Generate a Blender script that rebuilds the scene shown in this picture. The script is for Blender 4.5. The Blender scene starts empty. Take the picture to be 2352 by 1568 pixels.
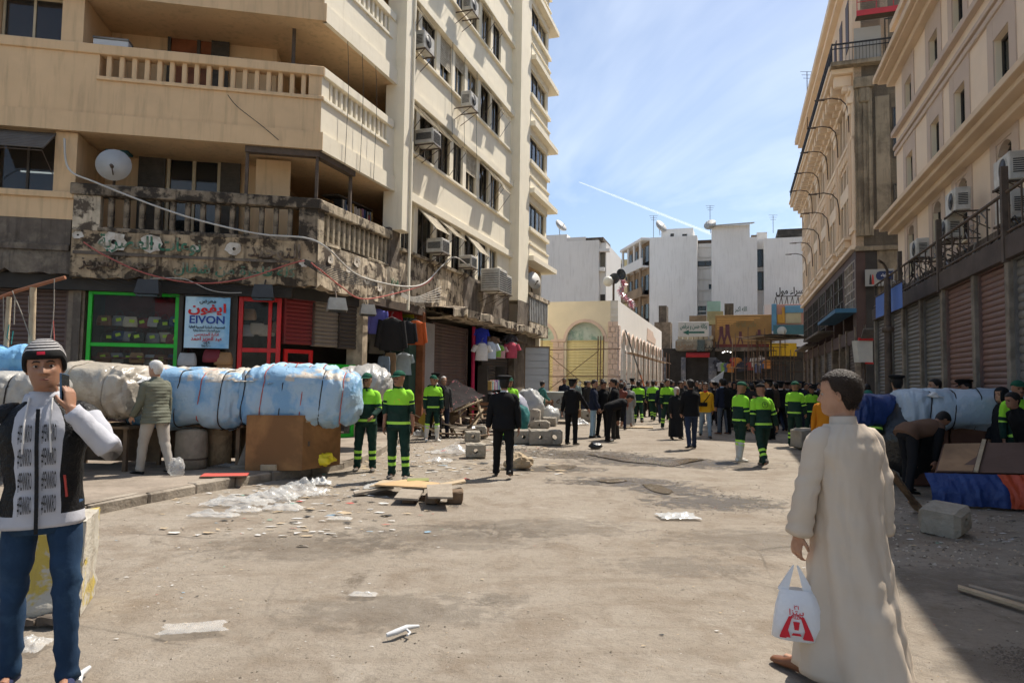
import bpy, bmesh, math, random
from mathutils import Vector, Matrix, noise
random.seed(7)
R_ = math.radians
scene = bpy.context.scene
COL = scene.collection
# camera
CAM_H = 1.62
cam_data = bpy.data.cameras.new('camera')
cam_data.lens = 24.0; cam_data.sensor_width = 36.0; cam_data.clip_start = 0.05; cam_data.clip_end = 6000
cam = bpy.data.objects.new('camera', cam_data); COL.objects.link(cam)
CAM_R = Matrix.Rotation(math.pi/2 + R_(3.33), 3, 'X') @ Matrix.Rotation(0.015, 3, 'Z')
cam.matrix_world = Matrix.Translation((0, 0, CAM_H)) @ CAM_R.to_4x4()
scene.camera = cam
# sun, sky, exposure
SUN = Vector((0.73, 0.76, 1.70)).normalized()
sun_data = bpy.data.lights.new('sun', 'SUN'); sun_data.energy = 5.0; sun_data.angle = R_(0.53); sun_data.color = (1.0, 0.93, 0.825)
sun = bpy.data.objects.new('sun', sun_data); COL.objects.link(sun)
sun.rotation_euler = SUN.to_track_quat('Z', 'Y').to_euler(); sun.location = SUN * 60
world = bpy.data.worlds.new('World'); scene.world = world; world.use_nodes = True
nt = world.node_tree; nt.nodes.clear()
def wn(t, **k):
 n = nt.nodes.new(t)
 for a, b in k.items(): setattr(n, a, b)
 return n
sky = wn('ShaderNodeTexSky', sky_type='NISHITA', sun_disc=False)
sky.sun_elevation = math.asin(SUN.z); sky.sun_rotation = math.atan2(SUN.x, SUN.y)
sky.altitude = 30; sky.air_density = 1.0; sky.dust_density = 1.0; sky.ozone_density = 1.0
tc = wn('ShaderNodeTexCoord'); sep = wn('ShaderNodeSeparateXYZ'); nt.links.new(tc.outputs['Generated'], sep.inputs[0])
mz = wn('ShaderNodeMath', operation='MAXIMUM'); mz.inputs[1].default_value = 0.06; nt.links.new(sep.outputs[2], mz.inputs[0])
dx = wn('ShaderNodeMath', operation='DIVIDE'); dy = wn('ShaderNodeMath', operation='DIVIDE')
nt.links.new(sep.outputs[0], dx.inputs[0]); nt.links.new(mz.outputs[0], dx.inputs[1])
nt.links.new(sep.outputs[1], dy.inputs[0]); nt.links.new(mz.outputs[0], dy.inputs[1])
cmb = wn('ShaderNodeCombineXYZ'); nt.links.new(dx.outputs[0], cmb.inputs[0]); nt.links.new(dy.outputs[0], cmb.inputs[1])
mp = wn('ShaderNodeMapping'); mp.inputs['Scale'].default_value = (0.55, 0.28, 1); mp.inputs['Rotation'].default_value = (0, 0, R_(-35)); mp.inputs['Location'].default_value = (3.1, 0.4, 0)
nt.links.new(cmb.outputs[0], mp.inputs[0])
nz = wn('ShaderNodeTexNoise'); nz.inputs['Scale'].default_value = 1.1; nz.inputs['Detail'].default_value = 6; nz.inputs['Roughness'].default_value = 0.58; nz.inputs['Distortion'].default_value = 0.6
nt.links.new(mp.outputs[0], nz.inputs['Vector'])
rp = wn('ShaderNodeValToRGB'); rp.color_ramp.elements[0].position = 0.47; rp.color_ramp.elements[1].position = 0.80
rp.color_ramp.elements[1].color = (0.75, 0.75, 0.75, 1)
nt.links.new(nz.outputs[0], rp.inputs[0])
mx = wn('ShaderNodeMix', data_type='RGBA'); mx.inputs[7].default_value = (8.4, 8.9, 9.4, 1)
hz = wn('ShaderNodeMapRange'); hz.inputs[1].default_value = 0.06; hz.inputs[2].default_value = 0.22; nt.links.new(sep.outputs[2], hz.inputs[0])
cl = wn('ShaderNodeMath', operation='MULTIPLY'); nt.links.new(rp.outputs[0], cl.inputs[0]); nt.links.new(hz.outputs[0], cl.inputs[1])
nt.links.new(cl.outputs[0], mx.inputs[0]); nt.links.new(sky.outputs[0], mx.inputs[6])
bg = wn('ShaderNodeBackground'); bg.inputs[1].default_value = 0.11
nt.links.new(mx.outputs[2], bg.inputs[0])
wo = wn('ShaderNodeOutputWorld'); nt.links.new(bg.outputs[0], wo.inputs[0])
scene.view_settings.view_transform = 'Standard'; scene.view_settings.look = 'None'
scene.view_settings.exposure = 0.5; scene.view_settings.gamma = 1.0; scene.view_settings.use_curve_mapping = False
scene.render.engine = 'CYCLES'
scene.cycles.use_denoising = True
scene.cycles.max_bounces = 5; scene.cycles.diffuse_bounces = 4; scene.cycles.glossy_bounces = 2; scene.cycles.transmission_bounces = 4; scene.cycles.transparent_max_bounces = 12
scene.cycles.use_adaptive_sampling = True; scene.cycles.adaptive_threshold = 0.03
scene.cycles.sample_clamp_indirect = 8
# view helpers: a point of the photograph to a place
def ray(x, y): return CAM_R @ Vector(((x-1176)/1568, -(y-784)/1568, -1))
EYE = Vector((0, 0, CAM_H))
def G(x, y, z=0.0):
 d = ray(x, y); return EYE + d*((z-CAM_H)/d.z)
def D(x, y, Y):
 d = ray(x, y); return EYE + d*(Y/d.y)
class Frame:
 """upright plane: a runs along ax, d outwards along nx, z up"""
 def __init__(s, o, ax, nx):
  s.o = Vector(o); s.ax = Vector(ax).normalized(); s.nx = Vector(nx).normalized()
 def P(s, a, d, z): return Vector((s.o.x + s.ax.x*a + s.nx.x*d, s.o.y + s.ax.y*a + s.nx.y*d, s.o.z + z))
 def px(s, x, y, d=0.0):
  r = ray(x, y); o = s.o + s.nx*d
  t = (o-EYE).dot(s.nx)/r.dot(s.nx); p = EYE + r*t - s.o
  return p.dot(s.ax), p.z
WORLD = Frame((0, 0, 0), (1, 0, 0), (0, 1, 0))
S_ = Vector((0.3115, 0.950, 0)).normalized(); N_ = Vector((S_.y, -S_.x, 0))
CORNER = Vector((-4.57, 15.72, 0))
_e = Vector((math.sin(R_(78.9)), math.cos(R_(78.9)), 0))
FRONT = Frame(CORNER, _e, (_e.y, -_e.x, 0))         # left block, face towards the camera (a<0 to the left)
SIDE = Frame(CORNER, S_, N_)                        # left block, face along the street
RIGHT = Frame((9.14, 14, 0), S_, -N_)               # shuttered row on the right, d>0 into the street
# mesh helpers
class MB:
 def __init__(s): s.v = []; s.f = []; s.mi = []; s.sm = []
 def add(s, vs, fs, mi=0, sm=False):
  o = len(s.v); s.v += [tuple(p) for p in vs]
  for f in fs: s.f.append(tuple(i+o for i in f)); s.mi.append(mi); s.sm.append(sm)
  return s
 def hexa(s, c, mi=0):
  return s.add(c, [(3,2,1,0),(4,5,6,7),(0,1,5,4),(1,2,6,5),(2,3,7,6),(3,0,4,7)], mi)
 def box(s, fr, a0, a1, d0, d1, z0, z1, mi=0, bev=0.0):
  if a0 > a1: a0, a1 = a1, a0
  if d0 > d1: d0, d1 = d1, d0
  if z0 > z1: z0, z1 = z1, z0
  if bev <= 0:
   return s.hexa([fr.P(a0,d1,z0),fr.P(a1,d1,z0),fr.P(a1,d0,z0),fr.P(a0,d0,z0),fr.P(a0,d1,z1),fr.P(a1,d1,z1),fr.P(a1,d0,z1),fr.P(a0,d0,z1)], mi)
  c = lambda: None
  q = []
  for ci in range(8):
   sx, sd, sz = (ci & 1), (ci >> 1) & 1, (ci >> 2) & 1
   A = a1 if sx else a0; Dd = d1 if sd else d0; Z = z1 if sz else z0
   ia = -bev if sx else bev; idd = -bev if sd else bev; iz = -bev if sz else bev
   q += [fr.P(A, Dd+idd, Z+iz), fr.P(A+ia, Dd, Z+iz), fr.P(A+ia, Dd+idd, Z)]
  k = lambda ci, w: ci*3+w
  fs = []
  for w, (b1, b2) in ((0, (2, 4)), (1, (1, 4)), (2, (1, 2))):
   bit = (1, 2, 4)[w]
   for side in (0, bit):
    fs.append((k(side, w), k(side+b1, w), k(side+b1+b2, w), k(side+b2, w)))
  for bit, w1, w2 in ((1, 1, 2), (2, 0, 2), (4, 0, 1)):     # edges along axis 'bit'
   o1, o2 = [b for b in (1, 2, 4) if b != bit]
   for x in (0, o1):
    for y in (0, o2):
     c0 = x+y; c1 = c0+bit
     fs.append((k(c0, w1), k(c1, w1), k(c1, w2), k(c0, w2)))
  for ci in range(8): fs.append((k(ci,0), k(ci,1), k(ci,2)))
  return s.add(q, fs, mi)
 def quad(s, a, b, c, d, mi=0): return s.add([a,b,c,d], [(0,1,2,3)], mi)
 def prism(s, poly, z0, z1, mi=0):
  n = len(poly)
  vs = [(p[0],p[1],z0) for p in poly]+[(p[0],p[1],z1) for p in poly]
  fs = [tuple(range(n-1,-1,-1)), tuple(range(n,2*n))]+[(i,(i+1)%n,(i+1)%n+n,i+n) for i in range(n)]
  return s.add(vs, fs, mi)
 def plate(s, fr, pts, d0, d1, mi=0):
  """polygon (a,z) in the plane of the frame, thick from d0 to d1"""
  n = len(pts)
  vs = [fr.P(a,d1,z) for a,z in pts]+[fr.P(a,d0,z) for a,z in pts]
  fs = [tuple(range(n)), tuple(range(2*n-1,n-1,-1))]+[(i,i+n,(i+1)%n+n,(i+1)%n) for i in range(n)]
  return s.add(vs, fs, mi)
 def tube(s, pts, r, n=6, mi=0, caps=True, sm=True):
  pts = [Vector(p) for p in pts]; m = len(pts)
  rs = r if isinstance(r, (list, tuple)) else [r]*m
  vs = []; up = Vector((0.123, 0.31, 0.94)); u = None
  for i in range(m):
   t = (pts[min(i+1,m-1)]-pts[max(i-1,0)])
   if t.length < 1e-9: t = Vector((0,0,1))
   t.normalize()
   if u is None:
    u = t.cross(up)
    if u.length < 1e-3: u = t.cross(Vector((1,0,0)))
   else: u = u - t*u.dot(t)
   u.normalize(); w = t.cross(u)
   for k in range(n):
    a = 2*math.pi*k/n; vs.append(pts[i]+(u*math.cos(a)+w*math.sin(a))*rs[i])
  fs = [(i*n+k, i*n+(k+1)%n, (i+1)*n+(k+1)%n, (i+1)*n+k) for i in range(m-1) for k in range(n)]
  s.add(vs, fs, mi, sm)
  if caps: s.add(vs[:n], [tuple(range(n-1,-1,-1))], mi); s.add(vs[-n:], [tuple(range(n))], mi)
  return s
 def lathe(s, c, prof, n=16, mi=0, axis=None, sm=True):
  """prof: (radius, height) along axis from c"""
  ax = Vector(axis or (0,0,1)).normalized(); u = ax.orthogonal().normalized(); w = ax.cross(u); c = Vector(c)
  vs = []
  for r, h in prof:
   for k in range(n):
    a = 2*math.pi*k/n; vs.append(c+ax*h+(u*math.cos(a)+w*math.sin(a))*r)
  m = len(prof)
  fs = [(i*n+k, i*n+(k+1)%n, (i+1)*n+(k+1)%n, (i+1)*n+k) for i in range(m-1) for k in range(n)]
  fs += [tuple(range(n-1,-1,-1)), tuple(range((m-1)*n, m*n))]
  return s.add(vs, fs, mi, sm)
 def grid(s, fn, nu, nv, mi=0, wrap=False, sm=True):
  """fn(i,j) -> point; i in 0..nu, j in 0..nv"""
  vs = [fn(i, j) for i in range(nu+1) for j in range(nv+1)]
  w = nv+1
  fs = [(i*w+j, (i+1)*w+j, (i+1)*w+j+1, i*w+j+1) for i in range(nu) for j in range(nv)]
  return s.add(vs, fs, mi, sm)
 def jitter(s, amp, seed=0):
  rnd = random.Random(seed)
  s.v = [(x+rnd.uniform(-amp,amp), y+rnd.uniform(-amp,amp), z+rnd.uniform(-amp,amp)) for x,y,z in s.v]
  return s
 def mesh(s, name, mats):
  me = bpy.data.meshes.new(name); me.from_pydata(s.v, [], s.f)
  for m in (mats if isinstance(mats, (list, tuple)) else [mats]): me.materials.append(m)
  me.polygons.foreach_set('material_index', s.mi); me.polygons.foreach_set('use_smooth', s.sm)
  me.update(); return me
 def build(s, name, mats, parent=None, at=None, **tags):
  return link(name, s.mesh(name, mats), parent, at, **tags)
def link(name, me, parent=None, at=None, **tags):
 o = bpy.data.objects.new(name, me); COL.objects.link(o)
 if at is not None: o.location = at
 if parent is not None:
  o.parent = parent; o.matrix_parent_inverse = Matrix.Translation(-Vector(parent.get('_b', parent.location)))
 for k, v in tags.items():
  if v: o[k] = v
 return o
def local(name, mb_or_me, mats, parent, **tags):
 """part whose mesh is in the coordinates of its parent"""
 me = mb_or_me.mesh(name, mats) if isinstance(mb_or_me, MB) else mb_or_me
 o = bpy.data.objects.new(name, me); COL.objects.link(o); o.parent = parent
 for k, v in tags.items():
  if v: o[k] = v
 return o
def thing(name, label, category, loc, group=None, rz=0.0):
 o = bpy.data.objects.new(name, None); COL.objects.link(o); o.location = loc; o.rotation_euler = (0, 0, rz)
 o.empty_display_size = 0.2; o['label'] = label; o['category'] = category
 if group: o['group'] = group
 return o
def kids(o): return [c for c in COL.objects if c.parent == o]
_children = {}
def copy_tree(o, parent=None):
 c = o.copy(); COL.objects.link(c); c.parent = parent
 for ch in o.children: copy_tree(ch, c)
 return c
def tint(o, col):
 o.color = (*col, 1)
 for ch in o.children: tint(ch, col)
def loft(mb, rings, mi=0, n=12, sm=True, closed=(True, True)):
 """rings: list of (centre, u, w) with u,w half-axis vectors"""
 vs = []
 for c, u, w in rings:
  for k in range(n):
   a = 2*math.pi*k/n; vs.append(c+u*math.cos(a)+w*math.sin(a))
 fs = [(i*n+k, i*n+(k+1)%n, (i+1)*n+(k+1)%n, (i+1)*n+k) for i in range(len(rings)-1) for k in range(n)]
 mb.add(vs, fs, mi, sm)
 if closed[0]: mb.add(vs[:n],[tuple(range(n-1,-1,-1))],mi,sm)
 if closed[1]: mb.add(vs[-n:],[tuple(range(n))],mi,sm)
def fbm(p, sc=1.0, oct=3):
 return noise.fractal(Vector(p)*sc, 1.0, 2.0, oct)
# materials
MATS = {}
def mat(name, col, rough=0.8, var=0.12, scale=2.0, col2=None, amt=0.5, edge=(0.45, 0.6), streak=None, streak_amt=0.5, streak_lo=0.5, bump=0.15, bscale=30.0, metal=0.0, spec=0.3, objcol=False, trans=0.0, alpha=1.0, emit=0.0, sss=0.0, dots=None, low=None, sheen=0.0):
 if name in MATS: return MATS[name]
 m = bpy.data.materials.new(name); m.use_nodes = True; t = m.node_tree; N = t.nodes; L = t.links
 b = N['Principled BSDF']
 def n(ty, **k):
  q = N.new(ty)
  for a, v in k.items(): setattr(q, a, v)
  return q
 tcn = n('ShaderNodeTexCoord'); vec = tcn.outputs['Object']
 def nz(sc, det=4, rough_=0.6, v=None, dist=0.0):
  q = n('ShaderNodeTexNoise'); q.inputs['Scale'].default_value = sc; q.inputs['Detail'].default_value = det
  q.inputs['Roughness'].default_value = rough_; q.inputs['Distortion'].default_value = dist
  L.new(v or vec, q.inputs['Vector']); return q.outputs[0]
 def ramp(v, lo, hi):
  q = n('ShaderNodeMapRange'); q.inputs[1].default_value = lo; q.inputs[2].default_value = hi; L.new(v, q.inputs[0]); return q.outputs[0]
 def mixc(fac, a, c, blend='MIX', f=None):
  q = n('ShaderNodeMix', data_type='RGBA', blend_type=blend)
  if fac is not None: L.new(fac, q.inputs[0])
  else: q.inputs[0].default_value = f
  for i, x in ((6, a), (7, c)):
   if isinstance(x, tuple): q.inputs[i].default_value = (*x, 1)
   else: L.new(x, q.inputs[i])
  return q.outputs[2]
 def mul(v, k):
  q = n('ShaderNodeMath', operation='MULTIPLY'); L.new(v, q.inputs[0])
  if isinstance(k, float): q.inputs[1].default_value = k
  else: L.new(k, q.inputs[1])
  return q.outputs[0]
 if objcol:
  oi = n('ShaderNodeObjectInfo'); base = oi.outputs['Color']
 else:
  rgb = n('ShaderNodeRGB'); rgb.outputs[0].default_value = (*col, 1); base = rgb.outputs[0]
 if var > 0:
  v = ramp(nz(scale, 3), 0.25, 0.75)
  q = n('ShaderNodeMapRange'); q.inputs[3].default_value = 1-var; q.inputs[4].default_value = 1+var; L.new(v, q.inputs[0])
  vm = n('ShaderNodeVectorMath', operation='SCALE'); L.new(base, vm.inputs[0]); L.new(q.outputs[0], vm.inputs['Scale']); base = vm.outputs[0]
 if col2 is not None:
  f = mul(ramp(nz(scale*0.7+0.13, 5, 0.66, dist=0.3), *edge), amt)
  base = mixc(f, base, col2)
 if streak is not None:
  mpn = n('ShaderNodeMapping'); mpn.inputs['Scale'].default_value = (4.0, 4.0, 0.35); L.new(vec, mpn.inputs[0])
  f = mul(ramp(nz(1.6, 4, 0.62, mpn.outputs[0], 0.4), streak_lo, streak_lo+0.22), streak_amt)
  base = mixc(f, base, streak)
 if low is not None:                                     # dirt splashed up from the foot: (z, colour, amount)
  sp = n('ShaderNodeSeparateXYZ'); L.new(vec, sp.inputs[0])
  ad = n('ShaderNodeMath', operation='ADD'); L.new(sp.outputs[2], ad.inputs[0]); L.new(mul(nz(1.4, 6, 0.7), 1.6*low[0] if low[0] < 1 else 1.2), ad.inputs[1])
  f = mul(ramp(ad.outputs[0], low[0]+0.6, low[0]+0.35), low[2]); base = mixc(f, base, low[1])
 if dots is not None:
  vo = n('ShaderNodeTexVoronoi'); vo.inputs['Scale'].default_value = dots[0]; L.new(vec, vo.inputs['Vector'])
  f = mul(ramp(vo.outputs[0], dots[1], dots[1]*0.6), 1.0); base = mixc(f, base, dots[2])
 L.new(base, b.inputs['Base Color'])
 b.inputs['Roughness'].default_value = rough; b.inputs['Metallic'].default_value = metal
 b.inputs['Specular IOR Level'].default_value = spec
 if trans: b.inputs['Transmission Weight'].default_value = trans; b.inputs['IOR'].default_value = 1.15
 if alpha < 1: b.inputs['Alpha'].default_value = alpha
 if emit: b.inputs['Emission Strength'].default_value = emit; L.new(base, b.inputs['Emission Color'])
 if sss:
  b.inputs['Subsurface Weight'].default_value = sss; b.inputs['Subsurface Radius'].default_value = (0.012, 0.004, 0.002)
 if sheen: b.inputs['Sheen Weight'].default_value = sheen
 if bump:
  bp = n('ShaderNodeBump'); bp.inputs['Strength'].default_value = bump; bp.inputs['Distance'].default_value = 0.02
  L.new(nz(bscale, 2, 0.65), bp.inputs['Height']); L.new(bp.outputs[0], b.inputs['Normal'])
 MATS[name] = m; return m
def glassy(name, col, rough=0.05, alpha=0.35, spec=0.6):
 """window or plastic film: mirror-like coat over a see-through pane"""
 if name in MATS: return MATS[name]
 m = bpy.data.materials.new(name); m.use_nodes = True; t = m.node_tree; b = t.nodes['Principled BSDF']
 b.inputs['Base Color'].default_value = (*col, 1); b.inputs['Roughness'].default_value = rough; b.inputs['Alpha'].default_value = alpha
 b.inputs['Specular IOR Level'].default_value = spec
 MATS[name] = m; return m
# lettering (Arabic letters joined by hand, drawn right to left)
_AR = dict(zip('ابتثجحخدذرزسشصضطظعغفقكلمنهوي', range(28)))
_iso = [0xFE8D,0xFE8F,0xFE95,0xFE99,0xFE9D,0xFEA1,0xFEA5,0xFEA9,0xFEAB,0xFEAD,0xFEAF,0xFEB1,0xFEB5,0xFEB9,0xFEBD,0xFEC1,0xFEC5,0xFEC9,0xFECD,0xFED1,0xFED5,0xFED9,0xFEDD,0xFEE1,0xFEE5,0xFEE9,0xFEED,0xFEF1]
def shape_ar(t):
 right = set('ادذرزوةىأءإ'); F = {c: _iso[i] for c, i in _AR.items()}; F['ة'] = 0xFE93; F['ى'] = 0xFEEF; F['أ'] = 0xFE83; F['ء'] = 0xFE80
 def is_ar(c): return c in F
 out = []; i = 0
 while i < len(t):
  c = t[i]
  if not is_ar(c): out.append(c); i += 1; continue
  pj = i > 0 and is_ar(t[i-1]) and t[i-1] not in right and c != 'ء'
  if c == 'ل' and i+1 < len(t) and t[i+1] == 'ا':
   out.append(chr(0xFEFC if pj else 0xFEFB)); i += 2; continue
  nj = i+1 < len(t) and is_ar(t[i+1]) and c not in right and t[i+1] != 'ء'
  b = F[c]
  out.append(chr(b + (0 if not pj and not nj else 1 if pj and not nj else 2 if nj and not pj else 3))); i += 1
 out.reverse(); res = []; run = []
 for c in out:
  if c in '٠١٢٣٤٥٦٧٨٩': run.insert(0, c)
  else: res += run+[c]; run = []
 return ''.join(res+run)
TMP = bpy.data.scenes.new('scratch')
def baked(o):
 TMP.collection.objects.link(o); vl = TMP.view_layers[0]; vl.update(); me = bpy.data.meshes.new_from_object(o.evaluated_get(vl.depsgraph)); TMP.collection.objects.unlink(o); return me
def lettering(name, text, fr, a, z, d, size, material, parent, bold=0.02, mirror=False, width=None, depth=0.004, ar=True, align='CENTER', slant=0.0):
 c = bpy.data.curves.new(name, 'FONT'); c.body = shape_ar(text) if ar else text; c.size = size; c.align_x = align; c.align_y = 'CENTER'
 c.offset = bold*size; c.extrude = depth; c.resolution_u = 3
 o = bpy.data.objects.new(name, c); me = baked(o); w = max((v.co.x for v in me.vertices), default=1)-min((v.co.x for v in me.vertices), default=0)
 bpy.data.objects.remove(o); bpy.data.curves.remove(c)
 k = (width/w) if width and w > 0 else 1.0
 for v in me.vertices:
  x, y, zz = v.co; v.co = fr.P(a+x*k, d+zz, z+y+slant*x*k)
 me.materials.clear(); me.materials.append(material)
 return link(name, me, parent)
# the ground
def M_ground():
 m = bpy.data.materials.new('dusty_asphalt'); m.use_nodes = True; t = m.node_tree; N = t.nodes; L = t.links; b = N['Principled BSDF']
 tcn = N.new('ShaderNodeTexCoord'); vec = tcn.outputs['Object']
 def nz(sc, det=6, r=0.62, dist=0.0, v=None):
  q = N.new('ShaderNodeTexNoise'); q.inputs['Scale'].default_value = sc; q.inputs['Detail'].default_value = det; q.inputs['Roughness'].default_value = r
  q.inputs['Distortion'].default_value = dist; L.new(v or vec, q.inputs['Vector']); return q.outputs[0]
 def rg(v, a, c, lo=0.0, hi=1.0):
  q = N.new('ShaderNodeMapRange'); q.inputs[1].default_value = a; q.inputs[2].default_value = c; q.inputs[3].default_value = lo; q.inputs[4].default_value = hi
  L.new(v, q.inputs[0]); return q.outputs[0]
 def mx(f, a, c):
  q = N.new('ShaderNodeMix'); q.data_type = 'RGBA'; L.new(f, q.inputs[0])
  for i, x in ((6, a), (7, c)):
   if isinstance(x, tuple): q.inputs[i].default_value = (*x, 1)
   else: L.new(x, q.inputs[i])
  return q.outputs[2]
 def mulf(a, k):
  q = N.new('ShaderNodeMath'); q.operation = 'MULTIPLY'; L.new(a, q.inputs[0])
  if isinstance(k, float): q.inputs[1].default_value = k
  else: L.new(k, q.inputs[1])
  return q.outputs[0]
 c = mx(rg(nz(0.35, 5), 0.3, 0.7), (0.245, 0.208, 0.165), (0.31, 0.272, 0.224))
 c = mx(rg(nz(1.7, 8, 0.68, 0.5), 0.47, 0.66, 0, 0.7), c, (0.175, 0.135, 0.098))       # trodden darker earth
 c = mx(rg(nz(0.8, 9, 0.72, 0.8), 0.57, 0.72, 0, 0.6), c, (0.36, 0.32, 0.27))         # pale dust
 mp = N.new('ShaderNodeMapping'); mp.inputs['Scale'].default_value = (0.35, 2.4, 1); mp.inputs['Rotation'].default_value = (0, 0, R_(-72)); L.new(vec, mp.inputs[0])
 c = mx(rg(nz(1.1, 7, 0.66, 0.7, mp.outputs[0]), 0.52, 0.70, 0, 0.55), c, (0.19, 0.15, 0.112))    # wheel marks along the street
 c = mx(rg(nz(0.55, 10, 0.78, 1.0), 0.60, 0.68, 0, 0.8), c, (0.115, 0.092, 0.07))      # stains
 c = mx(rg(nz(7, 5, 0.75, 0.6), 0.5, 0.72, 0, 0.5), c, (0.17, 0.145, 0.115))
 c = mx(rg(nz(3.1, 6, 0.75, 1.2), 0.58, 0.70, 0, 0.45), c, (0.40, 0.365, 0.315))
 c = mx(rg(nz(26, 4, 0.7), 0.55, 0.75, 0, 0.55), c, (0.14, 0.115, 0.09))
 c = mx(rg(nz(60, 3, 0.7), 0.66, 0.8, 0, 0.6), c, (0.46, 0.41, 0.35))
 vo = N.new('ShaderNodeTexVoronoi'); vo.feature = 'DISTANCE_TO_EDGE'; vo.inputs['Scale'].default_value = 0.42
 wv = N.new('ShaderNodeMix'); wv.data_type = 'VECTOR'; wv.inputs[0].default_value = 0.16
 nn = N.new('ShaderNodeTexNoise'); nn.inputs['Scale'].default_value = 1.3; nn.inputs['Detail'].default_value = 6; L.new(vec, nn.inputs['Vector'])
 L.new(vec, wv.inputs[4]); L.new(nn.outputs['Color'], wv.inputs[5]); L.new(wv.outputs[1], vo.inputs['Vector'])
 cr = mulf(rg(vo.outputs[0], 0.006, 0.001), rg(nz(0.5, 3), 0.5, 0.6))
 c = mx(mulf(cr, 0.6), c, (0.10, 0.085, 0.07))
 L.new(c, b.inputs['Base Color']); b.inputs['Roughness'].default_value = 0.93; b.inputs['Specular IOR Level'].default_value = 0.15
 h = N.new('ShaderNodeMath'); h.operation = 'ADD'; L.new(mulf(nz(9, 8, 0.72), 1.0), h.inputs[0]); L.new(mulf(nz(48, 4, 0.7), 0.35), h.inputs[1])
 bp = N.new('ShaderNodeBump'); bp.inputs['Strength'].default_value = 0.8; bp.inputs['Distance'].default_value = 0.035
 L.new(h.outputs[0], bp.inputs['Height']); L.new(bp.outputs[0], b.inputs['Normal'])
 return m
mGround = M_ground()
def lane(n, lo, hi):
 return [lo+(hi-lo)*i/n for i in range(n+1)]
_xs = [-900,-300,-100,-40]+lane(90,-16,22)+[40,100,300,900]
_ys = [-300,-60,-12]+lane(120,-2,46)+[50,55,60,70,80,100,150,400,1500]
def ground_z(x, y):
 if not (-15 < x < 21 and -1.5 < y < 45): return 0.0
 return 0.022*fbm((x*0.33, y*0.33, 3), 1, 3)+0.010*fbm((x*1.4, y*1.4, 9), 1, 3) - 0.012
g = MB()
g.add([(x, y, ground_z(x, y)) for x in _xs for y in _ys], [(i*len(_ys)+j, (i+1)*len(_ys)+j, (i+1)*len(_ys)+j+1, i*len(_ys)+j+1) for i in range(len(_xs)-1) for j in range(len(_ys)-1)], 0, True)
g.build('ground', mGround, kind='structure')
mPave = mat('pavement_concrete', (0.27, 0.225, 0.18), 0.92, 0.2, 1.2, (0.16, 0.13, 0.10), 0.7, bump=0.5, bscale=14)
mKerb = mat('kerb_stone', (0.30, 0.26, 0.21), 0.9, 0.2, 3, (0.14, 0.115, 0.09), 0.7, bump=0.6, bscale=18)
kp = [G(60,1215), G(250,1172), G(470,1128), G(640,1098), G(775,1078), G(850,1052), G(905,1022), G(945,985), G(985,958), G(1045,938), G(1120,925), G(1195,915)]
kp = [Vector((p.x, p.y, 0)) for p in kp]
def smooth_path(pts, n=6):
 out = []
 for i in range(len(pts)-1):
  p0, p1, p2, p3 = pts[max(i-1,0)], pts[i], pts[i+1], pts[min(i+2,len(pts)-1)]
  for k in range(n):
   t = k/n
   out.append(0.5*((2*p1)+(p2-p0)*t+(2*p0-5*p1+4*p2-p3)*t*t+(3*p1-p0-3*p2+p3)*t**3))
 return out+[pts[-1]]
kpath = smooth_path(kp, 8)
PAVE_Z = 0.13
pv = MB()
inner = [FRONT.P(-9,-0.55,0), FRONT.P(-0.5,-0.55,0), SIDE.P(2.2,-0.6,0), SIDE.P(16.5,-0.6,0)]
poly = [Vector((-13.5, 11.4, 0)), Vector((-9.0, 9.1, 0))]+kpath+[SIDE.P(17.0,1.6,0), SIDE.P(17.0,-0.6,0)]+[inner[2], inner[1], inner[0]]
bmp = bmesh.new()
vs = [bmp.verts.new((p.x, p.y, PAVE_Z)) for p in poly]
bmp.faces.new(vs); bmesh.ops.triangulate(bmp, faces=bmp.faces[:]); 
me = bpy.data.meshes.new('pavement'); bmp.to_mesh(me); bmp.free(); me.materials.append(mPave)
pave = link('pavement', me, kind='structure')
rk = random.Random(3)
full = [Vector((-9.0, 9.1, 0))]+kpath
acc = 0.0; start = full[0]; seg = []
stones = []
cur = [full[0]]
for a, b in zip(full, full[1:]):
 cur.append(b)
 L_ = sum((q-p).length for p, q in zip(cur, cur[1:]))
 if L_ > 0.72: stones.append((cur[0], cur[-1])); cur = [cur[-1]]
for i, (a, b) in enumerate(stones):
 d = (b-a); d.z = 0; Lk = d.length; d.normalize(); o = Vector((d.y, -d.x, 0))
 k = MB(); fr = Frame(a, d, o); top = PAVE_Z+0.004+rk.uniform(-0.012, 0.008); out = 0.03+rk.uniform(-0.02, 0.02)
 k.box(fr, 0.008, Lk-0.008, -0.17, out, -0.08, top, 0, 0.022)
 if rk.random() < 0.35: k.jitter(0.014, i)
 k.build('kerb_stone', mKerb, pave)
mSlab = mat('paving_slab', (0.37, 0.31, 0.245), 0.93, 0.22, 2.2, (0.22, 0.18, 0.14), 0.7, bump=0.5, bscale=20)
sl = []
for i in range(1, len(full)-14):
 pass
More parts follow.
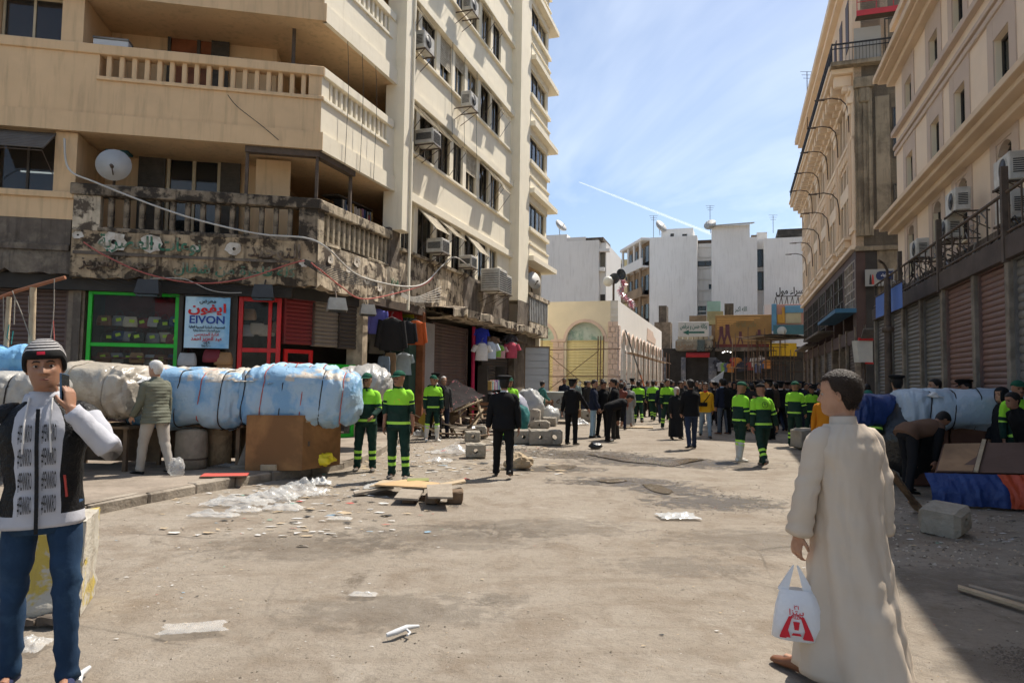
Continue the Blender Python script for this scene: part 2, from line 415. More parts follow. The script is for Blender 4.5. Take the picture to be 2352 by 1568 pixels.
# corner block on the left
mPeach = mat('peach_paint', (0.68, 0.475, 0.275), 0.85, 0.07, 1.1, (0.53, 0.38, 0.23), 0.45, (0.5, 0.75), streak=(0.27, 0.19, 0.12), streak_amt=0.35, bump=0.12, bscale=9)
mCream = mat('cream_paint', (0.83, 0.755, 0.60), 0.85, 0.05, 0.9, (0.73, 0.65, 0.49), 0.5, (0.50, 0.72), streak=(0.36, 0.28, 0.18), streak_amt=0.22, streak_lo=0.56, bump=0.12, bscale=8)
mRuin = mat('ruined_plaster', (0.54, 0.45, 0.33), 0.95, 0.35, 3.2, (0.08, 0.06, 0.045), 0.95, (0.50, 0.57), streak=(0.07, 0.055, 0.042), streak_amt=0.75, streak_lo=0.47, bump=0.7, bscale=11)
mSoot = mat('sooty_concrete', (0.135, 0.11, 0.088), 0.95, 0.3, 2.5, (0.30, 0.25, 0.185), 0.6, (0.5, 0.66), streak=(0.045, 0.036, 0.03), streak_amt=0.7, bump=0.7, bscale=12)
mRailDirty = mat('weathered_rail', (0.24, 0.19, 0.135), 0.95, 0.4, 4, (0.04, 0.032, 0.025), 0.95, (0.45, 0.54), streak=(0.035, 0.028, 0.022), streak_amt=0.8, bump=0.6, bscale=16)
mRailSun = mat('weathered_rail_sunlit', (0.42, 0.35, 0.25), 0.95, 0.35, 4, (0.08, 0.062, 0.045), 0.95, (0.48, 0.57), streak=(0.05, 0.04, 0.03), streak_amt=0.75, bump=0.6, bscale=16)  # paler copy of the weathered rail, sunlight painted in for the street side
mInside = mat('room_wall', (0.20, 0.165, 0.125), 0.9, 0.15, 1, bump=0)
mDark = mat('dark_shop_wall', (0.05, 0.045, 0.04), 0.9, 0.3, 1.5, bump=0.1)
mWood = mat('dark_shutter_wood', (0.085, 0.075, 0.062), 0.8, 0.25, 5, bump=0.3)
mWoodRed = mat('red_brown_door', (0.27, 0.10, 0.04), 0.6, 0.25, 4, bump=0.1)
mFrameW = mat('pale_window_frame', (0.48, 0.40, 0.27), 0.6, 0.15, 3, bump=0.1)
mFrameD = mat('dark_window_frame', (0.07, 0.06, 0.05), 0.6, 0.15, 3, bump=0.1)
mGlass = glassy('window_glass', (0.02, 0.024, 0.026), 0.06, 0.72, 0.7)
mGlassC = glassy('shop_glass', (0.05, 0.055, 0.055), 0.03, 0.12, 0.8)
mAwn = mat('beige_slat_shutter', (0.50, 0.44, 0.33), 0.75, 0.2, 3, (0.25, 0.21, 0.16), 0.6, bump=0.2)
mAwnD = mat('grey_slat_shutter', (0.13, 0.115, 0.10), 0.75, 0.2, 3, bump=0.2)
mIron = mat('rusty_iron', (0.10, 0.075, 0.058), 0.8, 0.3, 6, bump=0.2)
Z = [3.85, 6.95, 10.05, 13.15, 16.25, 19.35, 22.45]
bld = thing('apartment_building', 'peach and cream corner apartment block with balconies, sooty lower storey and shops', 'building', CORNER)
def foot(ins):
 return [FRONT.P(-9.0,-ins,0), FRONT.P(-0.25*ins,-ins,0), SIDE.P(0.15,-ins,0), SIDE.P(19.2,-ins,0), SIDE.P(19.2,-9,0), FRONT.P(-9.0,-12,0)]
for k, z in enumerate(Z):
 m = MB(); m.prism([(p.x,p.y) for p in foot(0.06)], z+0.03, z+0.27); m.build('floor_slab', mInside if k == 0 else mPeach, bld)
m = MB(); m.prism([(p.x,p.y) for p in foot(0.03)], 22.8, 23.0); m.build('roof', mSoot, bld)
core = [FRONT.P(-9,-2.6,0), FRONT.P(-5.25,-2.6,0), FRONT.P(-5.25,-1.75,0), FRONT.P(-1.3,-1.75,0), FRONT.P(-1.3,-2.9,0), SIDE.P(3.75,-3.2,0), SIDE.P(3.75,-2.2,0), SIDE.P(19,-2.2,0), SIDE.P(19,-8.8,0), FRONT.P(-9,-11.5,0)]
for k in range(6):
 m = MB(); m.prism([(p.x,p.y) for p in core], Z[k]+0.27, Z[k+1]+0.03)
 m.build('inner_wall', mPeach, bld)
# front parapets and balusters
def baluster_mesh(w, dp, h, mt, nm):
 m = MB(); fr = Frame((0,0,0),(1,0,0),(0,1,0)); m.box(fr,-w/2,w/2,-dp/2,dp/2,0,h,0,0.012); return m.mesh(nm, mt)
bal_p = baluster_mesh(0.105, 0.12, 0.60, mPeach, 'baluster'); bal_c = baluster_mesh(0.105, 0.12, 0.60, mCream, 'baluster')
bal_d = baluster_mesh(0.11, 0.12, 0.70, mRailDirty, 'baluster'); bal_s = baluster_mesh(0.11, 0.12, 0.70, mRailSun, 'baluster')
def balusters(fr, a0, a1, n, z, d, me, parent, skip=()):
 ang = math.atan2(fr.ax.y, fr.ax.x)
 for i in range(n):
  if i in skip: continue
  a = a0+(a1-a0)*i/(n-1)
  o = link('baluster', me, parent); o.location = fr.P(a, d, z); o.rotation_euler = (0,0,ang)
for k in (1, 2, 3, 4):
 z = Z[k]
 m = MB()   # front
 m.box(FRONT,-9,0.06,-0.05,0.06,z,z+0.42)                       # lower fascia, slightly proud
 m.box(FRONT,-9,0.0,-0.2,0.0,z+0.42,z+1.30)
 m.box(FRONT,-9,-4.78,-0.2,0.001,z+1.30,z+1.79)
 m.box(FRONT,-0.30,0.0,-0.2,-0.004,z+1.30,z+1.79)
 m.build('parapet', mPeach, bld)
 m = MB(); m.box(FRONT,-4.82,0.05,-0.22,0.05,z+1.20,z+1.285,0,0.01); m.build('baluster_ledge', mPeach, bld)
 m = MB(); m.box(FRONT,-9,0.05,-0.24,0.05,z+1.78,z+2.0,0,0.015); m.build('handrail', mPeach, bld)
 balusters(FRONT,-4.60,-0.42,17,z+1.24,-0.09,bal_p,bld)
 m = MB()   # street side of the same balcony
 m.box(SIDE,0.0,4.0,-0.05,0.06,z,z+0.42)
 m.box(SIDE,0.0,4.0,-0.2,0.0,z+0.42,z+1.30)
 m.box(SIDE,0.0,0.30,-0.2,-0.003,z+1.30,z+1.79); m.box(SIDE,3.15,3.6,-0.2,-0.003,z+1.30,z+1.79)
 m.build('parapet', mCream, bld)
 m = MB(); m.box(SIDE,0.02,3.3,-0.22,0.05,z+1.20,z+1.285,0,0.01); m.build('baluster_ledge', mCream, bld)
 m = MB(); m.box(SIDE,0.02,3.45,-0.24,0.055,z+1.78,z+2.003,0,0.015); m.build('handrail', mCream, bld)
 balusters(SIDE,0.45,3.02,12,z+1.24,-0.09,bal_c,bld)
# first floor: dirty balcony over the painted band
z = Z[0]
def ragged_band(fr, a0, a1, z0, z1, d0, d1, seed, n=None, chip=0.10):
 """wall band with an uneven lower edge and dents"""
 rn = random.Random(seed); n = n or max(4, int(abs(a1-a0)/0.14)); m = MB(); nz_ = 7
 lows = [z0+chip*abs(fbm((i*0.37, seed, 0), 1, 3))*1.6 for i in range(n+1)]
 def pt(i, j):
  a = a0+(a1-a0)*i/n; zz = lows[i]+(z1-lows[i])*j/nz_
  return fr.P(a, d1+0.035*fbm((a*1.6, zz*1.9, seed), 1, 4), zz)
 m.grid(pt, n, nz_, 0, sm=False)
 bk = [fr.P(a0+(a1-a0)*i/n, d0, lows[i]) for i in range(n+1)]
 ft = [pt(i, 0) for i in range(n+1)]
 m.add(bk+ft, [(i, i+1, n+1+i+1, n+1+i) for i in range(n)])
 return m
mRuinShade = mat('shaded_stained_plaster', (0.40, 0.30, 0.19), 0.95, 0.4, 3.4, (0.05, 0.038, 0.028), 0.95, (0.49, 0.56), streak=(0.04, 0.03, 0.022), streak_amt=0.9, streak_lo=0.48, bump=0.7, bscale=11)  # ruined plaster with the front's shade put into its colour, besides the stains
m = ragged_band(FRONT,-5.15,0.03,3.72,4.78,-0.3,0.02,11); m.build('sign_band', mRuinShade, bld)
m = ragged_band(FRONT,-9,-5.15,3.78,4.30,-0.3,-0.03,12); m.build('lower_band', mSoot, bld)
m = MB(); m.box(FRONT,-9,-5.2,-0.3,0.015,4.30,4.44,0,0.01); m.box(FRONT,-9,-5.2,-0.3,-0.05,4.44,5.0); m.build('stained_ledge', mSoot, bld)
m = MB(); m.box(FRONT,-9,-5.16,-0.3,-0.04,5.0,5.46); m.build('bay_wall', mPeach, bld)
m = MB(); m.box(FRONT,-9,-5.16,-0.32,0.02,5.46,5.60,0,0.012); m.build('window_ledge', mPeach, bld)
m = MB(); m.box(FRONT,-5.16,-4.62,-0.2,-0.004,4.78,5.55); m.build('balcony_pier', mRuin, bld)
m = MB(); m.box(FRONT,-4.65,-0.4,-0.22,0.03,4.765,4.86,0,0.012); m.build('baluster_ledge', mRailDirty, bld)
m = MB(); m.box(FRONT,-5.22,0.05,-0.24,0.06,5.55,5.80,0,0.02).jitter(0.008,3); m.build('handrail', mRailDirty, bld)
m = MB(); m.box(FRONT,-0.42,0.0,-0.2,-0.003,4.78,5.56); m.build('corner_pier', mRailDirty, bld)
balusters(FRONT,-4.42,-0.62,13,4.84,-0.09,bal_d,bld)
m = ragged_band(SIDE,0.0,4.1,3.70,4.78,-0.3,0.02,13); m.build('sign_band', mRuin, bld)
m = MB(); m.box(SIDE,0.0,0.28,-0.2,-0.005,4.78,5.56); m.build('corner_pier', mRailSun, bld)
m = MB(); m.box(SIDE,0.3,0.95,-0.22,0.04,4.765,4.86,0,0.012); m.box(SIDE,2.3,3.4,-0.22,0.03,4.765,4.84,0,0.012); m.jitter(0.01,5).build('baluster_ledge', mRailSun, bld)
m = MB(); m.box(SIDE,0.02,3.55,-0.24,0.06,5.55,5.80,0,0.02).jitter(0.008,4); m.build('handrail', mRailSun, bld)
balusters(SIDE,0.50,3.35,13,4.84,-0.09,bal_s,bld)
m = MB(); m.box(SIDE,3.45,4.1,-0.25,0.0,4.7,5.9); m.build('scorched_pier', mSoot, bld)
m = MB(); m.box(FRONT,-5.1,-0.6,0.02,0.055,4.25,4.31).jitter(0.01,8); m.build('band_moulding', mSoot, bld)
mInkG = mat('green_sign_paint', (0.05, 0.16, 0.10), 0.9, 0.4, 8, (0.30, 0.24, 0.18), 0.8, bump=0)
mInkB = mat('brown_sign_paint', (0.075, 0.05, 0.035), 0.9, 0.4, 8, (0.28, 0.22, 0.16), 0.7, bump=0)
lettering('painted_lettering','نوعات العصرية',FRONT,-3.55,4.53,0.052,0.40,mInkG,bld,0.022,width=2.1,depth=0.006)
lettering('painted_lettering','التوحيد',FRONT,-0.92,4.50,0.060,0.46,mInkB,bld,0.02,width=1.15,depth=0.006)
lettering('painted_lettering','كلة فاخرة من شغال',FRONT,-1.75,4.02,0.055,0.30,mInkG,bld,0.015,width=2.6,depth=0.006)
lettering('painted_lettering','احمد العزيز',FRONT,-4.15,4.08,0.055,0.32,mInkB,bld,0.016,width=1.6,depth=0.006)
lettering('painted_lettering','٧٥٨',SIDE,3.75,4.35,0.05,0.3,mInkG,bld,0.016,depth=0.006)
mChip = mat('fresh_plaster', (0.62, 0.57, 0.50), 0.95, 0.12, 8, (0.36, 0.29, 0.21), 0.7, bump=0.5)
mHole = mat('dark_hole', (0.02, 0.017, 0.014), 0.95, 0.2, 4, bump=0)  # near-black fill for the holes
def chip(fr, a, zz, r, seed, hole=True, par=bld, d=0.055):
 rn = random.Random(seed); n = 15; m = MB()
 rim = [(a+r*1.15*math.cos(6.283*i/n)*rn.uniform(0.8,1.2), zz+r*0.9*math.sin(6.283*i/n)*rn.uniform(0.8,1.2)) for i in range(n)]
 inn = [(a+r*0.22*math.cos(6.283*i/n), zz+r*0.22*math.sin(6.283*i/n)) for i in range(n)]
 m.add([fr.P(x,d,y) for x,y in rim]+[fr.P(x,d-0.012,y) for x,y in inn], [(i,(i+1)%n,(i+1)%n+n,i+n) for i in range(n)])
 if hole: m.add([fr.P(x,d-0.012,y) for x,y in inn]+[fr.P(a,d-0.05,zz)], [(i,(i+1)%n,n) for i in range(n)], 1)
 m.build('broken_plaster', [mChip, mHole], par)
for i, (x, y, r) in enumerate([(262,556,0.24),(349,560,0.21),(180,540,0.10),(538,572,0.16),(448,570,0.08),(700,605,0.10)]):
 a, zz = FRONT.px(x,y,0.02); chip(FRONT,a,zz,r,40+i, True)
for i, (a, zz, r) in enumerate([(0.5,4.45,0.11),(1.3,4.35,0.10),(2.2,4.2,0.12),(2.9,4.1,0.11),(3.6,4.0,0.12),(1.7,4.6,0.14)]): chip(SIDE,a,zz,r,60+i)
# windows
slat_cache = {}
def slat_panel(w, h, mt, seed=0):
 key = (round(w,2), round(h,2), mt.name)
 if key in slat_cache: return slat_cache[key]
 m = MB(); fr = WORLD; n = max(5, int(h/0.075))
 for i in range(n):
  z0 = -h+h*i/n; m.hexa([(-w/2,0.012,z0),(w/2,0.012,z0),(w/2,-0.004,z0),(-w/2,-0.004,z0),(-w/2,0.002,z0+h/n*1.05),(w/2,0.002,z0+h/n*1.05),(w/2,-0.014,z0+h/n*1.05),(-w/2,-0.014,z0+h/n*1.05)])
 for x in (-w/2-0.012, w/2-0.018): m.box(fr,x,x+0.03,-0.016,0.02,-h,0)
 slat_cache[key] = m.mesh('slat_shutter', mt); return slat_cache[key]
def hang(me, name, fr, a, d, zz, tilt, parent):
 """panel hinged at its top edge, tilt swings it outwards"""
 o = link(name, me, parent)
 ang = math.atan2(fr.ax.y, fr.ax.x)
 flip = 0 if fr.ax.cross(Vector((0,0,1))).dot(fr.nx) > 0 else math.pi
 o.matrix_basis = Matrix.Translation(fr.P(a,d,zz)) @ Matrix.Rotation(ang,4,'Z') @ Matrix.Rotation(math.pi if flip == 0 else 0,4,'Z') @ Matrix.Rotation(R_(tilt),4,'X')
 return o
def window(fr, a0, a1, z0, z1, d, parent, frame=mFrameD, style='sash', rnd=None):
 m = MB(); t = 0.05
 m.box(fr,a0,a1,d-0.04,d+0.03,z0,z0+t); m.box(fr,a0,a1,d-0.04,d+0.03,z1-t,z1)
 m.box(fr,a0,a0+t,d-0.04,d+0.03,z0+t,z1-t); m.box(fr,a1-t,a1,d-0.04,d+0.03,z0+t,z1-t)
 c = (a0+a1)/2; m.box(fr,c-0.025,c+0.025,d-0.035,d+0.02,z0+t,z1-t)
 w = m.build('window', frame, parent)
 for q0, q1 in ((a0+t, c-0.025), (c+0.025, a1-t)):
  p = MB(); p.box(fr,q0,q1,d-0.012,d-0.006,z0+t,z1-t); p.build('pane', mGlass, w)
 return w
rw = random.Random(5)
WIN = [(4.22,5.06),(5.32,6.42),(6.72,7.66),(7.97,8.85),(9.15,10.22),(10.52,11.50),(11.78,12.75)]
STY = {(0,1):'up42',(0,2):'up48',(0,4):'up40',(1,0):'up40',(1,1):'up40',(1,2):'up42',(1,4):'roll5',(1,5):'up40',(1,6):'up35',(2,0):'up35',(2,2):'roll6',(2,3):'roll3',(2,5):'up35',(2,6):'up30',(3,1):'up30',(3,2):'up42',(3,4):'roll4',(3,5):'up33',(4,2):'up40',(4,5):'roll5'}
for k in range(5):
 zb = Z[k]; sill = zb+1.58 if k == 0 else zb+1.52; top = Z[k+1]-0.02
 if k > 0:
  m = MB(); m.box(SIDE,4.1,14.25,-0.3,0.0,zb+0.24,sill-0.08); m.build('spandrel', mCream, bld)
  m = MB(); m.box(SIDE,4.1,14.25,-0.3,0.11,zb-0.02,zb+0.24,0,0.012); m.build('floor_moulding', mCream, bld)
 m = MB(); m.box(SIDE,4.1,14.05 if k else 9.2,-0.28,0.10,sill-0.09,sill,0,0.012)
 if k == 0: m.jitter(0.012, 2)
 m.build('sill_ledge', mCream if k else mRailSun, bld)
 edges = [4.1]+[x for w in WIN for x in w]+[14.25]
 for i in range(0, len(edges), 2):
  m = MB(); m.box(SIDE,edges[i],edges[i+1],-0.26,-0.05,sill,top); m.build('mullion_pier', mCream, bld)
 for i, (a0, a1) in enumerate(WIN):
  w = window(SIDE,a0+0.01,a1-0.01,sill+0.01,top-0.01,-0.16,bld, mFrameW if rw.random() < 0.3 else mFrameD)
  st = STY.get((k,i))
  if st and st.startswith('up'):
   tl = float(st[2:]); hgt = (top-sill)*0.58
   hang(slat_panel(a1-a0-0.04, hgt, mAwn), 'awning_shutter', SIDE,(a0+a1)/2,-0.02,top-0.04,tl,w)
   st_ = MB(); 
   for aa in (a0+0.04, a1-0.04):
    q = SIDE.P(aa,-0.04,sill+0.12); e = SIDE.P(aa,-0.02+hgt*math.sin(R_(tl))*0.97,top-0.04-hgt*math.cos(R_(tl))*0.97); st_.tube([q,e],0.010,5)
   st_.build('stay_rod', mIron, w)
  elif st and st.startswith('roll'):
   fr_ = 0.1*float(st[4:]); hang(slat_panel(a1-a0-0.04,(top-sill)*fr_, mAwn),'roller_blind',SIDE,(a0+a1)/2,-0.09,top-0.02,0,w)
m = MB(); m.box(SIDE,14.25,15.72,-0.4,0.38,5.1,23.0); m.build('end_pier', mCream, bld)
m = ragged_band(SIDE,14.2,15.75,3.3,5.12,-0.4,0.39,31); m.build('scorched_pier_foot', mSoot, bld)
m = MB(); m.box(SIDE,3.60,4.14,-0.3,0.30,5.85,23.0); m.build('corner_pier_shaft', mCream, bld)
m = MB(); m.box(SIDE,4.02,4.10,0.30,0.36,3.6,23.0,0,0.01); m.build('rain_pipe', mCream, bld)
m = ragged_band(SIDE,4.1,9.0,3.82,5.42,-0.3,-0.01,21,chip=0.16); m.build('burnt_wall', mRuin, bld)
m = ragged_band(SIDE,9.0,14.25,3.82,5.42,-0.3,-0.03,22,chip=0.2); m.build('burnt_wall', mSoot, bld)
rn = random.Random(9); n = 46
top = []; low = []
m = MB()
def cpt(i, j):
 a = 5.9+10.2*i/n; out = (0.95+0.22*fbm((a*1.7,2,1),1,3)) if j in (2,3) else (0.45 if j in (1,4) else -0.05)
 zt = 3.98+0.10*fbm((a*0.9,5,1),1,3)
 zz = zt if j in (0,1) else zt-0.05 if j == 2 else zt-0.26-0.12*abs(fbm((a*2.2,7,3),1,3)) if j == 3 else zt-0.3-0.08*abs(fbm((a*2,3,3),1,3))
 return SIDE.P(a,out,zz)
m.grid(cpt, n, 5, 0, sm=False); m.build('broken_canopy', mRuin, bld)
for k in range(0, 6):
 zb = Z[k]+0.12
 if k == 0:
  m = MB(); m.box(SIDE,15.75,19.0,-0.2,0.45,3.75,4.30); m.build('balcony_front', mRuin, bld)
  m = MB()
  for i in range(22): a = 15.8+3.15*i/22; m.box(SIDE,a,a+0.10,0.40,0.44 if i % 2 else 0.465,4.34,5.42)
  m.build('corrugated_panel', mat('grey_corrugated_sheet',(0.30,0.30,0.29),0.6,0.2,3,(0.16,0.13,0.1),0.5,bump=0.1), bld)
  m = MB(); m.box(SIDE,15.74,19.02,0.3,0.5,5.42,5.62,0,0.012); m.build('handrail', mRuin, bld)
  continue
 m = MB(); m.box(SIDE,15.75,19.0,-0.3,0.40,zb+0.22,zb+0.75); m.build('balcony_front', mCream, bld)
 m = MB(); m.box(SIDE,15.73,19.95,-0.3,0.62,zb,zb+0.22); m.build('balcony_slab', mCream, bld)
 m = MB()
 for i in range(17): a = 15.85+3.05*i/17; m.box(SIDE,a,a+0.09,0.27,0.35,zb+0.82,zb+1.38)
 m.box(SIDE,15.76,18.98,0.22,0.27,zb+0.75,zb+1.4); m.build('ribbed_panel', mCream, bld)
 m = MB(); m.box(SIDE,15.74,19.02,0.15,0.45,zb+0.75,zb+0.83,0,0.01); m.build('baluster_ledge', mCream, bld)
 m = MB(); m.box(SIDE,15.74,19.02,0.15,0.46,zb+1.38,zb+1.56,0,0.01); m.build('handrail', mCream, bld)
 m = MB(); m.box(SIDE,15.75,15.95,-0.3,0.3,zb+1.56,zb+3.1); m.box(SIDE,18.7,18.98,-0.3,0.3,zb+1.56,zb+3.1); m.box(SIDE,15.75,18.98,-0.3,0.34,zb+2.75,zb+3.1); m.build('bay_wall', mCream, bld)
 window(SIDE,15.96,17.3,zb+1.57,zb+2.74,0.2,bld); window(SIDE,17.32,18.69,zb+1.57,zb+2.74,0.2,bld, mFrameW)
m = MB(); m.box(SIDE,18.99,19.2,-9,0.0,0,23.0); m.build('end_wall', mCream, bld)
# front: bay windows on the far left
for k in (0, 1, 2, 3):
 zb = Z[k]; zs = 5.60 if k == 0 else zb+2.0; zt = Z[k+1]
 for q0,q1 in ((-5.62,-5.18),(-9,-6.92)): m = MB(); m.box(FRONT,q0,q1,-0.5,-0.1,zs,zt); m.build('bay_pier', mPeach, bld)
 m = MB(); m.box(FRONT,-5.3,-5.2,-1.8,-0.5,zs-1.9,zt); m.build('bay_side_wall', mPeach, bld)
 if k == 0:
  window(FRONT,-6.9,-5.64,zs+0.01,zt-0.02,-0.42,bld)
  hang(slat_panel(1.3,0.78,mAwnD),'awning_shutter',FRONT,-6.27,-0.14,zt-0.03,48,bld)
  st_ = MB(); st_.tube([FRONT.P(-6.9,0.42,zt-0.6),FRONT.P(-5.64,0.42,zt-0.6)],0.012,5); st_.tube([FRONT.P(-5.64,-0.1,zt-0.95),FRONT.P(-5.64,0.42,zt-0.6)],0.010,5); st_.tube([FRONT.P(-6.9,-0.1,zt-0.95),FRONT.P(-6.9,0.42,zt-0.6)],0.010,5); st_.build('stay_rod', mIron, bld)
  lt = MB(); lt.box(FRONT,-6.65,-5.7,-0.95,-0.91,zs+0.62,zs+0.65); lt.build('strip_lamp', mat('lit_tube',(0.9,1.0,0.95),0.5,0,1,bump=0,emit=3.0), bld)
 else:
  window(FRONT,-6.9,-5.64,zs+0.01,zt-0.02,-0.35,bld, mFrameW)
# front: doors and shutters behind the balconies (back wall at d=-1.75)
def door(fr, x0, x1, y0, z_floor, d, shutters, glassm, frame, parent):
 a0, zt = fr.px(x0, y0, d); a1, _ = fr.px(x1, y0, d)
 m = MB(); t = 0.07; d0 = d+0.005; c = (a0+a1)/2
 m.box(fr,a0,a0+t,d0,d0+0.09,z_floor,zt); m.box(fr,a1-t,a1,d0,d0+0.09,z_floor,zt); m.box(fr,a0+t,a1-t,d0,d0+0.09,zt-t,zt); m.box(fr,c-0.04,c+0.04,d0,d0+0.08,z_floor,zt-t)
 m.box(fr,a0+t,a1-t,d0,d0+0.07,z_floor,z_floor+0.35)
 dr = m.build('balcony_door', frame, parent)
 for q0, q1 in ((a0+t,c-0.04),(c+0.04,a1-t)):
  p = MB(); p.box(fr,q0,q1,d0+0.02,d0+0.03,z_floor+0.35,zt-t); p.build('pane', glassm, dr)
 for s0, s1 in shutters:
  b0 = fr.px(s0,y0,d)[0]; b1 = fr.px(s1,y0,d)[0]
  o = hang(slat_panel(b1-b0, zt-z_floor-0.1, mWood),'door_shutter',fr,(b0+b1)/2,d+0.12,zt-0.03,0,dr)
 return dr
door(FRONT,388,510,360,4.15,-1.75,[(325,384),(512,555)],mGlass,mFrameW,bld)
door(FRONT,390,530,55,7.25,-1.75,[(492,530)],mat('red_door_panel',(0.22,0.075,0.03),0.5,0.3,3,bump=0.1),mWood,bld)
for (x0,x1,y0,y1,mm,nm) in [(300,357,29,68,mSoot,'bricked_up_opening'),(575,604,67,102,mHole,'wall_hole')]:
 a0,z1 = FRONT.px(x0,y0,-1.7); a1,z0 = FRONT.px(x1,y1,-1.7); m = MB(); m.box(FRONT,a0,a1,-1.74,-1.725,z0,z1,0,0.004); m.jitter(0.01,x0); m.build(nm, mm, bld)
a,zz = FRONT.px(748/2.613*0.7+0,0,0); 
m = MB()
for (fr,a,dd) in ((FRONT,-1.62,-0.12),(FRONT,-0.06,-0.10),(SIDE,1.55,-0.12)):
 m.box(fr,a-0.035,a+0.035,dd-0.035,dd+0.035,5.8,6.97)
m.box(FRONT,-1.66,0.0,-0.2,-0.02,6.80,6.94); m.box(SIDE,0.0,1.62,-0.2,-0.02,6.80,6.94); m.build('iron_frame', mIron, bld)
m = MB(); m.box(FRONT,-1.55,-0.75,-0.9,-0.86,4.2,6.9); m.build('partition_board', mPeach, bld)
m = MB(); m.box(FRONT,-0.78,-0.70,-0.62,-0.54,8.9,10.1); m.build('balcony_post', mIron, bld)
# ground floor shops of the corner block
mSteel = mat('roller_shutter_brown', (0.135, 0.085, 0.07), 0.6, 0.2, 2.5, (0.07, 0.055, 0.045), 0.5, bump=0.1, spec=0.4)
mSteelR = mat('roller_shutter_red', (0.22, 0.03, 0.03), 0.6, 0.2, 2.5, (0.10, 0.04, 0.035), 0.5, bump=0.1)
mSteelP = mat('roller_shutter_pale', (0.23, 0.19, 0.15), 0.6, 0.2, 2.5, (0.11, 0.085, 0.07), 0.5, bump=0.1)
mSteelD = mat('roller_shutter_dark', (0.075, 0.06, 0.05), 0.6, 0.2, 2.5, bump=0.1)
mSteelG = mat('roller_shutter_grey', (0.17, 0.162, 0.15), 0.55, 0.2, 1.6, (0.085, 0.075, 0.065), 0.7, bump=0.1, spec=0.4)
mSteelPk = mat('roller_shutter_pink', (0.205, 0.12, 0.10), 0.6, 0.2, 1.2, (0.12, 0.09, 0.078), 0.8, (0.42,0.62), bump=0.1)
mSteelY = mat('roller_shutter_straw', (0.74, 0.64, 0.33), 0.55, 0.10, 2, (0.60, 0.50, 0.25), 0.5, bump=0.1)
mGreen = mat('bright_green_frame', (0.015, 0.50, 0.025), 0.45, 0.12, 5, (0.02,0.22,0.03), 0.6, (0.5,0.7), bump=0.15, spec=0.5)
mRed = mat('bright_red_frame', (0.58, 0.008, 0.008), 0.45, 0.12, 5, (0.26,0.015,0.012), 0.6, (0.5,0.7), bump=0.15, spec=0.5)
mTile = mat('grimy_wall_tile', (0.24, 0.19, 0.14), 0.8, 0.3, 3, (0.10, 0.08, 0.06), 0.7, bump=0.3)
def slat_mesh(w, h, mt):
 m = MB(); n = 6; pr = [(0.000,0.0),(0.020,0.12),(0.030,0.4),(0.028,0.7),(0.012,0.92),(0.0,1.0)]
 vs = [(-w/2, y, h*t) for y, t in pr]+[(w/2, y, h*t) for y, t in pr]
 m.add(vs, [(i, n+i, n+i+1, i+1) for i in range(n-1)], 0, True)
 return m.mesh('slat', mt)
def roller(fr, a0, a1, z0, z1, d, mt, parent=None, pitch=0.10, label=None, box=True):
 """closed roller shutter: side rails, drum box and one slat after another"""
 m = MB(); m.box(fr,a0-0.03,a1+0.03,d-0.08,d+0.045,z1,z1+0.05); r = m.build('roller_shutter', mt, parent)
 for q in (a0, a1): m = MB(); m.box(fr,q-0.03,q+0.03,d-0.05,d+0.05,z0,z1); m.build('side_rail', mt, r)
 if label: r['label'] = label
 n = max(3, round((z1-z0)/pitch)); h = (z1-z0)/n; me = slat_mesh(abs(a1-a0)-0.06, h, mt)
 ang = math.atan2(fr.ax.y, fr.ax.x); flip = fr.ax.cross(Vector((0,0,1))).dot(fr.nx) > 0
 for i in range(n):
  o = link('slat', me, r); o.location = fr.P((a0+a1)/2, d-0.02, z0+i*h); o.rotation_euler = (0,0,ang+(math.pi if flip else 0))
 return r
GF = -0.40
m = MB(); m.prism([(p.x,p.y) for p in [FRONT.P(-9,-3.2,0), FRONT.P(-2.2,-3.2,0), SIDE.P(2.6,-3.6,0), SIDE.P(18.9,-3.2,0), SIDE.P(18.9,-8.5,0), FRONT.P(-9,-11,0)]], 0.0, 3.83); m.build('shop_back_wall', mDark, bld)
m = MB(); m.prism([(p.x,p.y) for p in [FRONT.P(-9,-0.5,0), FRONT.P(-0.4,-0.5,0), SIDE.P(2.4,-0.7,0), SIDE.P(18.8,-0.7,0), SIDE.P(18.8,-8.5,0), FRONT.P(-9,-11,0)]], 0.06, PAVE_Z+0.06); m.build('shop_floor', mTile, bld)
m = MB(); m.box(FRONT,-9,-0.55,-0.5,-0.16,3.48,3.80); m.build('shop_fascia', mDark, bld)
def FX(x, d=GF): return FRONT.px(x, 700, d)[0]
for x0, x1, mm in ((158,196,mTile),(172,190,mSoot),(414,424,mFrameD),(524,548,mFrameD)):
 m = MB(); dd = GF+0.04 if mm is mTile else GF+0.10; m.box(FRONT,FX(x0),FX(x1),GF-0.4,dd,PAVE_Z,3.5); m.build('shop_pier', mm, bld)
roller(FRONT,FX(-60),FX(155),PAVE_Z,3.45,GF-0.05,mSteel,bld)
